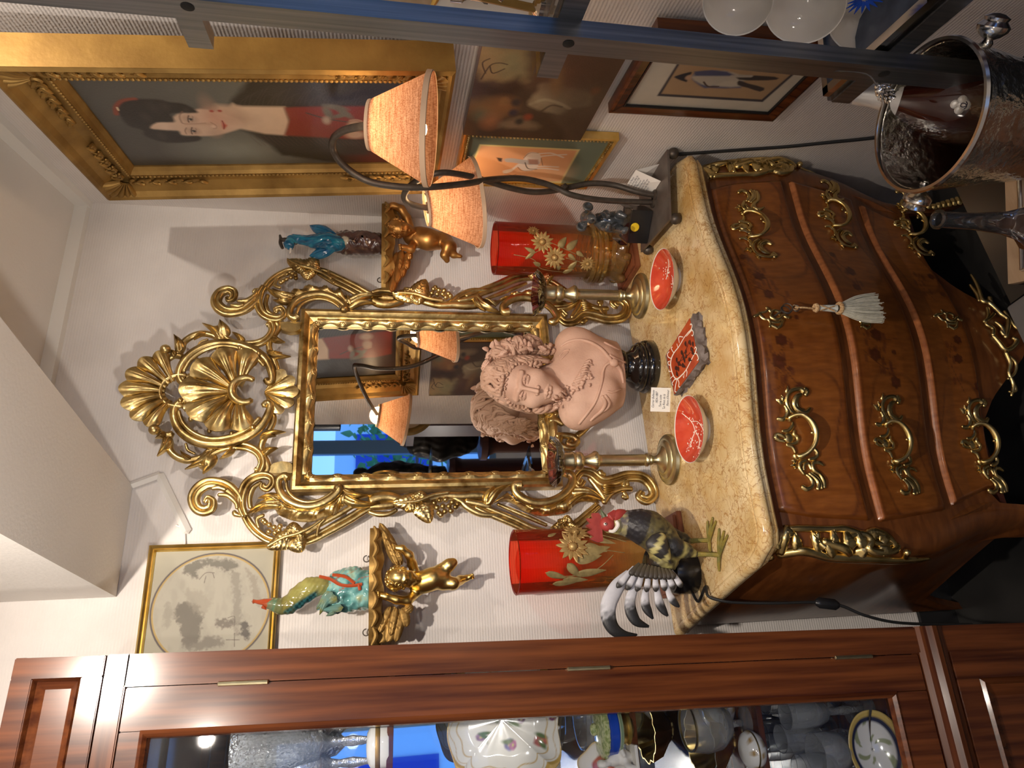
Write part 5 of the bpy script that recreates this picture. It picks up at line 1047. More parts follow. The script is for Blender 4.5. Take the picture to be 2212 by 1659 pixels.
Cc = cr(tt2, [(0, (.42, .38, .14)), (1.5, (.44, .39, .15)), (2.2, (.10, .085, .09)), (2.7, (.022, .02, .024)), (3.6, (.025, .022, .02)), (4.3, (.12, .10, .04)), (4.7, (.022, .018, .014)), (5.7, (.26, .22, .08)), (6.6, (.40, .36, .13)), (7.2, (.08, .065, .03)), (8, (.025, .02, .016))])
dth = np.minimum(np.array([np.linalg.norm(V-np.array(p[:3]), axis=1)/p[3] for p in th1]).min(0), np.array([np.linalg.norm(V-np.array(p[:3]), axis=1)/p[3] for p in th2]).min(0)); k_ = np.clip((1.25-dth)*6, 0, 1)[:, None]; Cc = Cc*(1-k_)+np.array([.022, .022, .024])*k_
wl = V@np.array([0, 0, 1.]); sp_ = np.clip((V[:, 0]-LR([(1480, 120)])[0][0])/.02, 0, 1)*(np.sin(V[:, 2]*420+V[:, 0]*300) > .55); Cc = Cc*(1-sp_[:, None]*.8)+np.array([.62, .62, .66])*sp_[:, None]*.8
ob('body', mbr, M['paint'], roo, cols=Cc, sharp=0)
def cols_of(mb, f): return np.array([f(p) for p in np.concatenate(mb.v)])
b = MB(); comb = LR([(1040, 350, .012), (1000, 362, .012), (965, 350, .012), (930, 330, .012), (960, 310, .012), (905, 270, .012), (945, 250, .012), (893, 215, .012), (935, 195, .012), (900, 155, .012), (950, 160, .012), (945, 112, .012), (1000, 110, .012), (1025, 140, .012), (1015, 200, .012), (1030, 250, .012)])
b.prism([p[:3] for p in comb], (0, .011, 0), bev=.06); ob('comb', b, mat('comb_red', (.26, .035, .03), .5, col2=(.34, .05, .04), scale=60, bump=.2), roo, sharp=30)
b = MB()
for S in ([(1130, 150, .02, 40), (1180, 120, .02, 44), (1230, 110, .015, 30)], [(1100, 150, .022, 40), (1150, 110, .02, 34)]): q = LR(S); b.tube([p[:3] for p in q], [p[3] for p in q], 10, n=(0, 1, 0), flat=.5, sub=5)
q = LR([(1075, 205, .014, 66)])[0]; b.ell(q[:3], (q[3], .014, q[3]), nu=10, nv=14); ob('face_and_wattle', b, mat('face_red', (.34, .045, .035), .5, col2=(.28, .03, .03), scale=50), roo)
b = MB(); q = LR([(1050, 145, .012, 22), (1030, 110, .014, 14), (1020, 85, .014, 4)]); b.tube([p[:3] for p in q], [p[3] for p in q], 8, sub=4); ob('beak', b, mat('beak_green', (.09, .11, .055), .5), roo)
b = MB(); q = LR([(1150, 180, .03, 16), (1165, 215, .03, 18), (1130, 265, .028, 16), (1090, 265, .026, 12)]); b.tube([p[:3] for p in q], [p[3] for p in q], 8, sub=4); ob('earlobe', b, M['cream'], roo)
q = LR([(1055, 205, .030, 13)])[0]; b = MB(); b.ell(q[:3], q[3]); ob('eye', b, M['porc'], roo); b = MB(); b.ell(np.array(q[:3])-[0, q[3]*.7, 0], q[3]*.5); ob('pupil', b, M['black'], roo)
wg = LR([(1450, 300, .048), (1600, 430, .042)]); b = MB(); b.leaf(wg[0][:3], LR([(1610, 540, .035)])[0][:3], 190*.00107/3.95*1.0, (-.2, -1, .1), .018, .006, nu=16, nv=12, vein=0); 
def wc(p): s_ = math.sin((p[0]*120+p[2]*150)); return (.030, .027, .026) if s_ < .35 else (.42, .37, .15)
ob('wing', b, M['paint'], roo, cols=cols_of(b, wc), sharp=60)
def feather(b, pts, th=.0022, mid=None):
    q = LR(pts); S = spline(np.array(q), 6); tn = np.gradient(S[:, :3], axis=0); P = []
    for p, t in zip(S, tn): t = nrm(t); w_ = nrm(np.cross(t, [0, 1., 0])); P.append([p[:3]+w_*p[3]*k+np.array([0, -.35*p[3]*(1-k*k), 0]) for k in np.linspace(-1, 1, 7)])
    b.sheet(np.array(P), (0, 1, 0), th); return len(S)*7
tail = [([(1260, 620, 0, 30), (1160, 740, .0, 62), (1090, 880, .0, 68), (1085, 1000, .0, 66), (1130, 1100, .0, 56), (1220, 1150, .0, 36), (1330, 1150, .0, 8)]), ([(1340, 660, .004, 24), (1305, 750, .005, 34), (1270, 860, .005, 46), (1280, 960, .005, 52), (1330, 1040, .005, 40), (1430, 1080, .005, 10)]), ([(1420, 720, .006, 20), (1400, 800, .008, 30), (1400, 890, .008, 40), (1425, 950, .008, 36), (1465, 1015, .008, 8)]), ([(1500, 720, .008, 20), (1505, 800, .01, 30), (1525, 890, .01, 40), (1560, 950, .01, 30), (1592, 990, .01, 8)]), ([(1580, 700, .01, 18), (1600, 790, .012, 26), (1630, 850, .012, 34), (1665, 890, .012, 24), (1690, 912, .012, 8)])]
def tailcol(n): return lambda i: None
for pts in tail:
    b = MB(); feather(b, pts); V = np.concatenate(b.v); N = len(V)//2; row = np.tile(np.repeat(np.linspace(0, 1, N//7), 7), 2); C0 = cr(row+(vnoise(V[:, 0]*200, V[:, 2]*200, 2)-.5)*.12, [(0, (.42, .42, .46)), (.36, (.56, .56, .60)), (.54, (.03, .03, .032)), (1, (.012, .012, .013))]); ob('tail_feather', b, M['paint'], roo, cols=C0, sharp=60)
for row_, k, f in ((0, 8, ((1300, 590), (1620, 640))), (1, 10, ((1350, 560), (1600, 640)))):
    b = MB(); cs_ = []
    for i in range(k):
        t = i/(k-1); x0, y0 = f[0][0]+(f[1][0]-f[0][0])*t, f[0][1]+(f[1][1]-f[0][1])*t*.6-20; a = 2.25-1.25*t; l = (230 if row_ == 0 else 130)*(1-.25*t); x1, y1 = x0+l*math.cos(a), y0+l*math.sin(a)
        feather(b, [(x0, y0, .012+.008*row_, 12), ((x0+x1)/2, (y0+y1)/2, .016+.01*row_, 24), (x1-(x1-x0)*.15, y1-(y1-y0)*.15, .016+.01*row_, 26), (x1, y1, .014+.01*row_, 6)])
    V = np.concatenate(b.v); C0 = []
    for vv in b.v: N = len(vv)//2; row = np.tile(np.repeat(np.linspace(0, 1, N//7), 7), 2); C0.append(cr(row, [(0, (.45, .45, .5)), (.5, (.58, .58, .62)), (.66, (.05, .045, .042)), (1, (.02, .018, .016))] if row_ == 0 else [(0, (.10, .08, .05)), (.5, (.06, .05, .04)), (1, (.02, .017, .014))]))
    ob('saddle_feathers', b, M['paint'], roo, cols=np.concatenate(C0), sharp=60)
legm = mat('leg_olive', (.13, .125, .03), .6, col2=(.24, .18, .03), scale=50, bump=.4, bscale=300)
for th_, ft, toes in ((th1, feet[1], ((2040, 245), (2082, 265), (2112, 300), (2040, 605))), (th2, feet[0], ((1942, 180), (1985, 150), (2012, 180), (1972, 470)))):
    b = MB(); k = np.array(th_[-1][:3]); b.tube([k, k+(ft-k)*.5+[0, -.002, 0], ft+[0, 0, .005]], [.0062, .0052, .0062], 8, sub=6)
    for x, y in toes: e_ = atZ(*tR([(x, y)])[0], MZ); mid = ft+(e_-ft)*.5; b.tube([ft+[0, 0, .006], mid+[0, 0, .006], e_+[0, 0, .0035]], [.0042, .0040, .0026], 7, sub=4)
    ob('leg', b, legm, roo)
# ------------------------------------------------------------------ black uplighter behind the rooster, its cord and switch
up = atZ(1508, 1240, MZ); upl = thing('spot_lamp', up, 'black cylindrical uplighter lamp behind the rooster', 'lamp'); ux, uy = up[0]+.012, up[1]+.03
b = MB(); b.lathe([(0, 0), (.052, 0), (.055, .004), (.055, .046), (.050, .060), (.030, .064), (0, .064)], 40, (ux, uy, MZ)); ob('base', b, M['black'], upl, sharp=40)
ax = nrm(np.array([.25, .0, 1.])); Mx = np.stack([nrm(np.cross([0, 1., 0], ax)), [0, 1., 0], ax], 1); b = MB(); b.lathe([(0, .06), (.030, .06), (.033, .064), (.033, .118), (.030, .120), (.029, .116), (.029, .09), (0, .09)], 36, (ux, uy, MZ), M=Mx); ob('lamp_can', b, M['black'], upl, sharp=40)
b = MB(); b.ell(np.array([ux, uy, MZ])+ax*.108, (.022, .022, .010)); ob('bulb_glass', b, M['pane'], upl)
b = MB(); P = [(ux-.05, uy, MZ+.01), (ux-.075, uy-.02, MZ+.006), *[atY(*p, y) for p, y in (((1508, 1268), 1.60), ((1530, 1288), 1.58), ((1560, 1298), 1.565), ((1600, 1302), 1.56), ((1680, 1303), 1.55), ((1755, 1301), 1.545), ((1815, 1308), 1.54), ((1870, 1330), 1.53), ((1950, 1346), 1.52), ((2100, 1349), 1.50))]]
P[2][2] = MZ+.006; b.tube(P, .0034, 8, sub=6); ob('power_cord', b, M['cord'], upl)
s0, s1 = atY(1762, 1301, 1.543), atY(1812, 1307, 1.54); b = MB(); b.tube([s0, s0+(s1-s0)*.15, s0+(s1-s0)*.85, s1], [.007, .0125, .0125, .007], 8, flat=.6, n=(0, 1, 0)); ob('inline_switch', b, M['black'], upl)
# ------------------------------------------------------------------ twisted iron table lamp with two linen shades
LZ = .915
pc = [atZ(*q, LZ) for q in ((1441, 323), (1446, 474), (1384, 545), (1378, 394))]; pc[3] = pc[0]+pc[2]-pc[1]
lmp = thing('table_lamp', (*np.mean(pc, 0)[:2], MZ), 'dark iron table lamp with twisted stems and two linen shades on the marble', 'lamp')
b = MB(); b.hexa([p-[0, 0, .006] for p in pc], pc); ob('base_plate', b, M['ironplate'], lmp, smooth=False)
pm = np.mean(pc, 0)
for p in pc: b = MB(); q = p+(pm-p)*.06; b.ell((q[0], q[1], MZ+.0155), .0150, nu=10, nv=14); ob('ball_foot', b, M['iron'], lmp)
ydep = lambda px: float(np.interp(px, [717, 790, 947, 1200, 1300, 1420], [1.29, 1.20, 1.405, 1.445, 1.46, 1.472]))
def tubeA(pts): return [atY(x, y, yy) for x, y, yy in pts]
A_ = [(1412, 437, 1.468), (1343, 435, 1.462), (1280, 430, 1.452), (1232, 420, 1.444), (1200, 405, 1.438), (1169, 394, 1.428), (1121, 385, 1.412), (1058, 388, 1.385), (1011, 396, 1.362), (947, 403, 1.342), (900, 405, 1.334), (850, 402, 1.33), (800, 393, 1.324), (762, 373, 1.312), (733, 347, 1.29), (719, 320, 1.262), (721, 299, 1.215), (738, 284, 1.155), (764, 276, 1.10), (796, 271, 1.056)]
B_ = [(1417, 422, 1.452), (1375, 414, 1.452), (1327, 400, 1.456), (1280, 396, 1.458), (1242, 402, 1.462), (1200, 411, 1.462), (1153, 415, 1.452), (1106, 407, 1.432), (1058, 393, 1.405), (1011, 380, 1.38), (963, 373, 1.362), (930, 378, 1.368), (898, 392, 1.40), (877, 412, 1.432), (873, 428, 1.455), (884, 439, 1.472), (905, 446, 1.482), (930, 450, 1.487)]
for S, n_ in ((A_, 0), (B_, 1)):
    P = tubeA(S); b = MB(); b.tube(P, .0078, 12, sub=5); ob('stem', b, M['iron'], lmp)
    b = MB(); b.lathe([(0, 0), (.016, 0), (.016, .003), (.012, .006), (0, .006)], 20, (P[0][0], P[0][1], LZ)); ob('stem_collar', b, M['iron'], lmp)
b = MB(); q = atY(1219, 407, 1.455); b.tube([q-[.004, 0, .004], q+[.004, 0, .004]], .013, 10); ob('stem_clip', b, M['iron'], lmp)
def shade(top, axis, r0, r1, H, power):
    ax = nrm(np.array(axis, float)); u = nrm(np.cross(ax, [0, 1., 0])); v = np.cross(ax, u); Mx = np.stack([u, v, ax], 1)
    b = MB(); b.lathe([(r0, 0), (r0+(r1-r0)*.5, H*.5), (r1, H)], 64, top, M=Mx); s_ = ob('lamp_shade', b, M['linen'], lmp)
    b = MB(); b.lathe([(r0+.001, -.002), (r0+.002, .0), (r0+.002, .009), (r0+.001, .010)], 64, top, M=Mx); b.lathe([(r1-.002, H-.009), (r1+.001, H-.009), (r1+.001, H+.001), (r1-.001, H+.002)], 64, top, M=Mx); ob('shade_tape', b, M['trim'], lmp)
    b = MB()
    for a in (0, 2.09, 4.19): b.tube([np.array(top)+Mx@np.array([r0*math.cos(a), r0*math.sin(a), .004]), np.array(top)+Mx@np.array([.014*math.cos(a), .014*math.sin(a), .016])], .0016, 5)
    b.lathe([(.015, .0), (.016, .014), (.016, .055), (.013, .058)], 16, top, M=Mx); ob('lamp_holder', b, M['iron'], lmp)
    c = np.array(top)+ax*(H-.052); b = MB(); b.ell(c, (.030, .030, .045), Mx, 12, 16); ob('bulb', b, M['bulb'], lmp)
    l = bpy.data.lights.new('lamp_bulb_light', 'POINT'); l.energy = power; l.shadow_soft_size = .035; l.color = (1, .66, .36); o = bpy.data.objects.new('lamp_bulb_light', l); COL.objects.link(o); o.location = Vector(c-ax*.062)
def shade_axis(q0, y0, q1, dot):               # narrow-end centre at depth y0; the wide end where the axis makes the seen angle with the view
    t0 = atY(*q0, y0); r1 = ray(*q1); best = None
    for k in np.linspace(.5, 2.5, 4001):
        p = cC+r1*k; e_ = abs(nrm(p-t0)@nrm(r1)-dot)
        if np.linalg.norm(p-t0) < .3 and (best is None or e_ < best[0]): best = (e_, p)
    return t0, best[1], ((best[1]-cC)@cF)/FPX, ((t0-cC)@cF)/FPX
t0, t1, k1_, k0_ = shade_axis((798, 270), 1.052, (931, 281), -.11); shade(t0, t1-t0, 51*k0_, 119*k1_, np.linalg.norm(t1-t0), 1.0)
t0, t1, k1_, k0_ = shade_axis((921, 449), 1.49, (1028, 438), .20); shade(t0, t1-t0, 38*k0_, 96*k1_, np.linalg.norm(t1-t0), 1.0)
b = MB(); fold = lambda p: atZ(*p, LZ); c8 = TT(1340, 300, 11.85)
k0 = atZ(*c8([(1040, 1080)])[0], LZ+.001); k1 = atZ(*c8([(840, 1390)])[0], LZ+.001); y_ = (k0[1]+k1[1])/2; a0, a1 = atY(*c8([(400, 790)])[0], k0[1]+.012), atY(*c8([(150, 1190)])[0], k1[1]+.012)
tc_ = thing('tent_card', (*((k0+k1)/2)[:2], LZ), 'folded white handwritten card standing on the lamp base', 'card'); bk = atZ(*c8([(1000, 640)])[0], LZ+.001); bk2 = bk+(k1-k0)
b.hexa([k0, k1, a1, a0], [p+np.array([0, .0006, 0]) for p in (k0, k1, a1, a0)]); ob('card_front', b, M['card'], tc_, smooth=False); b = MB(); b.hexa([bk, bk2, a1+[0, .0007, 0], a0+[0, .0007, 0]], [p+np.array([0, .0013, 0]) for p in (bk, bk2, a1, a0)]); ob('card_back', b, M['card'], tc_, smooth=False)
ex = nrm(a0-a1); ey = nrm(a0-k0)
text_mesh('handwriting', ['De la Maison', 'ou d\'une allee du', 'Louis XIII 1930', 'dit Normand', 'Faience fourree', 'Sculptee 1920 env', 'Ref etude No 42', 'a la main'], a1+ex*.003-ey*.008, ex, ey, .0072, M['ink'], tc_, .3, .98)
# ------------------------------------------------------------------ glazed mouse figurine on a black box
bx = [atZ(*p, LZ+.001) for p in ((1411, 456), (1399, 527))]; ex = bx[0]-bx[1]; ex[2] = 0; W_ = np.linalg.norm(ex); ex = nrm(ex); ny_ = nrm(np.array([-ex[1], ex[0], 0])); hb_ = .062
box = thing('display_box', (*((bx[0]+bx[1])/2+ny_*.03)[:2], LZ), 'small black box with a yellow round button on the lamp base', 'box')
b = MB(); c = (bx[0]+bx[1])/2+ny_*.036; Mb = np.stack([ex, ny_, [0, 0, 1.]], 1); b.box(c+[0, 0, hb_/2], (W_, .07, hb_), Mb, bev=.0015); ob('box_body', b, M['black'], box, smooth=False)
b = MB(); b.lathe([(0, .004), (.011, .004), (.012, .003), (.012, 0)], 28, (bx[0]+bx[1])/2+np.array([0, 0, .046])+ex*0-ny_*.0015, M=np.stack([ex, [0, 0, 1.], -ny_], 1)); ob('yellow_button', b, M['yellow'], box, label='round yellow button')
b = MB()
for sx_, sy_, dx, dy in ((0, -.038, W_+.01, .002), (0, .038, W_+.01, .002), (-.5*W_-.005, 0, .002, .076), (.5*W_+.005, 0, .002, .076)): b.box(c+Mb@np.array([sx_, sy_, hb_+.008]), (dx, dy, .020), Mb)
ob('clear_rim', b, M['glass'], box, smooth=False)
MOY = c[1]; tM = TT(990, 420, 4.706); LM = lp(tM, MOY-.0)
mo = thing('mouse_figurine', (c[0], c[1], LZ+hb_), 'glossy dark grey mouse figurine with big ears on the black box', 'figurine')
ch1 = LM([(1690, 270, 0, 55), (1620, 285, 0, 95), (1530, 280, 0, 95), (1460, 270, 0, 80), (1410, 255, 0, 55)]); hd_ = LM([(1315, 240, .012, 78), (1350, 245, .035, 44), (1385, 248, .045, 22)])
lim = [LM([(1470, 210, .02, 34), (1500, 190, .035, 30), (1525, 215, .045, 26)]), LM([(1480, 340, .02, 34), (1520, 345, .035, 30), (1530, 310, .045, 26)]), LM([(1600, 215, .01, 48), (1640, 200, .04, 34), (1690, 220, .045, 28)]), LM([(1620, 350, .01, 44), (1690, 370, .04, 30), (1710, 350, .045, 24)])]
ears = LM([(1318, 125, -.005, 56), (1250, 330, -.005, 56)])
def mouse_fn(X):
    d = smin(s_chain(X, ch1, .012), s_chain(X, hd_, .012), .008)
    for l in lim: d = smin(d, s_chain(X, l, .006), .006)
    for e_ in ears: d = smin(d, smax(s_ell(X, e_[:3], (e_[3], .008, e_[3])), -s_ell(X, np.array(e_[:3])-[0, .009, 0], (e_[3]*.72, .008, e_[3]*.72)), .002), .004)
    return d
ob('body', snet(mouse_fn, *bounds(ch1, hd_, ears, *lim), .0022), M['mouse'], mo, fix=False, sharp=0)
for x, y in ((1330, 208), (1325, 298)): q = LM([(x, y, .036, 14)])[0]; b = MB(); b.ell(q[:3], q[3]); ob('eye', b, M['tasselb'], mo); b = MB(); b.ell(np.array(q[:3])-[0, q[3]*.75, 0], q[3]*.5); ob('pupil', b, M['black'], mo)
q = LM([(1362, 262, .05, 14)])[0]; b = MB(); b.ell(q[:3], q[3]); ob('nose', b, M['black'], mo)
b = MB(); q = LM([(1135, 330, 0, 24)])[0]; P = LM([(1135, 330, 0), (1250, 350, .0), (1400, 370, .02), (1480, 375, .02)]); 
# ------------------------------------------------------------------ cherub wall brackets
def wing(parent, feathers, mt, lf, name='wing'):
    b = MB()
    for x0, y0, x1, y1, w, dy in feathers: p = lf([(x0, y0, dy), (x1, y1, dy)]); b.leaf(p[0][:3], p[1][:3], w*.00125/4.254, (0, -1, .0), .007, .004, nu=16, nv=6, tip=1.0, ex=.42, ribs=5)
    return ob(name, b, mt, parent, sharp=60)
def curls(parent, c, r, mt, n=40, seed=1):
    q = np.random.default_rng(seed); b = MB(); b.ell(c, r*.98)
    for k in range(n):
        v = nrm(q.normal(size=3)*[1, .8, 1]+[0, .1, .35]); e1_ = nrm(np.cross(v, [.2, 1, .1])); e2_ = np.cross(v, e1_); p = c+v*r*.95; b.tube([p+(e1_*math.cos(a)+e2_*math.sin(a))*r*.20*(1-a/9)+v*r*.05*a/3 for a in np.linspace(0, 4.6, 9)], r*.085, 5)
    return ob('hair', b, mt, parent, sharp=0)
def fingers(lf, b, x, y, dx, dy_, n=4, r=9, dep=.0):
    for k in range(n): q = lf([(x+k*dy_[0], y+k*dy_[1], dep, r), (x+k*dy_[0]+dx[0]*.5, y+k*dy_[1]+dx[1]*.5, dep+.006, r), (x+k*dy_[0]+dx[0], y+k*dy_[1]+dx[1], dep+.003, r*.8)]); b.tube([p[:3] for p in q], [p[3] for p in q], 6, sub=3)
def shelf(root, z0, x0, x1, dep, th, mt, seed):
    N = 40; r = np.random.default_rng(seed); xs = np.linspace(x0, x1, N+1); L_ = []
    for k, (dz, off) in enumerate(((0, -.006), (0, 0), (-th*.45, .002), (-th*.7, -.012), (-th, -.02))):
        row = []
        for x in xs: t = (x-x0)/(x1-x0); y = WY-.004-dep*(.62+.38*math.sin(pi*t)**.6)-off*.6-.004*math.sin(t*19+k); row.append((x, y, z0+dz+(.004*math.sin(t*23+1) if k >= 2 else 0)))
        L_.append(row)
    P = [[(x, WY-.003, z0) for x in xs]]+L_+[[(x, WY-.003, z0-th) for x in xs]]; b = MB(); b.grid(np.array(P), cu=True); 
    for j in (0, N): b.f.append(tuple(i*(N+1)+j for i in range(len(P)))); b.mi.append(0)
    for k in range(7): t = (k+.5)/7; x = x0+(x1-x0)*t; y = WY-.004-dep*(.62+.38*math.sin(pi*t)**.6)-.004; b.tube([(x-.02, y, z0-.008), (x, y-.004, z0-th*.55), (x+.02, y, z0-.010)], [.003, .006, .003], 6, sub=4)
    return ob('shelf', b, mt, root, sharp=40)
def screws(root, pts):
    for px, py in pts:
        p = atY(px, py, WY-.02); b = MB(); b.tube([p+.008*np.array([math.cos(a), 0, math.sin(a)]) for a in np.linspace(0, 5.6, 14)]+[p+[.008, .018, -.004]], .0016, 5); ob('screw_eye', b, M['iron'], root)
# left bracket
CY0 = WY-.085; tL = TT(540, 1110, 4.254); LL = lp(tL, CY0)
zs_ = atY(797, 1250, WY-.13)[2]; x1_ = atY(800, 1145, WY-.06)[0]
cbL = thing('wall_bracket', (.22, WY-.02, zs_-.1), 'bright gilded winged cherub holding up a wall shelf, under the green and yellow pheasant', 'wall bracket', 'gilded cherub brackets')
shelf(cbL, zs_, .078, x1_, .125, .032, M['golddull'], 1); screws(cbL, ((792, 1207), (791, 1366)))
def cherub(root, lf, tor, limbs, head, mt, h=.0026):
    def fn(X):
        d = s_chain(X, tor, .014)
        for l in limbs: d = smin(d, s_chain(X, l, .006), .010)
        return smin(d, face_sdf(X, head[0], head[1], head[2]), .006)
    P = [tor]+limbs; lo, hi = bounds(*P); lo = np.minimum(lo, head[0]-.07*head[2]/1.0); hi = np.maximum(hi, head[0]+.07*head[2]); return ob('body', snet(fn, lo, hi, h), mt, root, fix=False, sharp=0)
hdL = np.array(LL([(1400, 590, .045)])[0][:3]); hs = .42
cherub(cbL, LL, LL([(1530, 630, .0, 82), (1600, 625, .012, 92), (1680, 595, .018, 92), (1750, 585, .012, 88)]),
       [LL([(1755, 520, .012, 62), (1830, 470, .02, 56), (1865, 450, .02, 44)]), LL([(1780, 640, .012, 62), (1870, 640, .02, 54), (1930, 610, .0, 42), (1990, 590, -.005, 26), (2035, 575, .0, 20), (2045, 560, .01, 14)]),
        LL([(1520, 550, -.01, 46), (1490, 460, .0, 42), (1465, 380, .02, 38), (1400, 320, .03, 32), (1330, 310, .03, 24)]), LL([(1530, 720, .0, 46), (1450, 800, .02, 42), (1350, 790, .03, 38), (1250, 760, .035, 30), (1190, 745, .035, 26)]), LL([(1440, 610, .03, 50), (1530, 630, .005, 60)])], (hdL, rotm(-.15, -.15, .55), hs), M['goldhi'])
curls(cbL, hdL+np.array([0, .004, .012]), .029, M['goldhi'], 44, 2)
b = MB(); fingers(LL, b, 1330, 290, (-25, -10), (2, 12), 4, 8, .034); fingers(LL, b, 1195, 722, (-32, -2), (0, 14), 4, 8, .04); fingers(LL, b, 2035, 558, (18, -4), (2, 9), 5, 6, .004); ob('fingers_and_toes', b, M['goldhi'], cbL)
wing(cbL, [(1400, 470, 1190, 85, 90, -.01), (1400, 460, 1240, 180, 80, 0.), (1380, 480, 1290, 260, 70, .008), (1390, 440, 1330, 330, 70, .012), (1340, 470, 1215, 150, 70, .006), (1360, 480, 1250, 230, 60, .014)], M['golddull'], LL)
wing(cbL, [(1330, 850, 1190, 1190, 150, .0), (1370, 870, 1260, 1180, 120, .01), (1400, 880, 1340, 1180, 80, .014), (1400, 860, 1440, 1040, 90, .016), (1430, 840, 1480, 910, 90, .02), (1340, 860, 1290, 1120, 70, .018), (1290, 850, 1180, 1100, 70, .01)], M['golddull'], LL)
# right bracket
tQ = TT(580, 400, 4.254); LQ = lp(tQ, CY0); zr = atY(824, 535, WY-.12)[2]; xa, xb = atY(825, 633, WY-.05)[0], atY(830, 437, WY-.05)[0]
cbR = thing('wall_bracket', (1.25, WY-.02, zr-.1), 'warm gold cherub wall shelf with one raised arm, under the blue bird', 'wall bracket', 'gilded cherub brackets')
shelf(cbR, zr, xa, xb, .12, .036, M['golddull'], 2); screws(cbR, ((821, 605),))
hdR = np.array(LQ([(1215, 400, .045)])[0][:3])
cherub(cbR, LQ, LQ([(1320, 470, .005, 84), (1400, 480, .015, 88), (1470, 500, .02, 92), (1560, 510, .01, 84)]),
       [LQ([(1600, 500, .015, 62), (1650, 560, .03, 54), (1620, 640, .02, 40), (1640, 690, .01, 26)]), LQ([(1620, 480, .0, 56), (1680, 560, .02, 46), (1700, 640, .01, 30), (1765, 655, .012, 18)]),
        LQ([(1300, 400, -.005, 44), (1270, 300, .01, 40), (1220, 220, .02, 36), (1150, 185, .02, 30), (1090, 205, .02, 24)]), LQ([(1330, 540, .01, 44), (1310, 590, .03, 36), (1230, 570, .04, 28)]), LQ([(1250, 430, .03, 46), (1320, 465, .01, 60)])], (hdR, rotm(-.75, -.1, .4), hs), M['bole'])
curls(cbR, hdR+np.array([.004, .004, .010]), .029, M['bole'], 44, 3)
b = MB(); fingers(LQ, b, 1095, 180, (-20, 14), (8, 12), 4, 8, .03); fingers(LQ, b, 1220, 545, (-26, 2), (2, 14), 4, 8, .045); ob('fingers', b, M['bole'], cbR)
wing(cbR, [(1210, 610, 1130, 990, 110, .0), (1230, 610, 1180, 900, 100, .01), (1250, 620, 1230, 850, 90, .014), (1270, 620, 1270, 780, 80, .018), (1290, 610, 1300, 690, 70, .022), (1230, 600, 1200, 780, 70, .02), (1180, 620, 1115, 850, 70, .006)], M['bole'], LQ)
wing(cbR, [(1200, 330, 1110, 200, 70, -.01), (1190, 340, 1090, 260, 70, 0)], M['golddull'], LQ)
# ------------------------------------------------------------------ glazed birds on the brackets
def glazed(root, name, fn, lo, hi, h, colf): m_ = snet(fn, lo, hi, h); V = m_.v[0]; return ob(name, m_, M['glaze'], root, cols=np.clip(colf(V), 0, 1), sharp=0)
PY = WY-.085; LP = lp(tL, PY)
ph = thing('pheasant_figurine', (*LP([(1080, 710, 0)])[0][:2], zs_), 'green and yellow glazed pheasant on a turquoise rock, on the left bracket', 'figurine')
rock = [LP([(1075, 700, 0, 165), (980, 700, 0, 160), (880, 690, .0, 150), (800, 690, .0, 110)]), LP([(900, 780, .01, 110), (760, 830, .01, 80), (650, 850, .01, 40)]), LP([(960, 580, .0, 80), (820, 600, 0, 70)])]
holes = LP([(890, 790, .05, 55), (1005, 850, .05, 34), (730, 790, .055, 50), (930, 620, .05, 26)])
def rock_fn(X):
    d = smin(smin(s_chain(X, rock[0], .02), s_chain(X, rock[1], .015), .02), s_chain(X, rock[2], .015), .02)
    d = d+.0022*np.sin(X[..., 0]*210+3*np.sin(X[..., 2]*130))*np.sin(X[..., 2]*190+X[..., 1]*120)
    for h_ in holes: d = smax(d, -(np.linalg.norm((X-np.array(h_[:3]))*[1, .6, 1], axis=-1)-h_[3]), .004)
    d = smax(d, np.abs(X[..., 1]-PY)-.045, .01); return smax(d, zs_-X[..., 2], .001)
def rock_col(V):
    n_ = fbm(V[:, 0]*60+5, V[:, 2]*60+V[:, 1]*40, 4); c = cr(n_, [(.2, (.05, .14, .14)), (.42, (.13, .34, .32)), (.6, (.26, .50, .46)), (.8, (.40, .42, .18))])
    rv = np.abs(np.sin(V[:, 0]*90+V[:, 2]*45+2*n_)); k = np.clip((.10-rv)*12, 0, 1)*(V[:, 0] > ph.location.x+.0); return c*(1-k[:, None])+np.array([.42, .09, .04])*k[:, None]
lo, hi = bounds(*rock); lo[1] = PY-.06; hi[1] = PY+.06; glazed(ph, 'rock', rock_fn, lo, hi, .003, rock_col)
bird = LP([(150, 825, .01, 36), (210, 830, .01, 46), (290, 850, .01, 62), (370, 835, .01, 72), (450, 760, .01, 92), (550, 690, .01, 96), (660, 660, .01, 72), (800, 650, .0, 34)])
def bird_fn(X): return s_chain(X, bird, .012)+.0012*np.sin(X[..., 0]*330+X[..., 2]*240)*np.sin(X[..., 2]*300)
def bird_col(V):
    t = chain_t(V, bird)+(fbm(V[:, 0]*90, V[:, 2]*90, 2)-.5)*.6; c = cr(t, [(0, (.35, .08, .03)), (1.2, (.12, .22, .13)), (2.4, (.16, .12, .03)), (3.2, (.22, .20, .05)), (5, (.36, .34, .10)), (6, (.28, .26, .08)), (7, (.05, .04, .02))])
    ax_ = np.array(bird[5][:3])-np.array(bird[2][:3]); sd = (V-np.array(bird[3][:3]))@nrm(np.cross(ax_, [0, 1., 0])); k = np.clip((-sd-.004)/.006, 0, 1)*np.clip((t-2.6)*2, 0, 1)*np.clip((6-t)*2, 0, 1); k2 = .5+.5*np.sign(np.sin(V[:, 2]*500)*np.sin(V[:, 0]*500))
    s_ = np.array([.012, .05, .055])[None]*(1+1.6*k2[:, None]); return c*(1-k[:, None])+s_*k[:, None]
lo, hi = bounds(bird); glazed(ph, 'body', bird_fn, lo, hi, .0026, bird_col)
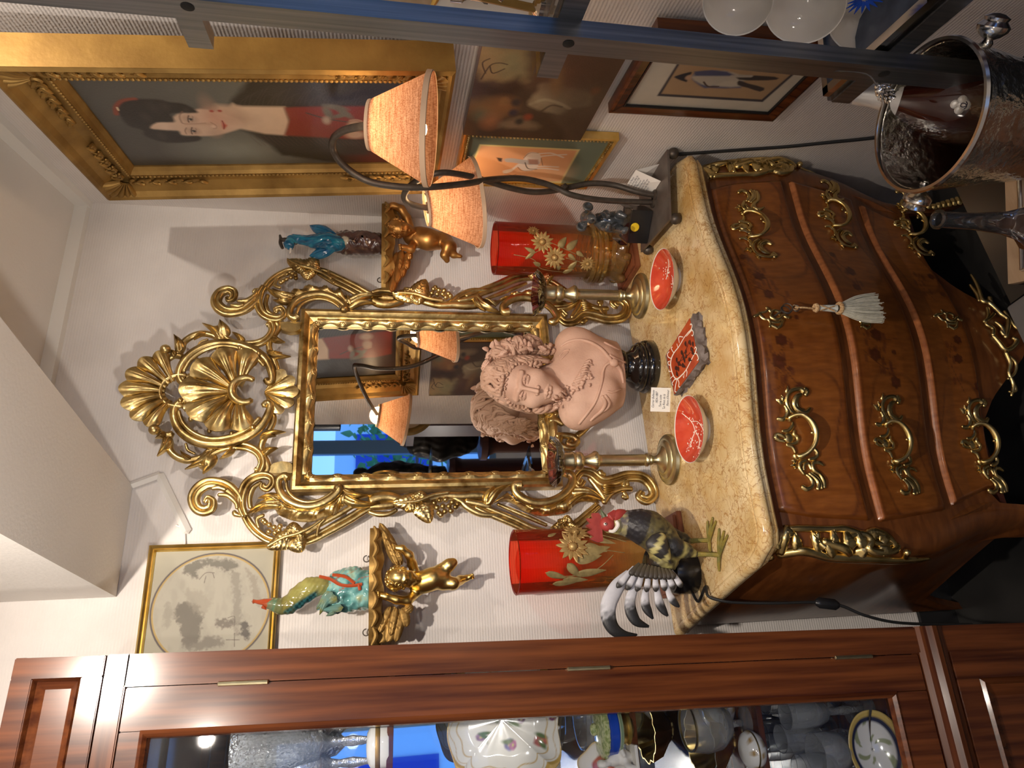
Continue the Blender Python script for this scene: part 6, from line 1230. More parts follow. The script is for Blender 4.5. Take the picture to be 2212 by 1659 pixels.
b = MB(); q = LP([(200, 810, .014, 34), (130, 810, .014, 30), (85, 810, .014, 22), (50, 805, .012, 16), (28, 805, .012, 22)]); b.tube([p[:3] for p in q], [p[3] for p in q], 8, sub=4); b.tube([LP([(120, 850, .014)])[0][:3], LP([(150, 880, .016)])[0][:3]], [.006, .001], 6); ob('crest_and_beak', b, mat('red_glaze', (.40, .07, .025), .12, coat=.6), ph)
b = MB(); 
for S in ([(640, 575, .03), (740, 600, .04), (830, 650, .045), (930, 660, .045), (1030, 645, .045)], [(760, 560, .035), (880, 580, .04), (960, 640, .042)], [(1000, 650, .046), (1010, 700, .046)]): b.tube([p[:3] for p in LP(S)], .0042, 6, sub=5)
ob('coral_branch', b, bpy.data.materials['red_glaze'], ph)
b = MB()
for x0, y0, x1, y1, w in ((760, 720, 610, 880, 90), (720, 740, 640, 930, 70), (800, 760, 700, 830, 70), (860, 860, 640, 890, 60), (780, 900, 700, 940, 40)): p = LP([(x0, y0, .05), (x1, y1, .045)]); b.leaf(p[0][:3], p[1][:3], w*.00125/4.254, (0, -1, 0), .006, .003, nu=8, nv=6)
ob('leaf', b, mat('olive_glaze', (.20, .20, .06), .12, col2=(.12, .26, .24), scale=40, coat=.6), ph)
LB = lp(tQ, PY); PB = LB([(1020, 540, 0)])[0]
pb = thing('bird_figurine', (PB[0], PB[1], zr), 'turquoise glazed crested bird on a brown stump, on the right bracket', 'figurine')
st_ = LB([(1010, 540, 0, 98), (880, 530, 0, 100), (720, 530, 0, 98), (600, 530, 0, 84)])
def st_fn(X): return smax(s_chain(X, st_, .02)+.0022*np.sin(X[..., 0]*260+2*np.sin(X[..., 2]*150))*np.sin(X[..., 2]*200), zr-X[..., 2], .001)
def st_col(V):
    n_ = fbm(V[:, 0]*50, V[:, 2]*50+V[:, 1]*50, 8); c = cr(n_, [(.2, (.03, .015, .015)), (.5, (.085, .045, .04)), (.75, (.13, .075, .06))])
    for x, y, r in ((700, 510, 46), (600, 470, 40), (700, 600, 36)): q = np.array(LB([(x, y, .03)])[0][:3]); k = np.clip((r*.00029-np.hypot(V[:, 0]-q[0], V[:, 2]-q[2]))/.003, 0, 1)[:, None]; c = c*(1-k)+np.array([.50, .48, .38])*k
    q = np.array(LB([(960, 640, .02)])[0][:3]); k = np.clip((.016-np.hypot(V[:, 0]-q[0], V[:, 2]-q[2]))/.004, 0, 1)[:, None]; return c*(1-k)+np.array([.03, .25, .34])*k
lo, hi = bounds(st_); glazed(pb, 'stump', st_fn, lo, hi, .003, st_col)
bd = LB([(640, 540, .02, 70), (550, 525, .02, 84), (470, 520, .02, 70), (390, 515, .02, 50), (310, 505, .02, 38), (250, 490, .02, 34), (210, 500, .025, 36), (190, 545, .03, 42), (200, 580, .035, 20)])
def bd_fn(X): return s_chain(X, bd, .01)+.0009*np.sin(X[..., 0]*600+1.5*np.sin(X[..., 2]*200))
lo, hi = bounds(bd); glazed(pb, 'body', bd_fn, lo, hi, .0024, lambda V: cr(fbm(V[:, 0]*200, V[:, 2]*40, 3), [(.25, (.004, .07, .16)), (.5, (.008, .15, .29)), (.75, (.03, .30, .42))]))
blg = mat('turquoise_glaze', (.006, .085, .22), .1, col2=(.015, .17, .32), scale=30, coat=.7)
for y0, y1 in ((470, 385), (580, 660)):
    b = MB(); p = LB([(640, y0, .02), (385, y1, -.005)]); b.leaf(p[0][:3], p[1][:3], 120*.00130/4.254, (0, -1, 0), .012, .006, nu=14, nv=8, tip=1.2); ob('wing', b, blg, pb)
b = MB(); q = LB([(230, 520, .03, 16), (160, 500, .03, 20), (120, 500, .028, 18), (105, 460, .025, 10)]); b.tube([p[:3] for p in q], [p[3] for p in q], 7, sub=4); q = LB([(130, 580, .03, 14), (110, 530, .028, 18), (110, 480, .026, 10)]); b.tube([p[:3] for p in q], [p[3] for p in q], 7, sub=4); ob('crest', b, M['iron'], pb)
b = MB(); q = LB([(205, 575, .036, 12), (200, 610, .04, 9), (195, 628, .038, 2)]); b.tube([p[:3] for p in q], [p[3] for p in q], 6, sub=3); ob('beak', b, M['cream'], pb)
b = MB(); q = LB([(220, 530, .035), (255, 545, .038), (262, 535, .036)]); b.tube([p[:3] for p in q], .0013, 5, sub=4); ob('wattle', b, M['iron'], pb)
# ------------------------------------------------------------------ the big portrait on the right wall
def rot_rect(o, ex, ey): return None
class Rect:                                    # framed picture hung on the right wall: corners along the wall and in height, tilted forward at the top
    def __init__(s, s0, s1, zb, zt, tb, tt):
        s.bl, s.br, s.tl, s.tr = RWp(s0, tb, zb), RWp(s1, tb, zb), RWp(s0, tt, zt), RWp(s1, tt, zt)
        s.ex = nrm(s.br-s.bl); s.ey = nrm(s.tl-s.bl); s.n = nrm(np.cross(s.ex, s.ey)); s.n = s.n if s.n@RN < 0 else -s.n; s.w = np.linalg.norm(s.br-s.bl); s.h = np.linalg.norm(s.tl-s.bl)
    def p(s, x, y, d=0.): return s.bl+s.ex*x+s.ey*y+s.n*d
    def sweep(s, prof, mi=0):                  # prof: (inset, forward) courses, first and last joined
        b = MB(); L_ = []
        for i, f in prof: L_.append([s.p(i, i, f), s.p(s.w-i, i, f), s.p(s.w-i, s.h-i, f), s.p(i, s.h-i, f)])
        b.grid(np.array(L_), cu=True, cv=True); return b
    def slab(s, i, f0, f1):
        b = MB(); b.hexa([s.p(i, i, f0), s.p(s.w-i, i, f0), s.p(s.w-i, s.h-i, f0), s.p(i, s.h-i, f0)], [s.p(i, i, f1), s.p(s.w-i, i, f1), s.p(s.w-i, s.h-i, f1), s.p(i, s.h-i, f1)]); return b
    def canvas(s, i, f, nx, ny, base): return Canvas(s.p(i, i, f), s.ex*(s.w-2*i), s.ey*(s.h-2*i), nx, ny, base)
pr = Rect(.358, .922, 1.502, 2.322, .072, .137)
por = thing('framed_portrait', RWp(.67, .02, 1.52), 'large gilt-framed oil portrait of a dark-haired woman in a red dress and black lace shawl', 'painting')
FW = .092
ob('frame', pr.sweep([(0, -.068), (-.001, -.004), (.006, .001), (.012, -.004), (.020, -.016), (.045, -.032), (.066, -.036), (.070, -.030), (.080, -.030), (.084, -.038), (FW, -.046), (FW, -.068)]), [M['golddull']], por, smooth=False)
b = MB(); P = [pr.p(pr.w+.0006, y, f) for y in (-.001, pr.h+.001) for f in (-.068, -.004)]; b.hexa([P[0], P[1], P[3], P[2]], [q+pr.ex*.0012 for q in (P[0], P[1], P[3], P[2])]); ob('frame_side', b, M['goldside'], por, smooth=False)
b = MB()                                       # beading, corner palmettes and scrolling leaves in the hollow
for x0, y0, x1, y1 in ((.075, .075, pr.w-.075, .075), (.075, pr.h-.075, pr.w-.075, pr.h-.075), (.075, .075, .075, pr.h-.075), (pr.w-.075, .075, pr.w-.075, pr.h-.075)):
    L_ = math.hypot(x1-x0, y1-y0); k = int(L_/.0095)
    for i in range(k+1): b.ell(pr.p(x0+(x1-x0)*i/k, y0+(y1-y0)*i/k, -.029), .0042, nu=4, nv=6)
ob('beading', b, M['golddull'], por)
for cx, cy_, sx_, sy_ in ((0, 0, 1, 1), (pr.w, 0, -1, 1), (0, pr.h, 1, -1), (pr.w, pr.h, -1, -1)):
    b = MB(); dx, dy = pr.ex*sx_, pr.ey*sy_; c = pr.p(cx, cy_)+(dx+dy)*.050-pr.n*.027; dg = nrm(-(dx+dy)); b.fan(c+(dx+dy)*.012, dg, pr.n, .012, .062, 1.0, 7, .011, .006, cup=.014, wav=.06)
    for a, l in ((dx, .165), (dy, .165)):
        q = b; base = c-pr.n*.0
        for k in range(9):
            t = k/8; p_ = base+a*(.03+l*t*.9); s_ = 1 if k % 2 else -1; o_ = nrm(np.cross(pr.n, a)); q.tube([p_+o_*s_*.011*(1-.45*t)*math.sin(v)+a*.010*math.cos(v)+pr.n*.001 for v in np.linspace(0, 4.8, 12)], .0040*(1-.4*t), 5); q.leaf(p_, p_+a*.020+o_*s_*.016*(1-.4*t), .013, pr.n, .006, .002, nu=5, nv=4)
    ob('corner_ornament', b, M['golddull'], por)
cv = pr.canvas(FW-.004, -.050, 260, 400, (.060, .058, .051)); tp = TT(150, 100, 3.403); k_ = lambda pts: tp(pts)
cv.blob(k_([(1250, 330)])[0], .10, .10, (.15, .17, .165), .9, a=.7); cv.blob(k_([(1250, 760)])[0], .07, .10, (.24, .255, .22), .8, a=.8); cv.blob(k_([(900, 300)])[0], .10, .2, (.12, .12, .105), .9, a=.6); cv.noise(16, .10, 3)
cv.poly(k_([(2212, 140), (1440, 150), (1330, 240), (1180, 420), (1190, 470), (1290, 600), (1480, 720), (1560, 800), (2212, 890), (2700, 880), (2700, 140)]), (.018, .015, .013), .008, n=.012)
cv.poly(k_([(1200, 420), (1230, 440), (1580, 445), (1620, 560), (1590, 655), (1440, 645), (1270, 610), (1200, 560), (1150, 500)]), (.63, .47, .34), .006)
cv.poly(k_([(1580, 450), (1730, 445), (2000, 440), (2180, 440), (2400, 470), (2400, 690), (2000, 680), (1580, 655), (1600, 600), (1615, 540)]), (.23, .024, .012), .005); cv.blob(k_([(2250, 800)])[0], .06, .06, (.11, .012, .01), .7, a=.7)
cv.poly(k_([(1200, 400), (1440, 350), (1580, 420), (2160, 430), (2160, 300), (1600, 260)]), (.03, .026, .025), .01, a=.7); cv.poly(k_([(1270, 615), (1430, 650), (1700, 680), (2200, 690), (2200, 800), (1600, 780), (1480, 720)]), (.028, .024, .023), .008, a=.85)
cv.poly(k_([(1080, 430), (1240, 440), (1300, 500), (1280, 590), (1100, 600), (1040, 560)]), (.52, .37, .27), .01)       # neck
cv.poly(k_([(590, 590), (640, 560), (740, 550), (790, 500), (960, 460), (1100, 490), (1230, 530), (1285, 570), (1270, 600), (1100, 650), (960, 660), (820, 650), (800, 620), (620, 610)]), (.60, .435, .325), .004, 3); cv.blob(k_([(1050, 500)])[0], .05, .014, (.44, .28, .20), .9, a=.7); cv.blob(k_([(700, 590)])[0], .03, .010, (.66, .50, .39), .9, a=.7)
cv.blob(k_([(1080, 530)])[0], .030, .026, (.62, .30, .22), .9, a=.5); cv.blob(k_([(1070, 640)])[0], .016, .012, (.42, .28, .21), .8, a=.55); cv.blob(k_([(1250, 530)])[0], .02, .03, (.42, .28, .2), .8, a=.6)
cv.poly(k_([(345, 440), (380, 395), (490, 385), (640, 390), (740, 410), (830, 420), (930, 470), (930, 490), (800, 490), (740, 500), (770, 540), (760, 560), (640, 560), (590, 600), (640, 615), (790, 625), (830, 660), (940, 660), (970, 680), (920, 700), (720, 710), (560, 660), (540, 620), (430, 580), (350, 480)]), (.014, .011, .009), .004, 3, n=.004)
for x, y, w_ in ((620, 450, .02), (560, 520, .016), (700, 440, .016), (680, 660, .014), (860, 470, .010)): cv.blob(k_([(x, y)])[0], w_, w_*.5, (.040, .032, .026), .8, a=.7)
cv.line(k_([(345, 500), (340, 450), (370, 410), (420, 392), (480, 386)]), .010, (.22, .045, .02)); cv.line(k_([(360, 470), (350, 450)]), .004, (.6, .45, .3))
for x, y in ((890, 535), (915, 622)):
    cv.blob(k_([(x-4, y)])[0], .013, .012, (.40, .26, .19), .7); cv.blob(k_([(x, y)])[0], .0062, .0088, (.48, .38, .31), .3, ang=0); cv.blob(k_([(x, y+2)])[0], .0050, .0050, (.018, .012, .01), .3); cv.line(k_([(x-14, y-26), (x-20, y), (x-12, y+24)]), .0026, (.10, .05, .035)); cv.line(k_([(x+14, y-20), (x+17, y), (x+12, y+20)]), .0016, (.28, .16, .11)); cv.blob(k_([(x-8, y+6)])[0], .0012, .0012, (.8, .8, .8), .4)
cv.line(k_([(830, 480), (810, 510), (818, 545), (850, 570), (1000, 565)]), .004, (.22, .12, .08), a=.6); cv.line(k_([(860, 600), (850, 622), (860, 645)]), .003, (.2, .11, .07), a=.7)
cv.line(k_([(860, 572), (960, 572), (1040, 570)]), .010, (.48, .31, .22), a=.6); cv.line(k_([(1040, 560), (1075, 580), (1080, 600), (1060, 605)]), .003, (.34, .19, .13), a=.8); cv.blob(k_([(1060, 590)])[0], .006, .005, (.76, .6, .48), .6, a=.6)
cv.poly(k_([(1120, 545), (1135, 560), (1150, 575), (1160, 580), (1150, 595), (1135, 610), (1125, 590)]), (.50, .085, .06), .003, 3); cv.line(k_([(1122, 548), (1136, 578), (1136, 608)]), .002, (.2, .03, .025))
for x, y in ((1045, 477), (1105, 475)): cv.blob(k_([(x, y)])[0], .0045, .0045, (.34, .05, .035), .4)
for k in range(26):
    x = 1250+k*34; cv.line(k_([(x, 430), (x+20, 400-(k % 3)*18), (x+70, 360-(k % 5)*14)]), .0022, (.06, .052, .05), a=.5); cv.line(k_([(x+80, 660), (x+110, 690), (x+160, 730)]), .0022, (.10, .055, .05), a=.45)
for x, y, a_, rx, ry in ((1900, 490, .2, .028, .009), (1960, 450, 1.2, .026, .010), (2020, 490, .6, .028, .009), (1990, 510, 2., .02, .008)): cv.blob(k_([(x, y)])[0], rx, ry, (.16, .15, .115), .4, ang=a_)
cv.line(k_([(1740, 490), (1880, 530), (2060, 560)]), .004, (.05, .04, .03)); cv.blob(k_([(1890, 545)])[0], .016, .009, (.44, .34, .27), .5); cv.blob(k_([(2100, 580)])[0], .022, .016, (.5, .34, .25), .4); cv.blob(k_([(2100, 650)])[0], .018, .022, (.55, .38, .28), .4)
for k in range(4): cv.line(k_([(2060, 545+k*14), (2110, 540+k*15), (2150, 550+k*14)]), .004, (.46, .31, .22))
cv.noise(60, .05, 7); cv.obj('painted_canvas', M['oil'], por)
# ------------------------------------------------------------------ smaller pictures below it
p2 = Rect(.623, .972, 1.166, 1.455, .030, .036)
pic = thing('oil_painting', RWp(.8, .01, 1.166), 'unframed dark oil painting of a white horse among figures, below the portrait', 'painting')
ob('stretcher', p2.slab(0, -.028, -.001), M['mahogd'], pic, smooth=False)
cv = p2.canvas(0, .0, 260, 220, (.085, .052, .03)); t2_ = TT(900, 0, 3.16); k_ = lambda pts: t2_(pts)
cv.noise(14, .35, 2)
cv.poly(k_([(440, 310), (760, 330), (740, 560), (520, 550), (440, 560), (400, 460)]), (.28, .20, .10), .01, n=.02); cv.poly(k_([(560, 330), (760, 330), (760, 520), (560, 520)]), (.20, .20, .11), .02, a=.7, n=.03)
cv.poly(k_([(400, 560), (560, 590), (700, 520), (720, 600), (620, 680), (480, 660), (420, 700), (380, 620)]), (.055, .028, .016), .012)
for S in ([(440, 540), (500, 450), (560, 430), (620, 440)], [(500, 450), (520, 500), (600, 470)], [(470, 500), (450, 430), (500, 400)]): cv.line(k_(S), .003, (.05, .03, .015))
cv.blob(k_([(480, 740)])[0], .035, .04, (.26, .15, .055), .7); cv.blob(k_([(450, 790)])[0], .025, .02, (.14, .16, .10), .7); cv.blob(k_([(580, 730)])[0], .035, .03, (.30, .14, .05), .7); cv.blob(k_([(500, 830)])[0], .03, .02, (.40, .17, .07), .7)
cv.poly(k_([(560, 840), (700, 800), (840, 860), (820, 880), (560, 870)]), (.24, .17, .10), .01, n=.02)
cv.poly(k_([(760, 700), (820, 620), (850, 570), (960, 570), (1080, 600), (1190, 640), (1180, 720), (1050, 740), (1010, 770), (960, 780), (800, 740)]), (.32, .255, .16), .006, 4, n=.012); cv.blob(k_([(1080, 680)])[0], .05, .045, (.18, .14, .085), .8, a=.8); cv.line(k_([(780, 710), (870, 680), (960, 700), (1040, 740)]), .010, (.40, .33, .21)); cv.line(k_([(850, 760), (920, 720), (990, 730)]), .006, (.12, .085, .05)); cv.blob(k_([(1010, 500)])[0], .06, .05, (.16, .07, .035), .8); cv.blob(k_([(960, 540)])[0], .05, .012, (.30, .17, .07), .7, ang=.2)
for x, y, c in ((680, 700, (.05, .04, .04)), (760, 800, (.32, .07, .03)), (660, 770, (.05, .04, .06)), (1220, 620, (.24, .10, .04)), (600, 690, (.30, .16, .06)), (700, 830, (.06, .05, .04))): cv.blob(k_([(x, y)])[0], .014, .010, c, .5)
cv.blob(k_([(1200, 470)])[0], .07, .09, (.07, .035, .02), .9, a=.8); cv.blob(k_([(1050, 830)])[0], .14, .05, (.06, .036, .022), .9, a=.85); cv.noise(50, .15, 5); cv.obj('painted_canvas', M['oil'], pic)
hz = Rect(.335, .625, 1.066, 1.452, .024, .034)
hp_ = thing('framed_print', RWp(.48, .01, 1.066), 'gilt-framed print of a rider on a white horse with a green mount, behind the lamp', 'framed print')
ob('frame', hz.sweep([(0, -.022), (0, -.002), (.004, .001), (.009, -.002), (.012, -.005), (.017, -.006), (.017, -.022)]), M['goldhi'], hp_, smooth=False)
b = MB()
for x0, y0, x1, y1 in ((.014, .014, hz.w-.014, .014), (.014, hz.h-.014, hz.w-.014, hz.h-.014), (.014, .014, .014, hz.h-.014), (hz.w-.014, .014, hz.w-.014, hz.h-.014)):
    k = int(math.hypot(x1-x0, y1-y0)/.009)
    for i in range(k+1): b.ell(hz.p(x0+(x1-x0)*i/k, y0+(y1-y0)*i/k, -.003), .0036, nu=4, nv=6)
ob('beading', b, M['gold'], hp_)
cv = hz.canvas(.016, -.010, 150, 190, (.125, .15, .105)); k_ = lambda pts: t2_(pts)
cv.poly(k_([(430, 985), (1115, 1020), (985, 1250), (350, 1235), (385, 1100)]), (.62, .50, .22), .002); cv.poly(k_([(440, 995), (1095, 1028), (980, 1238), (360, 1222), (395, 1100)]), (.66, .34, .17), .002)
cv.blob(k_([(900, 1180)])[0], .05, .05, (.72, .44, .24), .9, a=.5)
horse = (.70, .60, .52)
cv.poly(k_([(735, 1075), (770, 1040), (830, 1045), (850, 1080), (830, 1130), (800, 1160), (730, 1165), (690, 1140), (650, 1170), (600, 1185), (590, 1165), (650, 1150), (690, 1120), (720, 1110)]), horse, .002, 3)
for S in ([(830, 1070), (920, 1060), (1020, 1055)], [(830, 1050), (900, 1045), (935, 1050), (1000, 1075)], [(820, 1150), (880, 1150), (965, 1160)], [(810, 1140), (870, 1135), (965, 1140)]): cv.line(k_(S), .006, horse)
cv.poly(k_([(600, 1085), (650, 1080), (720, 1090), (830, 1100), (835, 1120), (780, 1125), (720, 1120), (660, 1110), (610, 1105)]), (.45, .42, .40), .002, 3); cv.blob(k_([(585, 1094)])[0], .008, .006, (.60, .36, .25), .4); cv.poly(k_([(545, 1075), (585, 1080), (580, 1105), (560, 1100)]), (.06, .035, .025), .002); cv.line(k_([(740, 1110), (760, 1150), (820, 1155)]), .003, (.10, .06, .04)); cv.poly(k_([(760, 1085), (830, 1090), (835, 1125), (765, 1120)]), (.30, .12, .07), .003, a=.8)
for S in ([(690, 1140), (720, 1165), (790, 1165)], [(730, 1080), (770, 1045), (830, 1045)], [(850, 1080), (860, 1130)], [(600, 1185), (650, 1195), (680, 1190)]): cv.line(k_(S), .002, (.22, .12, .07))
cv.obj('print_sheet', M['pict'], hp_)
nz = Rect(.768, .955, .735, 1.138, .028, .038)
npic = thing('framed_print', RWp(.86, .01, .735), 'mahogany-framed print of a standing officer in blue coat and bicorne hat, above the cable', 'framed print')
nz = Rect(.766, 1.06, .735, 1.140, .028, .038)
ob('frame', nz.sweep([(0, -.026), (0, -.002), (.006, .0), (.024, -.004), (.026, -.007), (.026, -.026)]), M['mahog'], npic, smooth=False); ob('inner_fillet', nz.sweep([(.025, -.006), (.026, -.003), (.029, -.003), (.030, -.008)]), M['black'], npic, smooth=False)
cv = nz.canvas(.026, -.010, 170, 200, (.56, .52, .43)); k_ = lambda pts: t2_(pts); t3_ = TT(1500, 0, 3.107); k3 = lambda pts: t3_(pts)
q = k_([(1800, 400), (1640, 655)])+k3([(458, 685), (680, 490), (760, 400)])+k_([(1900, 330)]); cv.poly(q, (.05, .045, .055), .002); q = k_([(1815, 405), (1670, 640)])+k3([(452, 668), (670, 480), (740, 410)])+k_([(1905, 345)]); cv.poly(q, (.40, .27, .155), .002)
cv.poly(k_([(1765, 520), (1850, 495), (1880, 495), (1850, 540), (1840, 560), (1770, 535)]), (.025, .025, .035), .002, 2); cv.blob(k_([(1860, 528)])[0], .009, .008, (.46, .30, .2), .3)
cv.poly(k_([(1900, 500), (1960, 485), (2100, 490), (2180, 510), (2212, 530), (2212, 600), (2000, 600), (1960, 600), (1900, 560), (1880, 530)]), (.09, .10, .19), .003, 2); cv.poly(k_([(1900, 530), (2000, 520), (2120, 540), (2212, 545), (2212, 590), (2060, 590), (1920, 550)]), (.50, .46, .38), .004, 2)
cv.poly(k3([(0, 500), (200, 475), (300, 500), (380, 510), (370, 535), (290, 545), (200, 545), (100, 580), (0, 540)]), (.46, .42, .35), .003, 2); cv.poly(k3([(0, 480), (120, 470), (220, 480), (280, 510), (180, 510), (0, 510)]), (.08, .09, .17), .003)
cv.poly(k3([(300, 505), (540, 515), (550, 535), (420, 540), (300, 535)]), (.05, .04, .04), .002, 2); cv.poly(k3([(300, 540), (360, 560), (470, 590), (440, 615), (360, 590), (290, 570)]), (.05, .04, .04), .002, 2); cv.line(k3([(250, 512), (320, 512), (380, 512)]), .008, (.44, .40, .34))
cv.line(k_([(1960, 560), (1990, 590), (2060, 590)]), .004, (.08, .05, .04)); cv.noise(40, .06, 3); cv.obj('print_sheet', M['pict'], npic)
# ------------------------------------------------------------------ round landscape drawing on the back wall
ex0, ex1, ez0, ez1 = .0, .345, 1.896, 2.208
eng = thing('framed_drawing', (.17, WY-.01, ez0), 'square gilt-framed grey landscape drawing in a round mount, above the green pheasant', 'drawing')
b = MB(); b.join(frame_sweep(MB(), ex0+.016, ex1-.016, ez0+.016, ez1-.016, [(0, .010), (.003, .016), (.007, .014), (.012, .018), (.016, .016), (.016, -.002), (0, -.002)], WY-.004)); ob('frame', b, M['goldhi'], eng, smooth=False)
cv = Canvas((ex0+.012, WY-.012, ez0+.012), (ex1-ex0-.024, 0, 0), (0, 0, ez1-ez0-.024), 260, 240, (.37, .345, .265)); cv.noise(30, .05, 2); te = TT(0, 1100, 2.765); k_ = lambda pts: te(pts)
def ring(r): return None
cc = cv.loc(k_([(1262, 590)]))[0]; rx, ry = .126, .132
an = np.linspace(0, 2*pi, 61)[:-1]; E_ = lambda s_: np.c_[cc[0]+rx*s_*np.cos(an), cc[1]+ry*s_*np.sin(an)]
cv.poly(E_(1.06), (.10, .085, .085), .001, raw=True); cv.poly(E_(1.03), (.42, .30, .11), .001, raw=True); cv.poly(E_(1.0), (.40, .375, .305), .001, raw=True); inside = np.hypot((cv.u-cc[0])/rx, (cv.v-cc[1])/ry) < .985; keep = cv.c.copy()
nn_ = fbm(cv.u*34, cv.v*70, 6); cv.put(np.clip((nn_-.42)*4, 0, 1)*.35, (.30, .28, .23))
for pts, c, a in (([(1050, 600), (1100, 560), (1170, 580), (1210, 640), (1190, 740), (1170, 800), (1100, 800), (1070, 700)], (.15, .135, .11), .85), ([(1090, 760), (1160, 790), (1260, 760), (1340, 800), (1200, 840), (1100, 830)], (.2, .18, .15), .8), ([(1100, 380), (1120, 330), (1180, 310), (1300, 300), (1420, 320), (1380, 370), (1260, 340), (1180, 370), (1170, 410)], (.14, .13, .105), .85), ([(1380, 380), (1430, 400), (1440, 560), (1420, 740), (1390, 700), (1400, 540)], (.24, .22, .18), .7), ([(1440, 690), (1480, 680), (1490, 760), (1450, 770)], (.10, .09, .08), .9), ([(1290, 670), (1340, 660), (1400, 670), (1400, 700), (1300, 700)], (.14, .12, .10), .8), ([(1470, 360), (1530, 420), (1560, 560), (1520, 560), (1500, 440)], (.26, .23, .18), .6), ([(990, 560), (1030, 600), (1020, 680), (980, 700)], (.28, .26, .21), .6), ([(1110, 480), (1200, 500), (1260, 560), (1200, 640), (1130, 560)], (.30, .275, .22), .6)): cv.poly(k_(pts), c, .004, 3, a=a, n=.02, ns=160)
for S in ([(1190, 420), (1230, 380), (1280, 380)], [(1230, 400), (1220, 440)], [(1270, 380), (1280, 410)], [(1400, 740), (1400, 820)], [(1350, 780), (1430, 780)], [(1360, 650), (1400, 640), (1400, 690)]): cv.line(k_(S), .0016, (.14, .12, .1), a=.9)
cv.c = np.where(inside[..., None], cv.c, keep); cv.obj('drawing_sheet', M['pict'], eng)
# cable down the right wall
P = [onR(x, y, .006) for x, y in ((1440, 335), (1500, 331), (1600, 324), (1700, 317), (1790, 308), (1880, 299), (1990, 285))]; b = MB(); b.tube(P, .0042, 8, sub=4); ob('power_cord', b, M['cord'], label='black cable running down the right wall behind the chest', category='cable')
# ------------------------------------------------------------------ mahogany vitrine on the left
VY = 1.42
vit = thing('display_cabinet', (.021, VY, 0), 'tall glazed mahogany display cabinet full of glass and porcelain on the left', 'cabinet')
X0 = .021; WD = .95
def vb(name, x0, x1, z0, z1, y0, y1, mt='mahog', bev=.002, par=None):
    b = MB(); b.box((X0+(x0+x1)/2, VY+(y0+y1)/2, (z0+z1)/2), (x1-x0, y1-y0, z1-z0), bev=bev); return ob(name, b, M[mt], par or vit, smooth=False)
vb('side_panel', -.02, 0, 0, 2.268, .03, .40); vb('side_panel', -WD, -WD+.02, 0, 2.268, .03, .40); vb('back_panel', -WD, 0, 0, 2.268, .385, .40, 'mahogd'); vb('mirror_back', -WD+.02, -.02, .58, 2.09, .379, .384, 'mirror', 0); vb('top_board', -WD, 0, 2.25, 2.268, .01, .40, 'mahogh'); vb('partition', -WD, 0, 2.098, 2.114, .02, .385, 'mahogh')
vb('base_board', -WD, 0, .0, .06, .01, .39, 'mahogd'); vb('waist_board', -WD, -.0, .555, .575, .02, .385, 'mahogh')
vb('corner_stile', -.054, .0, .02, 2.114, -.004, .03); vb('corner_stile', -WD, -WD+.054, .02, 2.114, -.004, .03); vb('frieze_rail', -WD, -.0, 2.077, 2.1135, -.006, .03, 'mahogh')
def panel_door(name, x0, x1, z0, z1, st, y=-.002, sc=1.):
    o = sub(vit, name, None); p = None
    b = MB()
    for a in ((x0, x0+st, z0, z1), (x1-st, x1, z0, z1), (x0+st, x1-st, z0, z0+st), (x0+st, x1-st, z1-st, z1)): b.box((X0+(a[0]+a[1])/2, VY+y+.010, (a[2]+a[3])/2), (a[1]-a[0], .024, a[3]-a[2]), bev=.0015)
    mo = []
    for i_, f in ((st, .010), (st+.004, .003), (st+.012, -.004), (st+.018, .006), (st+.026, .009), (st+.040, .014)): i_ = st+(i_-st)*sc; mo.append([(X0+x0+i_-.004, VY+y-.0+f, z0+i_-.004), (X0+x1-i_+.004, VY+y+f, z0+i_-.004), (X0+x1-i_+.004, VY+y+f, z1-i_+.004), (X0+x0+i_-.004, VY+y+f, z1-i_+.004)])
    b.grid(np.array(mo), cv=True); b.add(mo[-1], [(0, 1, 2, 3)]); COL.objects.unlink(o); bpy.data.objects.remove(o); return ob(name, b, M['mahog'], vit, smooth=False)
panel_door('crown_door', -WD, -.001, 2.117, 2.262, .034, sc=.55)
ld = panel_door('lower_door', -WD+.054, -.052, .07, .44, .055)
b = MB()
for z, o_ in ((.455, .006), (.475, .022), (.495, .028), (.515, .018), (.54, .008)): pass
b.grid(np.array([[(X0-WD, VY-f, z), (X0+.0, VY-f, z)] for f, z in ((-.02, .445), (.006, .447), (.008, .456), (.018, .468), (.020, .480), (.012, .490), (.010, .503), (.002, .512), (-.02, .514))])); ob('waist_moulding', b, M['mahogh'], vit, smooth=False)
# glazed door
door = None
b = MB(); gx, gz0_, gz1_ = -.124, .600, 2.030
for a in ((-.0555-.0705, -.0555, .515, 2.076), (-WD+.055, -WD+.125, .515, 2.076)): b.box((X0+(a[0]+a[1])/2, VY+.009, (a[2]+a[3])/2), (a[1]-a[0], .022, a[3]-a[2]), bev=.002)
for a in ((.515, gz0_-.012), (2.040, 2.076)): b.box((X0-WD/2-.0, VY+.009, (a[0]+a[1])/2), (WD-.25, .022, a[1]-a[0]), bev=.002)
fr = [[(X0-WD+.125-i, VY+f, gz0_-.012-i), (X0-.126+i, VY+f, gz0_-.012-i), (X0-.126+i, VY+f, 2.040+i), (X0-WD+.125-i, VY+f, 2.040+i)] for i, f in ((.002, -.003), (-.004, -.006), (-.010, .0), (-.013, .012))]
b.grid(np.array(fr), cv=True); door = ob('glazed_door', b, M['mahog'], vit, smooth=False)
b = MB(); b.box((X0-WD/2, VY+.013, (gz0_+2.03)/2), (WD-.25, .004, 2.045-gz0_+.01)); ob('glass_pane', b, M['pane'], door, smooth=False)
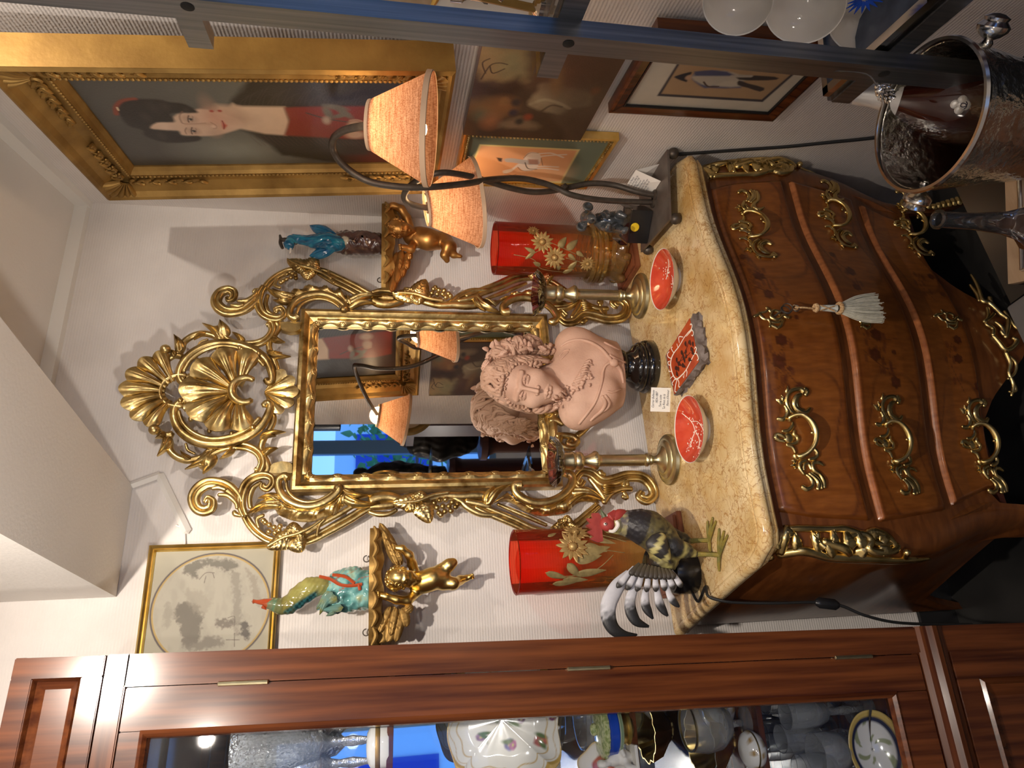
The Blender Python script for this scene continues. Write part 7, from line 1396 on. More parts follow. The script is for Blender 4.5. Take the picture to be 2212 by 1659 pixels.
for zc_, in ((1.88,), (1.24,), (.67,)):
    b = MB(); b.tube([(X0-.0555, VY-.006, zc_-.042), (X0-.0555, VY-.006, zc_+.042)], .0042, 8); ob('hinge', b, M['brass'], door, label='dull brass butt hinge')
b = MB(); b.box((X0-.036, VY-.01, .475), (.012, .012, .014), bev=.001); ob('hinge', b, M['silver'], vit)
shz = []
for px in (840, 1365, 1640):
    z = atY(px, 1555, VY+.055)[2]; shz.append(z); vb('shelf', -WD+.02, -.02, z-.012, z, .055, .385, 'mahogh', .001)
BASEZ = .575
# contents --------------------------------------------------------
def at_shelf(px, py, z): return atZ(px, py, z)
def zlean(x): return -(x-X0)*.0244*-1.
def glassthing(name, x, y, z, prof, lab, cat, group, mt, rib=None, seg=28, solid=None):
    t = thing(name, (x, y, z), lab, cat, group); return t
def goblet(x, y, z, H, Rb, lab, group, kind='cut', foot=.6):
    t = thing('wine_glass', (x, y, z), lab, 'glass', group); o_ = (x, y, z); hb_ = H*(.62 if kind == 'cut' else .5); hs_ = H-hb_
    b = MB(); b.lathe([(Rb*.25, hs_), (Rb*.7, hs_+hb_*.12), (Rb*.95, hs_+hb_*.38), (Rb, hs_+hb_*.7), (Rb*.96, H), (Rb*.91, H), (Rb*.94, hs_+hb_*.7), (Rb*.88, hs_+hb_*.38), (Rb*.6, hs_+hb_*.16), (0, hs_+hb_*.1)], 28, o_, rib=(lambda r, z_, a: r*(1+.05*np.cos(16*a+z_*30)*(z_ < H*.97))) if kind == 'cut' else None)
    ob('bowl', b, M['crystal' if kind == 'cut' else 'crystals'], t, sharp=60)
    b = MB(); b.lathe([(Rb*.25, hs_), (.007, hs_*.85), (.010, hs_*.62), (.006, hs_*.4), (.006, hs_*.2), (.012, hs_*.08), (Rb*foot*1.2, .006), (Rb*foot*1.25, .002), (Rb*foot*1.2, 0), (0, 0)], 24, o_); ob('stem_and_foot', b, M['crystal'], t, sharp=60)
    return t
s1 = shz[0]; grp = 'tall cut crystal glasses on the top shelf'
for k, (px, py, y, lab) in enumerate(((700, 1528, 1.70, 'tall cut crystal glass nearest the door hinge at the back of the top shelf'), (700, 1565, 1.60, 'tall cut crystal glass, second from the hinge on the top shelf'), (700, 1605, 1.52, 'tall cut crystal glass at the front of the top shelf, behind the marble box'), (700, 1652, 1.54, 'tall cut crystal glass at the left picture edge of the top shelf'), (700, 1548, 1.76, 'tall cut crystal glass half hidden in the back row of the top shelf'))):
    w_ = atY(px, py, y); goblet(w_[0], y, s1, .285, .040, lab, grp)
w_ = atY(812, 1612, 1.50); bt = thing('trinket_box', (w_[0], 1.495, s1), 'oval marbled box with a dark metal band, front of the top shelf', 'box'); b = MB(); o_ = (w_[0], 1.495, s1)
sq = lambda m_: np.array([[1, 0, 0], [0, .62, 0], [0, 0, 1.]])
b.lathe([(0, 0), (.036, 0), (.038, .003), (.038, .016)], 36, o_, M=sq(0)); ob('box_body', b, M['porc'], bt); b = MB(); b.lathe([(.0385, .016), (.0395, .017), (.0395, .024), (.0385, .025)], 36, o_, M=sq(0)); ob('metal_band', b, M['golddull'], bt); b = MB(); b.lathe([(.038, .025), (.036, .033), (.024, .040), (0, .042)], 36, o_, M=sq(0)); ob('lid', b, M['porc'], bt)
# painted square dish leaning at the back of the second shelf
s2 = shz[1]; dc = atY(1085, 1555, 1.60); dsh = thing('square_dish', (dc[0], 1.60, s2), 'white square porcelain dish with gilt rim and pink flower bouquet, standing on edge', 'dish')
W2 = .112; N = 72; V = []; 
cv = Canvas((dc[0]-W2, 1.60, dc[2]-W2), (2*W2, 0, 0), (0, .02, 2*W2), 130, 130, (.74, .715, .65)); td = TT(960, 1450, 5.027); k_ = lambda pts: td(pts)
for x, y, r, c in ((700, 310, .017, (.62, .20, .24)), (700, 400, .017, (.66, .24, .28)), (705, 465, .012, (.58, .14, .17)), (790, 300, .008, (.20, .07, .15)), (830, 440, .009, (.18, .05, .14)), (830, 520, .008, (.16, .05, .14)), (790, 370, .008, (.7, .6, .5)), (790, 430, .007, (.72, .64, .5)), (600, 480, .007, (.5, .36, .12)), (320, 340, .008, (.16, .10, .16)), (290, 420, .007, (.18, .12, .18)), (340, 430, .006, (.16, .12, .16)), (380, 740, .010, (.30, .18, .26)), (700, 790, .011, (.18, .16, .36)), (740, 800, .009, (.40, .14, .28)), (1030, 750, .013, (.40, .10, .09)), (1140, 400, .008, (.30, .10, .14)), (1140, 490, .007, (.22, .06, .16))):
    for q in range(6): a = q*1.047; cv.blob((cv.loc(k_([(x, y)]))[0]+r*.5*np.array([math.cos(a), math.sin(a)])), r*.5, r*.5, np.array(c)*(.85+.3*(q % 2)), .4, raw=True)
    cv.blob(k_([(x, y)])[0], r*.28, r*.28, (.55, .45, .2), .4)
for x, y, a in ((700, 520, .3), (760, 570, 1.2), (740, 500, 2.), (860, 290, .4), (880, 380, .1), (900, 420, .5), (560, 500, .2), (620, 440, 1.), (420, 740, .7), (430, 690, 1.5), (1030, 690, 1.2), (1050, 790, .6), (1110, 460, 1.3), (680, 760, 1.6)): cv.blob(k_([(x, y)])[0], .012, .0045, (.10, .16, .06), .4, ang=a)
x_, y_ = np.abs(cv.u-W2)/W2, np.abs(cv.v-W2*1.0)/W2; rr = (x_**5+y_**5)**.2; an = np.arctan2(cv.v-W2, cv.u-W2); sc = 1+.035*np.sin(12*an)*np.sign(np.sin(4*an))
cv.put(np.clip(1-np.abs(rr/(.80*sc)-1)/.022, 0, 1), (.50, .32, .08)); cv.put(np.clip(1-np.abs(rr/(.93*sc)-1)/.014, 0, 1)*.8, (.50, .32, .08)); cv.put(np.clip((rr-.985)/.01, 0, 1), (.50, .32, .08))
P = cv.P.copy(); U_ = (cv.u/W2-1); V_ = (cv.v/np.max(cv.v)*2-1); sq_ = np.maximum(np.abs(U_), np.abs(V_)); ang = np.arctan2(V_, U_); rad = np.hypot(U_, V_); lim_ = 1/np.maximum(np.abs(np.cos(ang)), np.abs(np.sin(ang))); tgt = (1/((np.abs(np.cos(ang))**4+np.abs(np.sin(ang))**4)**.25))*(1+.03*np.sin(8*ang)); f = tgt/lim_*1.0
P[..., 0] = dc[0]+U_*W2*f; P[..., 2] = dc[2]+V_*W2*f; P[..., 1] = 1.60+.03*V_-.020*np.clip((rr-.60)/.40, 0, 1.1)**1.6+.008
b = MB(); b.sheet(P, (0, 1, 0), .005); ob('dish_body', b, M['porcp'], dsh, cols=np.tile(np.clip(cv.c, 0, 1).reshape(-1, 3), (2, 1)), sharp=0)
b = MB(); b.tube([(dc[0]-.05, 1.62, s2+.001), (dc[0]-.03, 1.585, s2+.004), (dc[0]-.03, 1.575, s2+.02)], .002, 6, sub=3); b.tube([(dc[0]+.05, 1.62, s2+.001), (dc[0]+.03, 1.585, s2+.004), (dc[0]+.03, 1.575, s2+.02)], .002, 6, sub=3); ob('plate_stand', b, M['iron'], dsh)
w_ = atY(1300, 1575, 1.50); tu = thing('lidded_dish', (w_[0], 1.505, s2), 'green lattice-lidded dish with blue band on a gilt foot, second shelf', 'dish'); o_ = (w_[0], 1.505, s2)
b = MB(); b.lathe([(0, 0), (.034, 0), (.036, .004), (.030, .009), (.033, .018)], 40, o_); ob('gilt_foot', b, M['goldhi'], tu, label='bright gilt foot'); b = MB(); b.lathe([(.033, .018), (.046, .024), (.048, .032)], 40, o_); ob('green_rings', b, mat('green_glaze', (.10, .20, .07), .15, col2=(.5, .55, .4), scale=3, stretch=(.1, .1, 90), coat=.5), tu); b = MB(); b.lathe([(.048, .032), (.050, .034), (.050, .052), (.048, .054)], 40, o_); ob('blue_band', b, M['blueglass'], tu, label='cobalt blue band'); lgm = mat('lattice_green', (.24, .30, .10), .2, col2=(.50, .52, .26), scale=160, lo=.42, hi=.55, coat=.5)
b = MB(); b.lathe([(.053, .054), (.054, .058), (.050, .062), (.030, .066), (0, .068)], 60, o_, rib=lambda r, z, a: r*(1+.03*np.cos(20*a))); b.ell((o_[0], o_[1], o_[2]+.072), (.012, .010, .008)); ob('lattice_lid', b, lgm, tu)
def figurine(px, py, y, z, lab, s_=1., k=0):
    w_ = atY(px, py, y); t = thing('porcelain_figurine', (w_[0], y, z), lab, 'figurine', 'white figurines on the second shelf'); x = w_[0]
    ch = [(x, y, z+.012, .016*s_), (x+.004, y, z+.03*s_, .015*s_), (x, y, z+.05*s_, .013*s_), (x-.004, y-.004, z+.066*s_, .008*s_)]; l2 = [(x+.012*s_, y, z+.05*s_, .006), (x+.022*s_, y-.012, z+.034*s_, .005), (x+.008, y-.02, z+.03*s_, .004)]; l3 = [(x-.004, y-.01, z+.02, .010*s_), (x-.018*s_, y-.026, z+.018, .008*s_), (x-.02*s_, y-.03, z+.004, .006)]; hc_ = np.array([x-.006, y-.004, z+.080*s_])
    def fn(X): d = smin(s_chain(X, ch, .01), s_chain(X, l2, .004), .006); d = smin(d, s_chain(X, l3, .005), .008); return smax(smin(d, face_sdf(X, hc_, rotm(.6-.9*k, .1), .17*s_), .004), z+.003-X[..., 2], .001)
    lo, hi = bounds(ch, l2, l3); hi[2] += .03; ob('figure', snet(fn, lo, hi, .0022), M['bisque'], t, fix=False, sharp=0); b = MB(); b.box((x, y-.006, z+.003), (.05, .06, .006), bev=.001); ob('base', b, M['bisque'], t, smooth=False)
figurine(1320, 1507, 1.62, s2, 'white biscuit figurine behind the blue-banded dish', 1.0, 0); figurine(1330, 1640, 1.495, s2, 'white biscuit figurine at the left picture edge before the blue-banded dish', .8, 1)
w_ = atY(1185, 1652, 1.53); t = thing('square_dish', (w_[0]-.01, 1.53, s2), 'white gilt-edged dish with a red centre, cut by the left picture edge', 'dish'); b = MB(); P = []
for rr_ in np.linspace(.02, 1, 12): P.append([(w_[0]-.012+.045*rr_*(1+.06*math.sin(6*a)*rr_)*math.cos(a), 1.535-.012*rr_**2+.018*math.sin(a)*rr_, s2+.052+.050*rr_*(1+.06*math.sin(6*a)*rr_)*math.sin(a)) for a in np.linspace(0, 2*pi, 49)[:-1]])
P = np.array(P); b.grid(P, cv=True); co = np.repeat(cr(np.linspace(.02, 1, 12), [(0, (.42, .07, .03)), (.4, (.42, .08, .04)), (.46, (.74, .70, .64)), (.9, (.72, .68, .62)), (.97, (.55, .36, .10))]), 48, 0); ob('dish_body', b, M['porcp'], t, cols=co, sharp=0)
w_ = atY(1235, 1560, 1.66); cg = thing('glass_dish', (w_[0], 1.68, s2), 'clear glass dish behind the flowered square dish', 'dish'); b = MB(); b.lathe([(0, .0), (.05, 0), (.052, .004), (.06, .03), (.062, .05), (.058, .05), (.055, .03), (.046, .008), (0, .006)], 32, (w_[0], 1.70, s2)); ob('glass_body', b, M['crystals'], cg)
# third shelf
s3 = shz[2]
w_ = atY(1450, 1575, 1.53); t = thing('gilt_rimmed_glass', (w_[0], 1.53, s3), 'big clear goblet with a gilt rim, third shelf', 'glass'); o_ = (w_[0], 1.53, s3); b = MB(); b.lathe([(0, .040), (.030, .046), (.048, .070), (.052, .10), (.046, .135), (.044, .135), (.049, .10), (.045, .072), (.027, .05), (0, .044)], 36, o_); ob('bowl', b, M['crystals'], t); b = MB(); b.lathe([(.0462, .131), (.0465, .136), (.0435, .136), (.0438, .131)], 36, o_); ob('gilt_rim', b, M['goldhi'], t); b = MB(); b.lathe([(.012, .046), (.007, .03), (.007, .012), (.036, .003), (.036, 0), (0, 0)], 28, o_); ob('stem', b, M['crystals'], t)
w_ = atY(1545, 1600, 1.60); t = thing('gilt_bowl', (w_[0], 1.62, s3), 'dark gilded pierced bowl behind the gilt-rimmed goblet', 'bowl'); o_ = (w_[0], 1.62, s3); b = MB(); b.lathe([(0, 0), (.030, 0), (.028, .008), (.040, .02), (.066, .044), (.078, .075), (.075, .075), (.062, .046), (.036, .024), (0, .018)], 48, o_, rib=lambda r, z, a: r*(1+.05*np.cos(12*a)+.03*np.sin(31*a+z*200))); ob('bowl_body', b, M['goldhi'], t)
def bonbon(px, py, y, z, R_, lab, dk):
    w_ = atY(px, py, y); t = thing('porcelain_box', (w_[0], y, z), lab, 'box', 'white and gold porcelain boxes on the third shelf'); o_ = (w_[0], y, z); n_ = 40
    def colr(zs): 
        c = [];
        for i, (r, zz) in enumerate(zs):
            for k in range(n_): a = 2*pi*k/n_; v = math.sin(5*a+zz*90)*math.sin(3*a-zz*160); c.append((.34, .20, .05) if v > .55 and .2 < zz/R_ < 1.0 else (.72, .69, .64))
        return np.array(c)
    pb_ = [(0, 0), (R_*.55, 0), (R_*.85, R_*.22), (R_, R_*.5), (R_*1.0, R_*.62)]; b = MB(); b.lathe(pb_, n_, o_); ob('box_body', b, M['porcp'], t, cols=colr(pb_)); b = MB(); b.lathe([(R_*1.0, R_*.62), (R_*1.03, R_*.64), (R_*1.03, R_*.70), (R_, R_*.72)], n_, o_); ob('mount', b, M['goldhi'], t); pl = [(R_, R_*.72), (R_*.9, R_*.98), (R_*.6, R_*1.16), (0, R_*1.22)]; b = MB(); b.lathe(pl, n_, o_); ob('lid', b, M['porcp'], t, cols=colr(pl))
bonbon(1575, 1518, 1.60, s3, .052, 'large white and gold lidded box nearest the cabinet hinge, third shelf', 0); bonbon(1610, 1622, 1.485, s3, .036, 'small white and gold lidded box at the shelf front', 1)
# lowest compartment: a crowd of plain stemware and an oval gilt dish
spots = [(1750, 1500, 1.66), (1750, 1540, 1.60), (1750, 1590, 1.58), (1750, 1640, 1.60), (1820, 1490, 1.60), (1820, 1535, 1.54), (1820, 1575, 1.70), (1800, 1625, 1.52), (1800, 1600, 1.66), (1850, 1655, 1.56), (1790, 1475, 1.72), (1730, 1565, 1.74)]
wh = ['at the back by the hinge', 'second from the hinge, middle row', 'in the centre of the middle row', 'left end of the middle row', 'front row by the hinge', 'front row, second from the hinge', 'back row centre', 'foremost on the lowest shelf', 'back row, left of centre', 'cut by the left picture edge', 'back corner by the hinge', 'tallest in the back row']
for k, (px, py, y) in enumerate(spots):
    w_ = atY(px, py, y); goblet(w_[0], y, BASEZ, (.185, .165, .205)[k % 3], (.036, .042, .030)[k % 3], f'clear stemmed wine glass on the lowest cabinet shelf, {wh[k]}', 'stemmed glasses on the lowest cabinet shelf', 'plain', .7)
w_ = atY(1935, 1610, 1.475); t = thing('oval_dish', (w_[0], 1.48, BASEZ), 'cobalt-bordered gilt oval dish standing at the front of the lowest shelf', 'dish'); b = MB(); P = []; co = []
for i, r_ in enumerate(np.linspace(.02, 1, 16)):
    P.append([(w_[0]-.004+.075*r_*math.cos(a), 1.485-.020*r_**2+.020*math.sin(a)*r_, BASEZ+.054+.052*r_*math.sin(a)*(1+.12*(math.cos(a)**8)*r_)) for a in np.linspace(0, 2*pi, 61)[:-1]])
    for a in np.linspace(0, 2*pi, 61)[:-1]: co.append((.58, .40, .10) if r_ > .86 else (.012, .016, .05) if r_ > .70 else ((.28, .30, .16) if math.sin(a*5+r_*9)*math.cos(a*3) > .5 and r_ > .2 else (.70, .67, .62)))
b.sheet(np.array(P).reshape(16, 60, 3), (0, .8, 0), .003); 
co = np.tile(np.array(co), (2, 1)); ob('dish_body', b, M['porcp'], t, cols=co, sharp=0)
vit.rotation_euler = (0, .0244, 0)
# ------------------------------------------------------------------ steel display rack on the right
TR = .325
rack = thing('display_rack', (*onR(1600, 142, TR)[:2], 0), 'grey steel shelving rack with one upright post and glass shelves on the right', 'shelving rack')
sA = rs(onR(1000, 56, TR)); pw, pd_ = .035, .023
def rbox(b, s0, s1, t0, t1, z0, z1): P = [RWp(s, t, z) for z in (z0, z1) for s, t in ((s0, t0), (s1, t0), (s1, t1), (s0, t1))]; b.hexa(P[:4], P[4:]); return b
ob('upright_post', rbox(MB(), sA-pw, sA, TR-pd_, TR, 0, 2.36), M['steel'], rack, smooth=False)
zr1, zr2, zr3 = (onR(*q, TR-pd_)[2] for q in ((440, 113), (1180, 178), (1815, 224)))
for z in (zr1, zr2, zr3): ob('shelf_rail', rbox(MB(), sA-.125, sA+.28, TR-pd_-.020, TR-pd_, z-.014, z+.016), M['steel'], rack, smooth=False)
for z in (zr1, zr2, zr3): ob('cross_bar', rbox(MB(), sA+.24, sA+.26, .09, TR-pd_, z-.012, z+.012), M['steel'], rack, smooth=False)
for z in (zr2, zr3): ob('glass_shelf', rbox(MB(), sA-.125, sA+.28, .092, TR-pd_-.002, z+.0165, z+.0225), M['pane'], rack, smooth=False)
for t_ in (TR,): ob('upright_post', rbox(MB(), sA+.245, sA+.28, t_-pd_, t_, 0, 2.36), M['steel'], rack, smooth=False)
for px, py in ((405, 15), (1228, 95), (1910, 160)):
    p = onR(px, py, TR+.0003); b = MB(); b.lathe([(0, .0006), (.006, .0006), (.0075, 0)], 18, p, M=np.stack([RD, [0, 0, 1.], -RN], 1)); ob('bolt_hole', b, M['blackm'], rack)
zsh = zr3+.0225
def opal(px, py, t_, R_, lab):
    c = onR(px, py, t_); th_ = thing('opaline_bowl', c, lab, 'bowl', 'white opaline bowls hung one above another'); ax = nrm(-RN*.86-RD*.30+np.array([0, 0, .42])); u = nrm(np.cross(ax, [0, 0, 1.])); v = np.cross(ax, u); Mx = np.stack([u, v, ax], 1)
    b = MB(); b.lathe([(R_*.2, -.026), (R_*.55, -.022), (R_*.85, -.008), (R_, .012), (R_*1.01, .014), (R_*.98, .014), (R_*.82, -.004), (R_*.5, -.017), (0, -.020)], 48, c, M=Mx); ob('bowl_body', b, M['opal'], th_)
    b = MB(); b.lathe([(R_*1.0, .0125), (R_*1.02, .0145), (R_*1.0, .0165), (R_*.98, .0145)], 48, c, M=Mx, closed=True); ob('rim', b, M['porc'], th_)
    b = MB(); b.tube([c-ax*.024, c-RD*R_*1.25, c*[1, 1, 0]-RD*R_*1.25+[0, 0, zr2]], .0015, 6); ob('hanging_wire', b, M['iron'], th_); return th_
opal(1597, -8, .24, .044, 'uppermost of three white opaline bowls beside the steel post'); opal(1742, 2, .24, .050, 'middle of three white opaline bowls beside the steel post')
o3 = opal(1886, 20, .24, .054, 'lowest of three white opaline bowls, with a dark blue star motif')
c = onR(1868, -4, .262); b = MB()
for k in range(14): a = k*2*pi/14; b.leaf(c+np.array([0, 0, .004*math.sin(a)])-RD*.004*math.cos(a), c+np.array([0, 0, .022*math.sin(a)])-RD*.022*math.cos(a)-RN*.006, .005, -RN, .001, .001, nu=4, nv=2)
ob('star_motif', b, M['blueglass'], o3)
# silver-framed picture standing on the low glass shelf
t = thing('silver_photo_frame', RWp(sA, .21, zsh), 'silver-framed dark blue picture lying flat on the low glass shelf', 'picture frame')
sa_, sb_, ta_, tb_ = sA-.118, sA+.10, .298, .14; b = MB()
for q in ((sa_, sa_+.012, tb_, ta_), (sb_-.012, sb_, tb_, ta_), (sa_, sb_, ta_-.012, ta_), (sa_, sb_, tb_, tb_+.012)): rbox(b, q[0], q[1], q[2], q[3], zsh+.0005, zsh+.012)
ob('frame', b, M['silver'], t, smooth=False); ob('picture', rbox(MB(), sa_+.011, sb_-.011, tb_+.011, ta_-.011, zsh+.001, zsh+.007), mat('blue_grey_picture', (.035, .05, .085), .25, col2=(.07, .09, .14), scale=30), t, smooth=False)
# things on the upper glass shelf, at the picture edge
zs2 = zr2+.0225
def onS(px, py, t_): p = onR(px, py, t_); return rs(p), p[2]
s_, z_ = onS(890, 0, .22); t = thing('oval_miniature', RWp(s_, .22, zs2), 'oval gilt miniature frame on the upper glass shelf', 'picture frame'); c = RWp(s_+.02, .22, zs2+.20); b = MB(); P = [c-RD*.05*math.cos(a)+np.array([0, 0, .065*math.sin(a)]) for a in np.linspace(0, 2*pi, 40)]; b.tube(P, .006, 8); ob('gilt_rim', b, M['goldhi'], t); b = MB(); b.ell(c, (.004, .05, .064)); ob('miniature', b, M['tanw'], t); b = MB(); b.tube([c-[0, 0, .065], RWp(s_+.02, .22, zs2)], .005, 8); b.lathe([(0, 0), (.03, 0), (.03, .006), (.006, .012)], 24, RWp(s_+.02, .22, zs2)); ob('foot', b, M['bronze'], t)
s_, z_ = onS(985, 0, .22); t = thing('porcelain_plaque', RWp(s_+.03, .22, zs2), 'pale plaque with grey leaf pattern on the upper glass shelf', 'plaque'); q = Rect(s_-.012, s_+.09, zs2+.001, zs2+.165, .23, .22); ob('plaque_body', q.slab(0, -.012, 0), M['porc'], t, smooth=False); b = MB()
for k in range(9): a = q.p(.02+.008*(k % 3), .03+.012*k, .001); b.leaf(a, a+q.ex*.012+q.ey*.014*(1 if k % 2 else -1), .007, q.n, .001, .001, nu=5, nv=3)
ob('leaf_pattern', b, M['greyc'], t)
for k, px in enumerate((1050, 1085, 1112)):
    s_, z_ = onS(px, 4, .24); p = RWp(s_+.012, .24, zs2); t = thing('silver_candlestick', p, ('silver fluted stick nearest the leaf plaque', 'middle silver fluted stick on the upper glass shelf', 'silver fluted stick nearest the small gilt frame')[k], 'candlestick', 'silver sticks on the upper glass shelf'); b = MB(); b.lathe([(0, 0), (.022, 0), (.022, .006), (.008, .016), (.007, .05), (.010, .055), (.008, .06), (.007, .10), (.012, .105), (.012, .12), (0, .12)], 28, p, rib=lambda r, z, a: r*(1+.08*np.cos(9*a))); ob('stick', b, M['silver'], t)
s_, z_ = onS(1150, 8, .25); q = Rect(s_-.012, s_+.07, zs2+.001, zs2+.085, .255, .245); t = thing('small_gilt_frame', RWp(s_+.02, .25, zs2), 'small studded gilt frame near the end of the upper glass shelf', 'picture frame'); ob('frame', q.sweep([(0, -.010), (0, .0), (.006, .003), (.012, -.001), (.012, -.010)]), M['golddull'], t, smooth=False); ob('mount', q.slab(.011, -.008, -.004), M['card'], t, smooth=False)
# porcelain pot and blue dish at the near end of the low shelf
p = RWp(sA+.12, .22, zsh); t = thing('porcelain_pot', p, 'white porcelain pot with silver mounts at the near end of the low glass shelf', 'pot'); b = MB(); b.lathe([(0, 0), (.03, 0), (.05, .03), (.055, .06), (.045, .085), (.038, .09)], 40, p); ob('pot_body', b, M['porc'], t); b = MB(); b.lathe([(.038, .09), (.042, .094), (.042, .10), (.0, .112)], 40, p); b.tube([p+RD*.05+[0, 0, .03], p+RD*.085+[0, 0, .05], p+RD*.05+[0, 0, .085]], .004, 8, sub=5); ob('silver_mount', b, M['silver'], t)
# ------------------------------------------------------------------ near corner: table, tray, wine cooler, carafe
k0, k1 = atZ(2172, 632, .69), atZ(2113, 508, .69); dr = nrm(k1-k0); A0, A1 = k0-dr*.02, k0+dr*.30; nb = nrm(np.array([dr[1], -dr[0], 0])); nb = nb if nb[1] < 0 else -nb
st = thing('side_table', (*((A0+A1)/2+nb*.2)[:2], 0), 'black glossy side table under the silver wine cooler', 'table'); b = MB(); Q = [A0, A1, A1+nb*.40, A0+nb*.40]; b.hexa([q_-[0, 0, .012] for q_ in Q], Q); ob('table_top', b, M['black'], st, smooth=False)
for q_ in Q: c_ = np.mean(Q, 0); p = q_+(c_-q_)*.08; b = MB(); b.tube([(p[0], p[1], .0), (p[0], p[1], .68)], .012, 8); ob('leg', b, M['blackm'], st)
T0, T1 = atZ(2180, 614, .706), atZ(2173, 388, .706); td_ = nrm(T1-T0); T1 = T1+td_*.06; tn_ = nrm(np.array([td_[1], -td_[0], 0])); tn_ = tn_ if tn_[1] < 0 else -tn_
tr = thing('serving_tray', (*((T0+T1)/2+tn_*.15)[:2], .69), 'brown tray with pale wooden rim edged in silver, under the carafe', 'tray'); Q = [T0, T1, T1+tn_*.33, T0+tn_*.33]; b = MB(); b.hexa([q_*[1, 1, 0]+[0, 0, .691] for q_ in Q], [q_*[1, 1, 0]+[0, 0, .697] for q_ in Q]); ob('tray_bottom', b, M['walnut'], tr, smooth=False)
b = MB(); b2 = MB()
for i in range(4):
    a, c_ = Q[i], Q[(i+1) % 4]; ctr_ = np.mean(Q, 0); i0, i1 = a+nrm(ctr_-a)*.030, c_+nrm(ctr_-c_)*.030; zz = lambda q_, z: q_*[1, 1, 0]+[0, 0, z]; b.hexa([zz(a, .691), zz(c_, .691), zz(i1, .691), zz(i0, .691)], [zz(a, .708), zz(c_, .708), zz(i1, .708), zz(i0, .708)]); b2.tube([zz(i0, .709), zz(i1, .709)], .003, 8)
ob('wooden_rim', b, M['tanw'], tr, smooth=False); ob('silver_edge', b2, M['silver'], tr)
bc = np.array([.664, .628, .698]); bh = .205; bk = thing('wine_cooler', bc, 'hammered silver wine cooler holding a brown bottle, on the tray', 'wine cooler'); Rm = .100
b = MB(); b.lathe([(0, 0), (.062, 0), (.066, .004), (.070, .012), (.078, .06), (.086, .12), (.095, .175), (.0985, bh-.004), (.094, bh-.004), (.091, .17), (.080, .10), (.068, .02), (0, .012)], 64, bc); ob('bucket_body', b, mat('hammered_silver', (.78, .77, .70), .2, 1., col2=(.58, .57, .50), scale=26, bump=.9, bscale=70), bk, sharp=60)
b = MB(); b.lathe([(.0955, bh-.006), (.100, bh-.004), (.1015, bh), (.100, bh+.004), (.096, bh+.004), (.0945, bh)], 64, bc, closed=True); ob('rim', b, M['silver'], bk)
hd_ = atZ(1990, 412, bc[2]+.165); dv = nrm((hd_-bc)*[1, 1, 0]); Mx = np.stack([nrm(np.cross(dv, [0, 0, 1.])), [0, 0, 1.], dv], 1)
for sg in (1, -1): b = MB(); b.lathe([(.006, .088), (.008, .096), (.006, .100), (.013, .104), (.019, .110), (.020, .116), (.014, .122), (.016, .126), (.008, .130), (0, .131)], 24, bc+[0, 0, .165], M=Mx*np.array([1, 1, sg])); ob('handle', b, M['silver'], bk)
b0 = bc+[.012, -.012, .015]; nk_ = atY(1868, 205, .70); axb = nrm(nk_-b0); Lb = np.linalg.norm(nk_-b0); u = nrm(np.cross(axb, [0, 1., 0])); v = np.cross(axb, u); Mx = np.stack([u, v, axb], 1)
bo = thing('wine_bottle', b0, 'dark brown bottle with pearly foil neck leaning in the silver wine cooler', 'bottle'); b = MB(); b.lathe([(0, 0), (.044, 0), (.050, .006), (.053, .02), (.056, Lb*.40), (.053, Lb*.52), (.042, Lb*.66), (.029, Lb*.78), (.019, Lb*.88)], 48, b0, M=Mx); ob('bottle_glass', b, M['bottle'], bo)
b = MB(); b.lathe([(.0275, Lb*.80), (.0200, Lb*.88), (.0165, Lb*.96), (.0158, Lb*1.06), (0, Lb*1.06)], 40, b0, M=Mx); ob('foil_neck', b, M['foil'], bo, label='pearly foil on the neck')
c = atY(2098, 250, .57); b = MB(); q_ = nrm(cC-c); u2 = nrm(np.cross([0, 0, 1.], q_)); v2 = np.cross(q_, u2)
cl_ = b0+axb*((c-b0)@axb); wv = nrm(cC-cl_); wv = nrm(wv-axb*(wv@axb)); c = cl_+wv*.0550; u2 = nrm(np.cross(axb, wv))
for dx, dy, r in ((0, .007, .006), (.0065, 0, .006), (-.0065, 0, .006), (0, -.006, .0065), (0, 0, .006)): b.ell(c+u2*dx+axb*dy, np.array([r, r, .0012]), np.stack([u2, axb, wv], 1), 6, 14)
ob('label_crest', b, M['foil'], bo, label='pale clover-shaped label'); b = MB()
for sg in (1, -1): b.tube([c+wv*.0014+u2*sg*.004*math.sin(t_)*t_/3+axb*(.006*math.cos(t_)*t_/3-.001) for t_ in np.linspace(.3, 4.2, 14)], .0006, 5)
ob('label_scroll', b, M['ink'], bo)
c = atY(1893, 183, .60); b = MB(); dn = nrm(np.array([-.55, .1, -.5])); pcn = thing('silver_pinecone', c, 'small silver pine cone finial hanging before the bottle neck', 'ornament')
for k in range(9):
    for j in range(6): a = j*1.05+k*.5; r = .0085*math.sin(pi*(k+1)/10.5)+.001; e1_ = nrm(np.cross(dn, [0, 1., 0])); e2_ = np.cross(dn, e1_); p = c+dn*(.003*k)+(e1_*math.cos(a)+e2_*math.sin(a))*r*.6; b.leaf(p, p+dn*.006+(e1_*math.cos(a)+e2_*math.sin(a))*r*.5, .005, e1_*math.cos(a)+e2_*math.sin(a), .001, .001, nu=3, nv=3)
b.ell(c+dn*.012, (.006, .006, .011)); b_ = MB()
pr_ = RWp(rs(c), TR-.02, c[2]+.05); b_.tube([c, c-dn*.02, RWp(sA-.02, TR-.001, c[2]+.045)], .0012, 6, sub=4); ob('cone', b, M['silver'], pcn); ob('hanging_wire', b_, M['iron'], pcn)
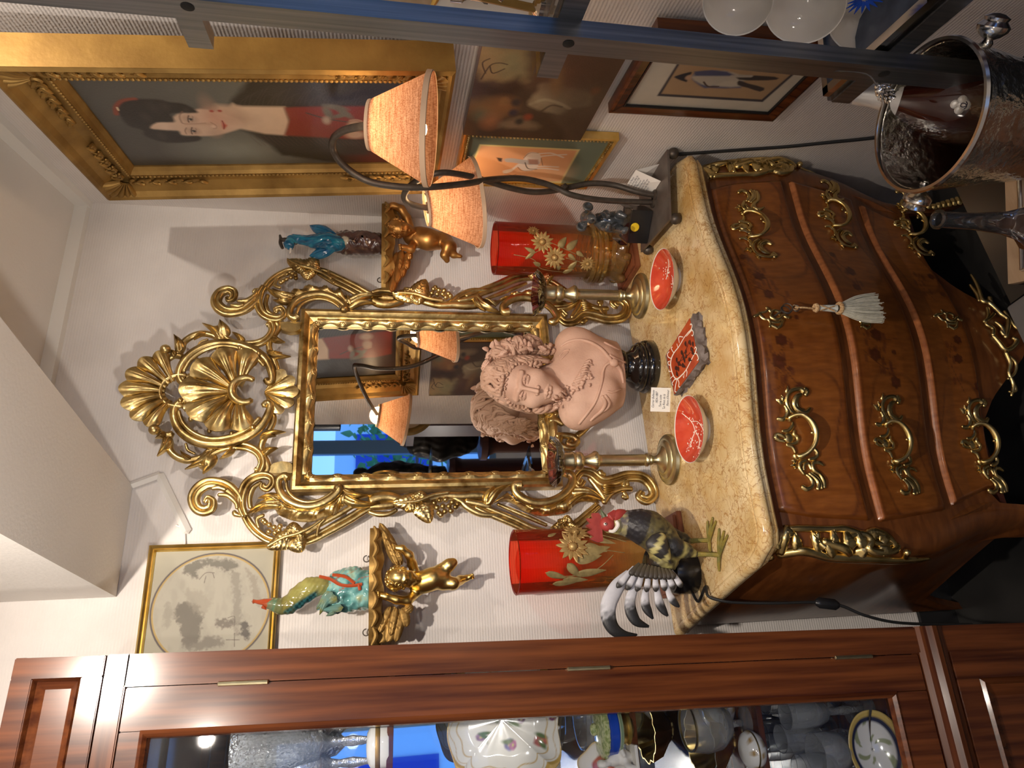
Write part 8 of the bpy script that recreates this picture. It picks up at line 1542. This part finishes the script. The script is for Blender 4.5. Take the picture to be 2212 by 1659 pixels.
cp = atY(2022, 468, .62); ca = thing('glass_carafe', (cp[0]-.004, .62, .697), 'clear cut-glass carafe with long slender neck on the tray', 'carafe'); Hc = cp[2]-.697; o_ = (cp[0]-.004, .62, .697)
b = MB(); b.lathe([(0, .0), (.036, 0), (.046, .01), (.050, .03), (.047, .05), (.036, Hc*.42), (.022, Hc*.5), (.0145, Hc*.62), (.0105, Hc*.8), (.0098, Hc-.006)], 40, o_, rib=lambda r, z, a: r*(1+(.04*np.cos(10*a+60*z) if z < Hc*.45 else 0))); ob('carafe_body', b, M['cargl'], ca, sharp=60); b = MB(); b.lathe([(.0098, Hc-.006), (.0122, Hc-.003), (.0122, Hc), (.0085, Hc), (.0085, Hc-.006)], 32, o_); ob('lip', b, M['cargl'], ca)
g_ = atZ(2326, 668, .69); b = MB(); Mx = np.stack([dr*-1, nb*-1, [0, 0, 1.]], 1); b.box(g_+[0, 0, .024], (.075, .11, .046), Mx, bev=.002); ob('storage_box', b, M['greyc'], smooth=False, label='grey cloth-covered box at the bottom picture edge below the tray', category='box')
# ------------------------------------------------------------------ things seen only in the looking glass, behind the viewer
def RF(px, py, y): r = ray(px, py)*np.array([1, -1, 1]); c = np.array([0, 2*MY, EYE]); return c+r*((y-c[1])/r[1])
def rdep(y): return (2*MY-y)/FPX
bcx = RF(880, 880, .62); bar = thing('barometer', bcx, 'gilt banjo barometer with round dial hanging at the window edge, seen in the mirror', 'barometer'); dirn = nrm(np.array([-.55, .83, 0])); sd = nrm(np.cross([0, 0, 1.], dirn)); R_ = 62*rdep(.62)
b = MB(); b.lathe([(R_*1.0, -.01), (R_*1.05, .012), (R_*.92, .022), (R_*.80, .012), (R_*.78, .004), (0, .004)], 48, bcx, M=np.stack([sd, [0, 0, 1.], dirn], 1)); ob('dial_ring', b, M['golddull'], bar); b = MB(); b.lathe([(R_*.78, .006), (0, .0065)], 40, bcx, M=np.stack([sd, [0, 0, 1.], dirn], 1)); ob('dial', b, M['tanw'], bar)
b = MB(); b.tube([bcx-[0, 0, R_], bcx-[0, 0, R_*1.6], bcx-[0, 0, R_*2.9]], [.018, .026, .016], 10, sub=4); ob('stem', b, M['walnut'], bar); b = MB(); b.fan(bcx+[0, 0, R_], np.array([0, 0, 1.]), dirn, .01, .075, 1.2, 7, .012, .006); b.leaf(bcx+[0, 0, R_], bcx+[0, 0, R_]+sd*.09, .05, dirn, .01, .004); b.leaf(bcx+[0, 0, R_], bcx+[0, 0, R_]-sd*.09, .05, dirn, .01, .004); ob('ribbon_bow', b, M['gold'], bar)
p = RF(735, 898, .15); q0 = RF(683, 898, .15); q1 = RF(790, 898, .15); sl = thing('shaded_lamp', q1, 'black drum-shaded lamp with a copper neck, seen in the mirror', 'lamp'); b = MB(); R_ = 34*rdep(.15); b.lathe([(R_, 0), (R_, p[2]-q1[2]+.09)], 40, (p[0], p[1], p[2])); ob('lamp_shade', b, M['black'], sl); b = MB(); b.lathe([(.012, 0), (.016, -.02), (.022, -.05), (.036, -.075), (.03, -.11), (.05, -.2), (.03, -.30), (.07, -.34), (0, -.345)], 32, (p[0], p[1], p[2]+.0)); ob('lamp_foot', b, mat('copper', (.62, .30, .10), .25, 1.), sl)
zt_ = p[2]-.345; pdm = thing('pedestal', (p[0], p[1], 0), 'dark pedestal under the black drum-shaded lamp, seen in the mirror', 'pedestal'); b = MB(); b.box((p[0], p[1], zt_-.02), (.26, .26, .04)); b.box((p[0], p[1], zt_/2-.02), (.18, .18, zt_-.04)); ob('column', b, M['mahogd'], pdm, smooth=False)
def statue(name, y, ch, limbs, hd_, lab, ped, hr):
    def cv_(L_): return [(*RF(px, py, y), r*rdep(y)) for px, py, r in L_]
    C1 = cv_(ch); LS = [cv_(l) for l in limbs]; hc_ = RF(*hd_, y); zb_ = min(p[2]-p[3] for p in C1+[q for l in LS for q in l])-.004; t = thing(name, (C1[0][0], y, zb_), lab, 'statue')
    def fn(X):
        d = s_chain(X, C1, .03)
        for l in LS: d = smin(d, s_chain(X, l, .02), .03)
        d = d+.004*np.sin(X[..., 0]*110+3*np.sin(X[..., 2]*30))*np.sin(X[..., 1]*90); return smin(d, face_sdf(X, hc_, rotm(2.2, 0), hr/.11), .02)
    lo, hi = bounds(C1, *LS); lo = np.minimum(lo, hc_-hr*1.3); hi = np.maximum(hi, hc_+hr*1.3); ob('figure', snet(fn, lo, hi, .009), M['darkb'], t, fix=False, sharp=0)
    cx_, c_y = C1[-1][0], y; b = MB(); b.lathe([(0, zb_), (.13, zb_), (.13, zb_-.04), (.10, zb_-.06), (.085, zb_-.10), (.085, .16), (.12, .12), (.14, .04), (.14, 0), (0, 0)], 28, (cx_, c_y, 0), rib=lambda r, z, a: r*(1+(.10*np.cos(3*a+z*38) if .2 < z < zb_-.12 else 0))); pp = thing('pedestal', (cx_, c_y, 0), ped, 'pedestal'); ob('column', b, M['mahogd'], pp)
statue('bronze_statue', -.45, [(855, 925, 14), (880, 930, 34), (920, 938, 46), (955, 945, 40), (985, 950, 30), (1010, 950, 26)], [[(880, 905, 18), (910, 895, 18), (960, 900, 14), (1000, 900, 16)], [(900, 965, 20), (950, 975, 22), (1000, 965, 18)]], (862, 905), 'large dark bronze figure bending forward, seen in the mirror', 'dark column under the large bending bronze, seen in the mirror', .07)
statue('bronze_statue', -1.0, [(800, 1018, 8), (825, 1016, 16), (860, 1014, 18), (900, 1016, 14), (945, 1018, 10), (955, 1018, 12)], [[(815, 1030, 8), (850, 1032, 7), (880, 1024, 6)]], (776, 1020), 'slender dark bronze figure in a hat, seen in the mirror by the window', 'twisted mahogany column under the slender bronze, seen in the mirror', .055)
# ------------------------------------------------------------------ key and tassel hanging from the top drawer
kc = onfront(1672, 683); key = thing('key_tassel', kc-[0, .02, .05], 'grey silk tassel hanging from the key in the top drawer', 'tassel'); tk = TT(1600, 560, 6.144); LK = lp(tk, kc[1]-.030)
b = MB(); b.tube([kc+[0, .01, 0], kc-[0, .026, .004]], .0022, 8); b.tube([kc+np.array([.0, -.030, -.012])+.011*np.array([0.3*math.sin(a), 0.25*math.sin(a), math.cos(a)])+np.array([.008*math.sin(a), 0, 0]) for a in np.linspace(0, 6.28, 20)], .0014, 6); ob('key', b, M['iron'], key)
b = MB()
for x, y, rx in ((620, 650, 66), (735, 650, 42)): c = np.array(LK([(x, y)])[0][:3]); b.tube([c+rx*.00098/6.144*np.array([math.cos(a), .3*math.sin(a), math.sin(a)])*[1.1, 1, 1] for a in np.linspace(0, 6.28, 24)], .0014, 6)
ob('ring', b, M['iron'], key)
dyk = .012
def kp(x, y, d=0.): return np.array(LK([(x, y, d)])[0][:3])
sc_ = .00098/6.144
b = MB(); a0_, a1_ = kp(720, 640), kp(960, 655, .004); b.tube([a0_, (a0_+a1_)/2+[0, -.002, 0], a1_], .0022, 8, sub=4); b.tube([a0_+.006*np.array([math.cos(a), 0, math.sin(a)]) for a in np.linspace(0, 6, 14)], .0014, 6); ob('cord', b, M['tasselb'], key)
b = MB(); h0, h1 = kp(990, 645, .006), kp(1310, 655, .010); b.tube([kp(1040, 645, .006), kp(1160, 650, .008), kp(1270, 655, .010)], [40*sc_, 48*sc_, 54*sc_], 14, sub=4); ob('tassel_head', b, M['pale'], key)
b = MB()
for c, rr_, n_ in ((kp(1000, 645, .006), 48, 9), (kp(1310, 650, .010), 82, 14)):
    for k in range(n_): a = k*2*pi/n_; b.ell(c+np.array([math.cos(a)*rr_*sc_*.8, -math.sin(a)*rr_*sc_*.8, 0]), (.0048, .0048, .0056), nu=6, nv=8)
for k in range(2): b.tube([kp(1060, 610+70*k, .016), kp(1160, 650, .017), kp(1250, 690-70*k, .018)], .0014, 6, sub=3)
ob('braid_rosette', b, M['tasselb'], key)
b = MB(); r = np.random.default_rng(3); c0_ = kp(1330, 655, .010); ce = kp(1820, 645, .014)
for k in range(330):
    a = r.uniform(0, 2*pi); q = math.sqrt(r.random()); s0_ = np.array([math.cos(a)*.0125*q, -math.sin(a)*.010*q-.0, 0]); s1_ = np.array([math.cos(a)*.040*q, -math.sin(a)*.014*q, r.normal()*.003-.010*q*q*0]); m_ = (c0_+s0_)*.5+(ce+s1_)*.5+np.array([math.cos(a)*.006*q, 0, 0])+r.normal(size=3)*.0008; P = [c0_+s0_, m_, ce+s1_]; P = [np.array([p_[0], min(p_[1], cy(p_[0], p_[2])-.016), p_[2]]) for p_ in P]; b.tube(P, [.0010, .0011, .0009], 4, sub=4, cap=False)
ob('fringe', b, M['tassel'], key, sharp=0, fix=False)
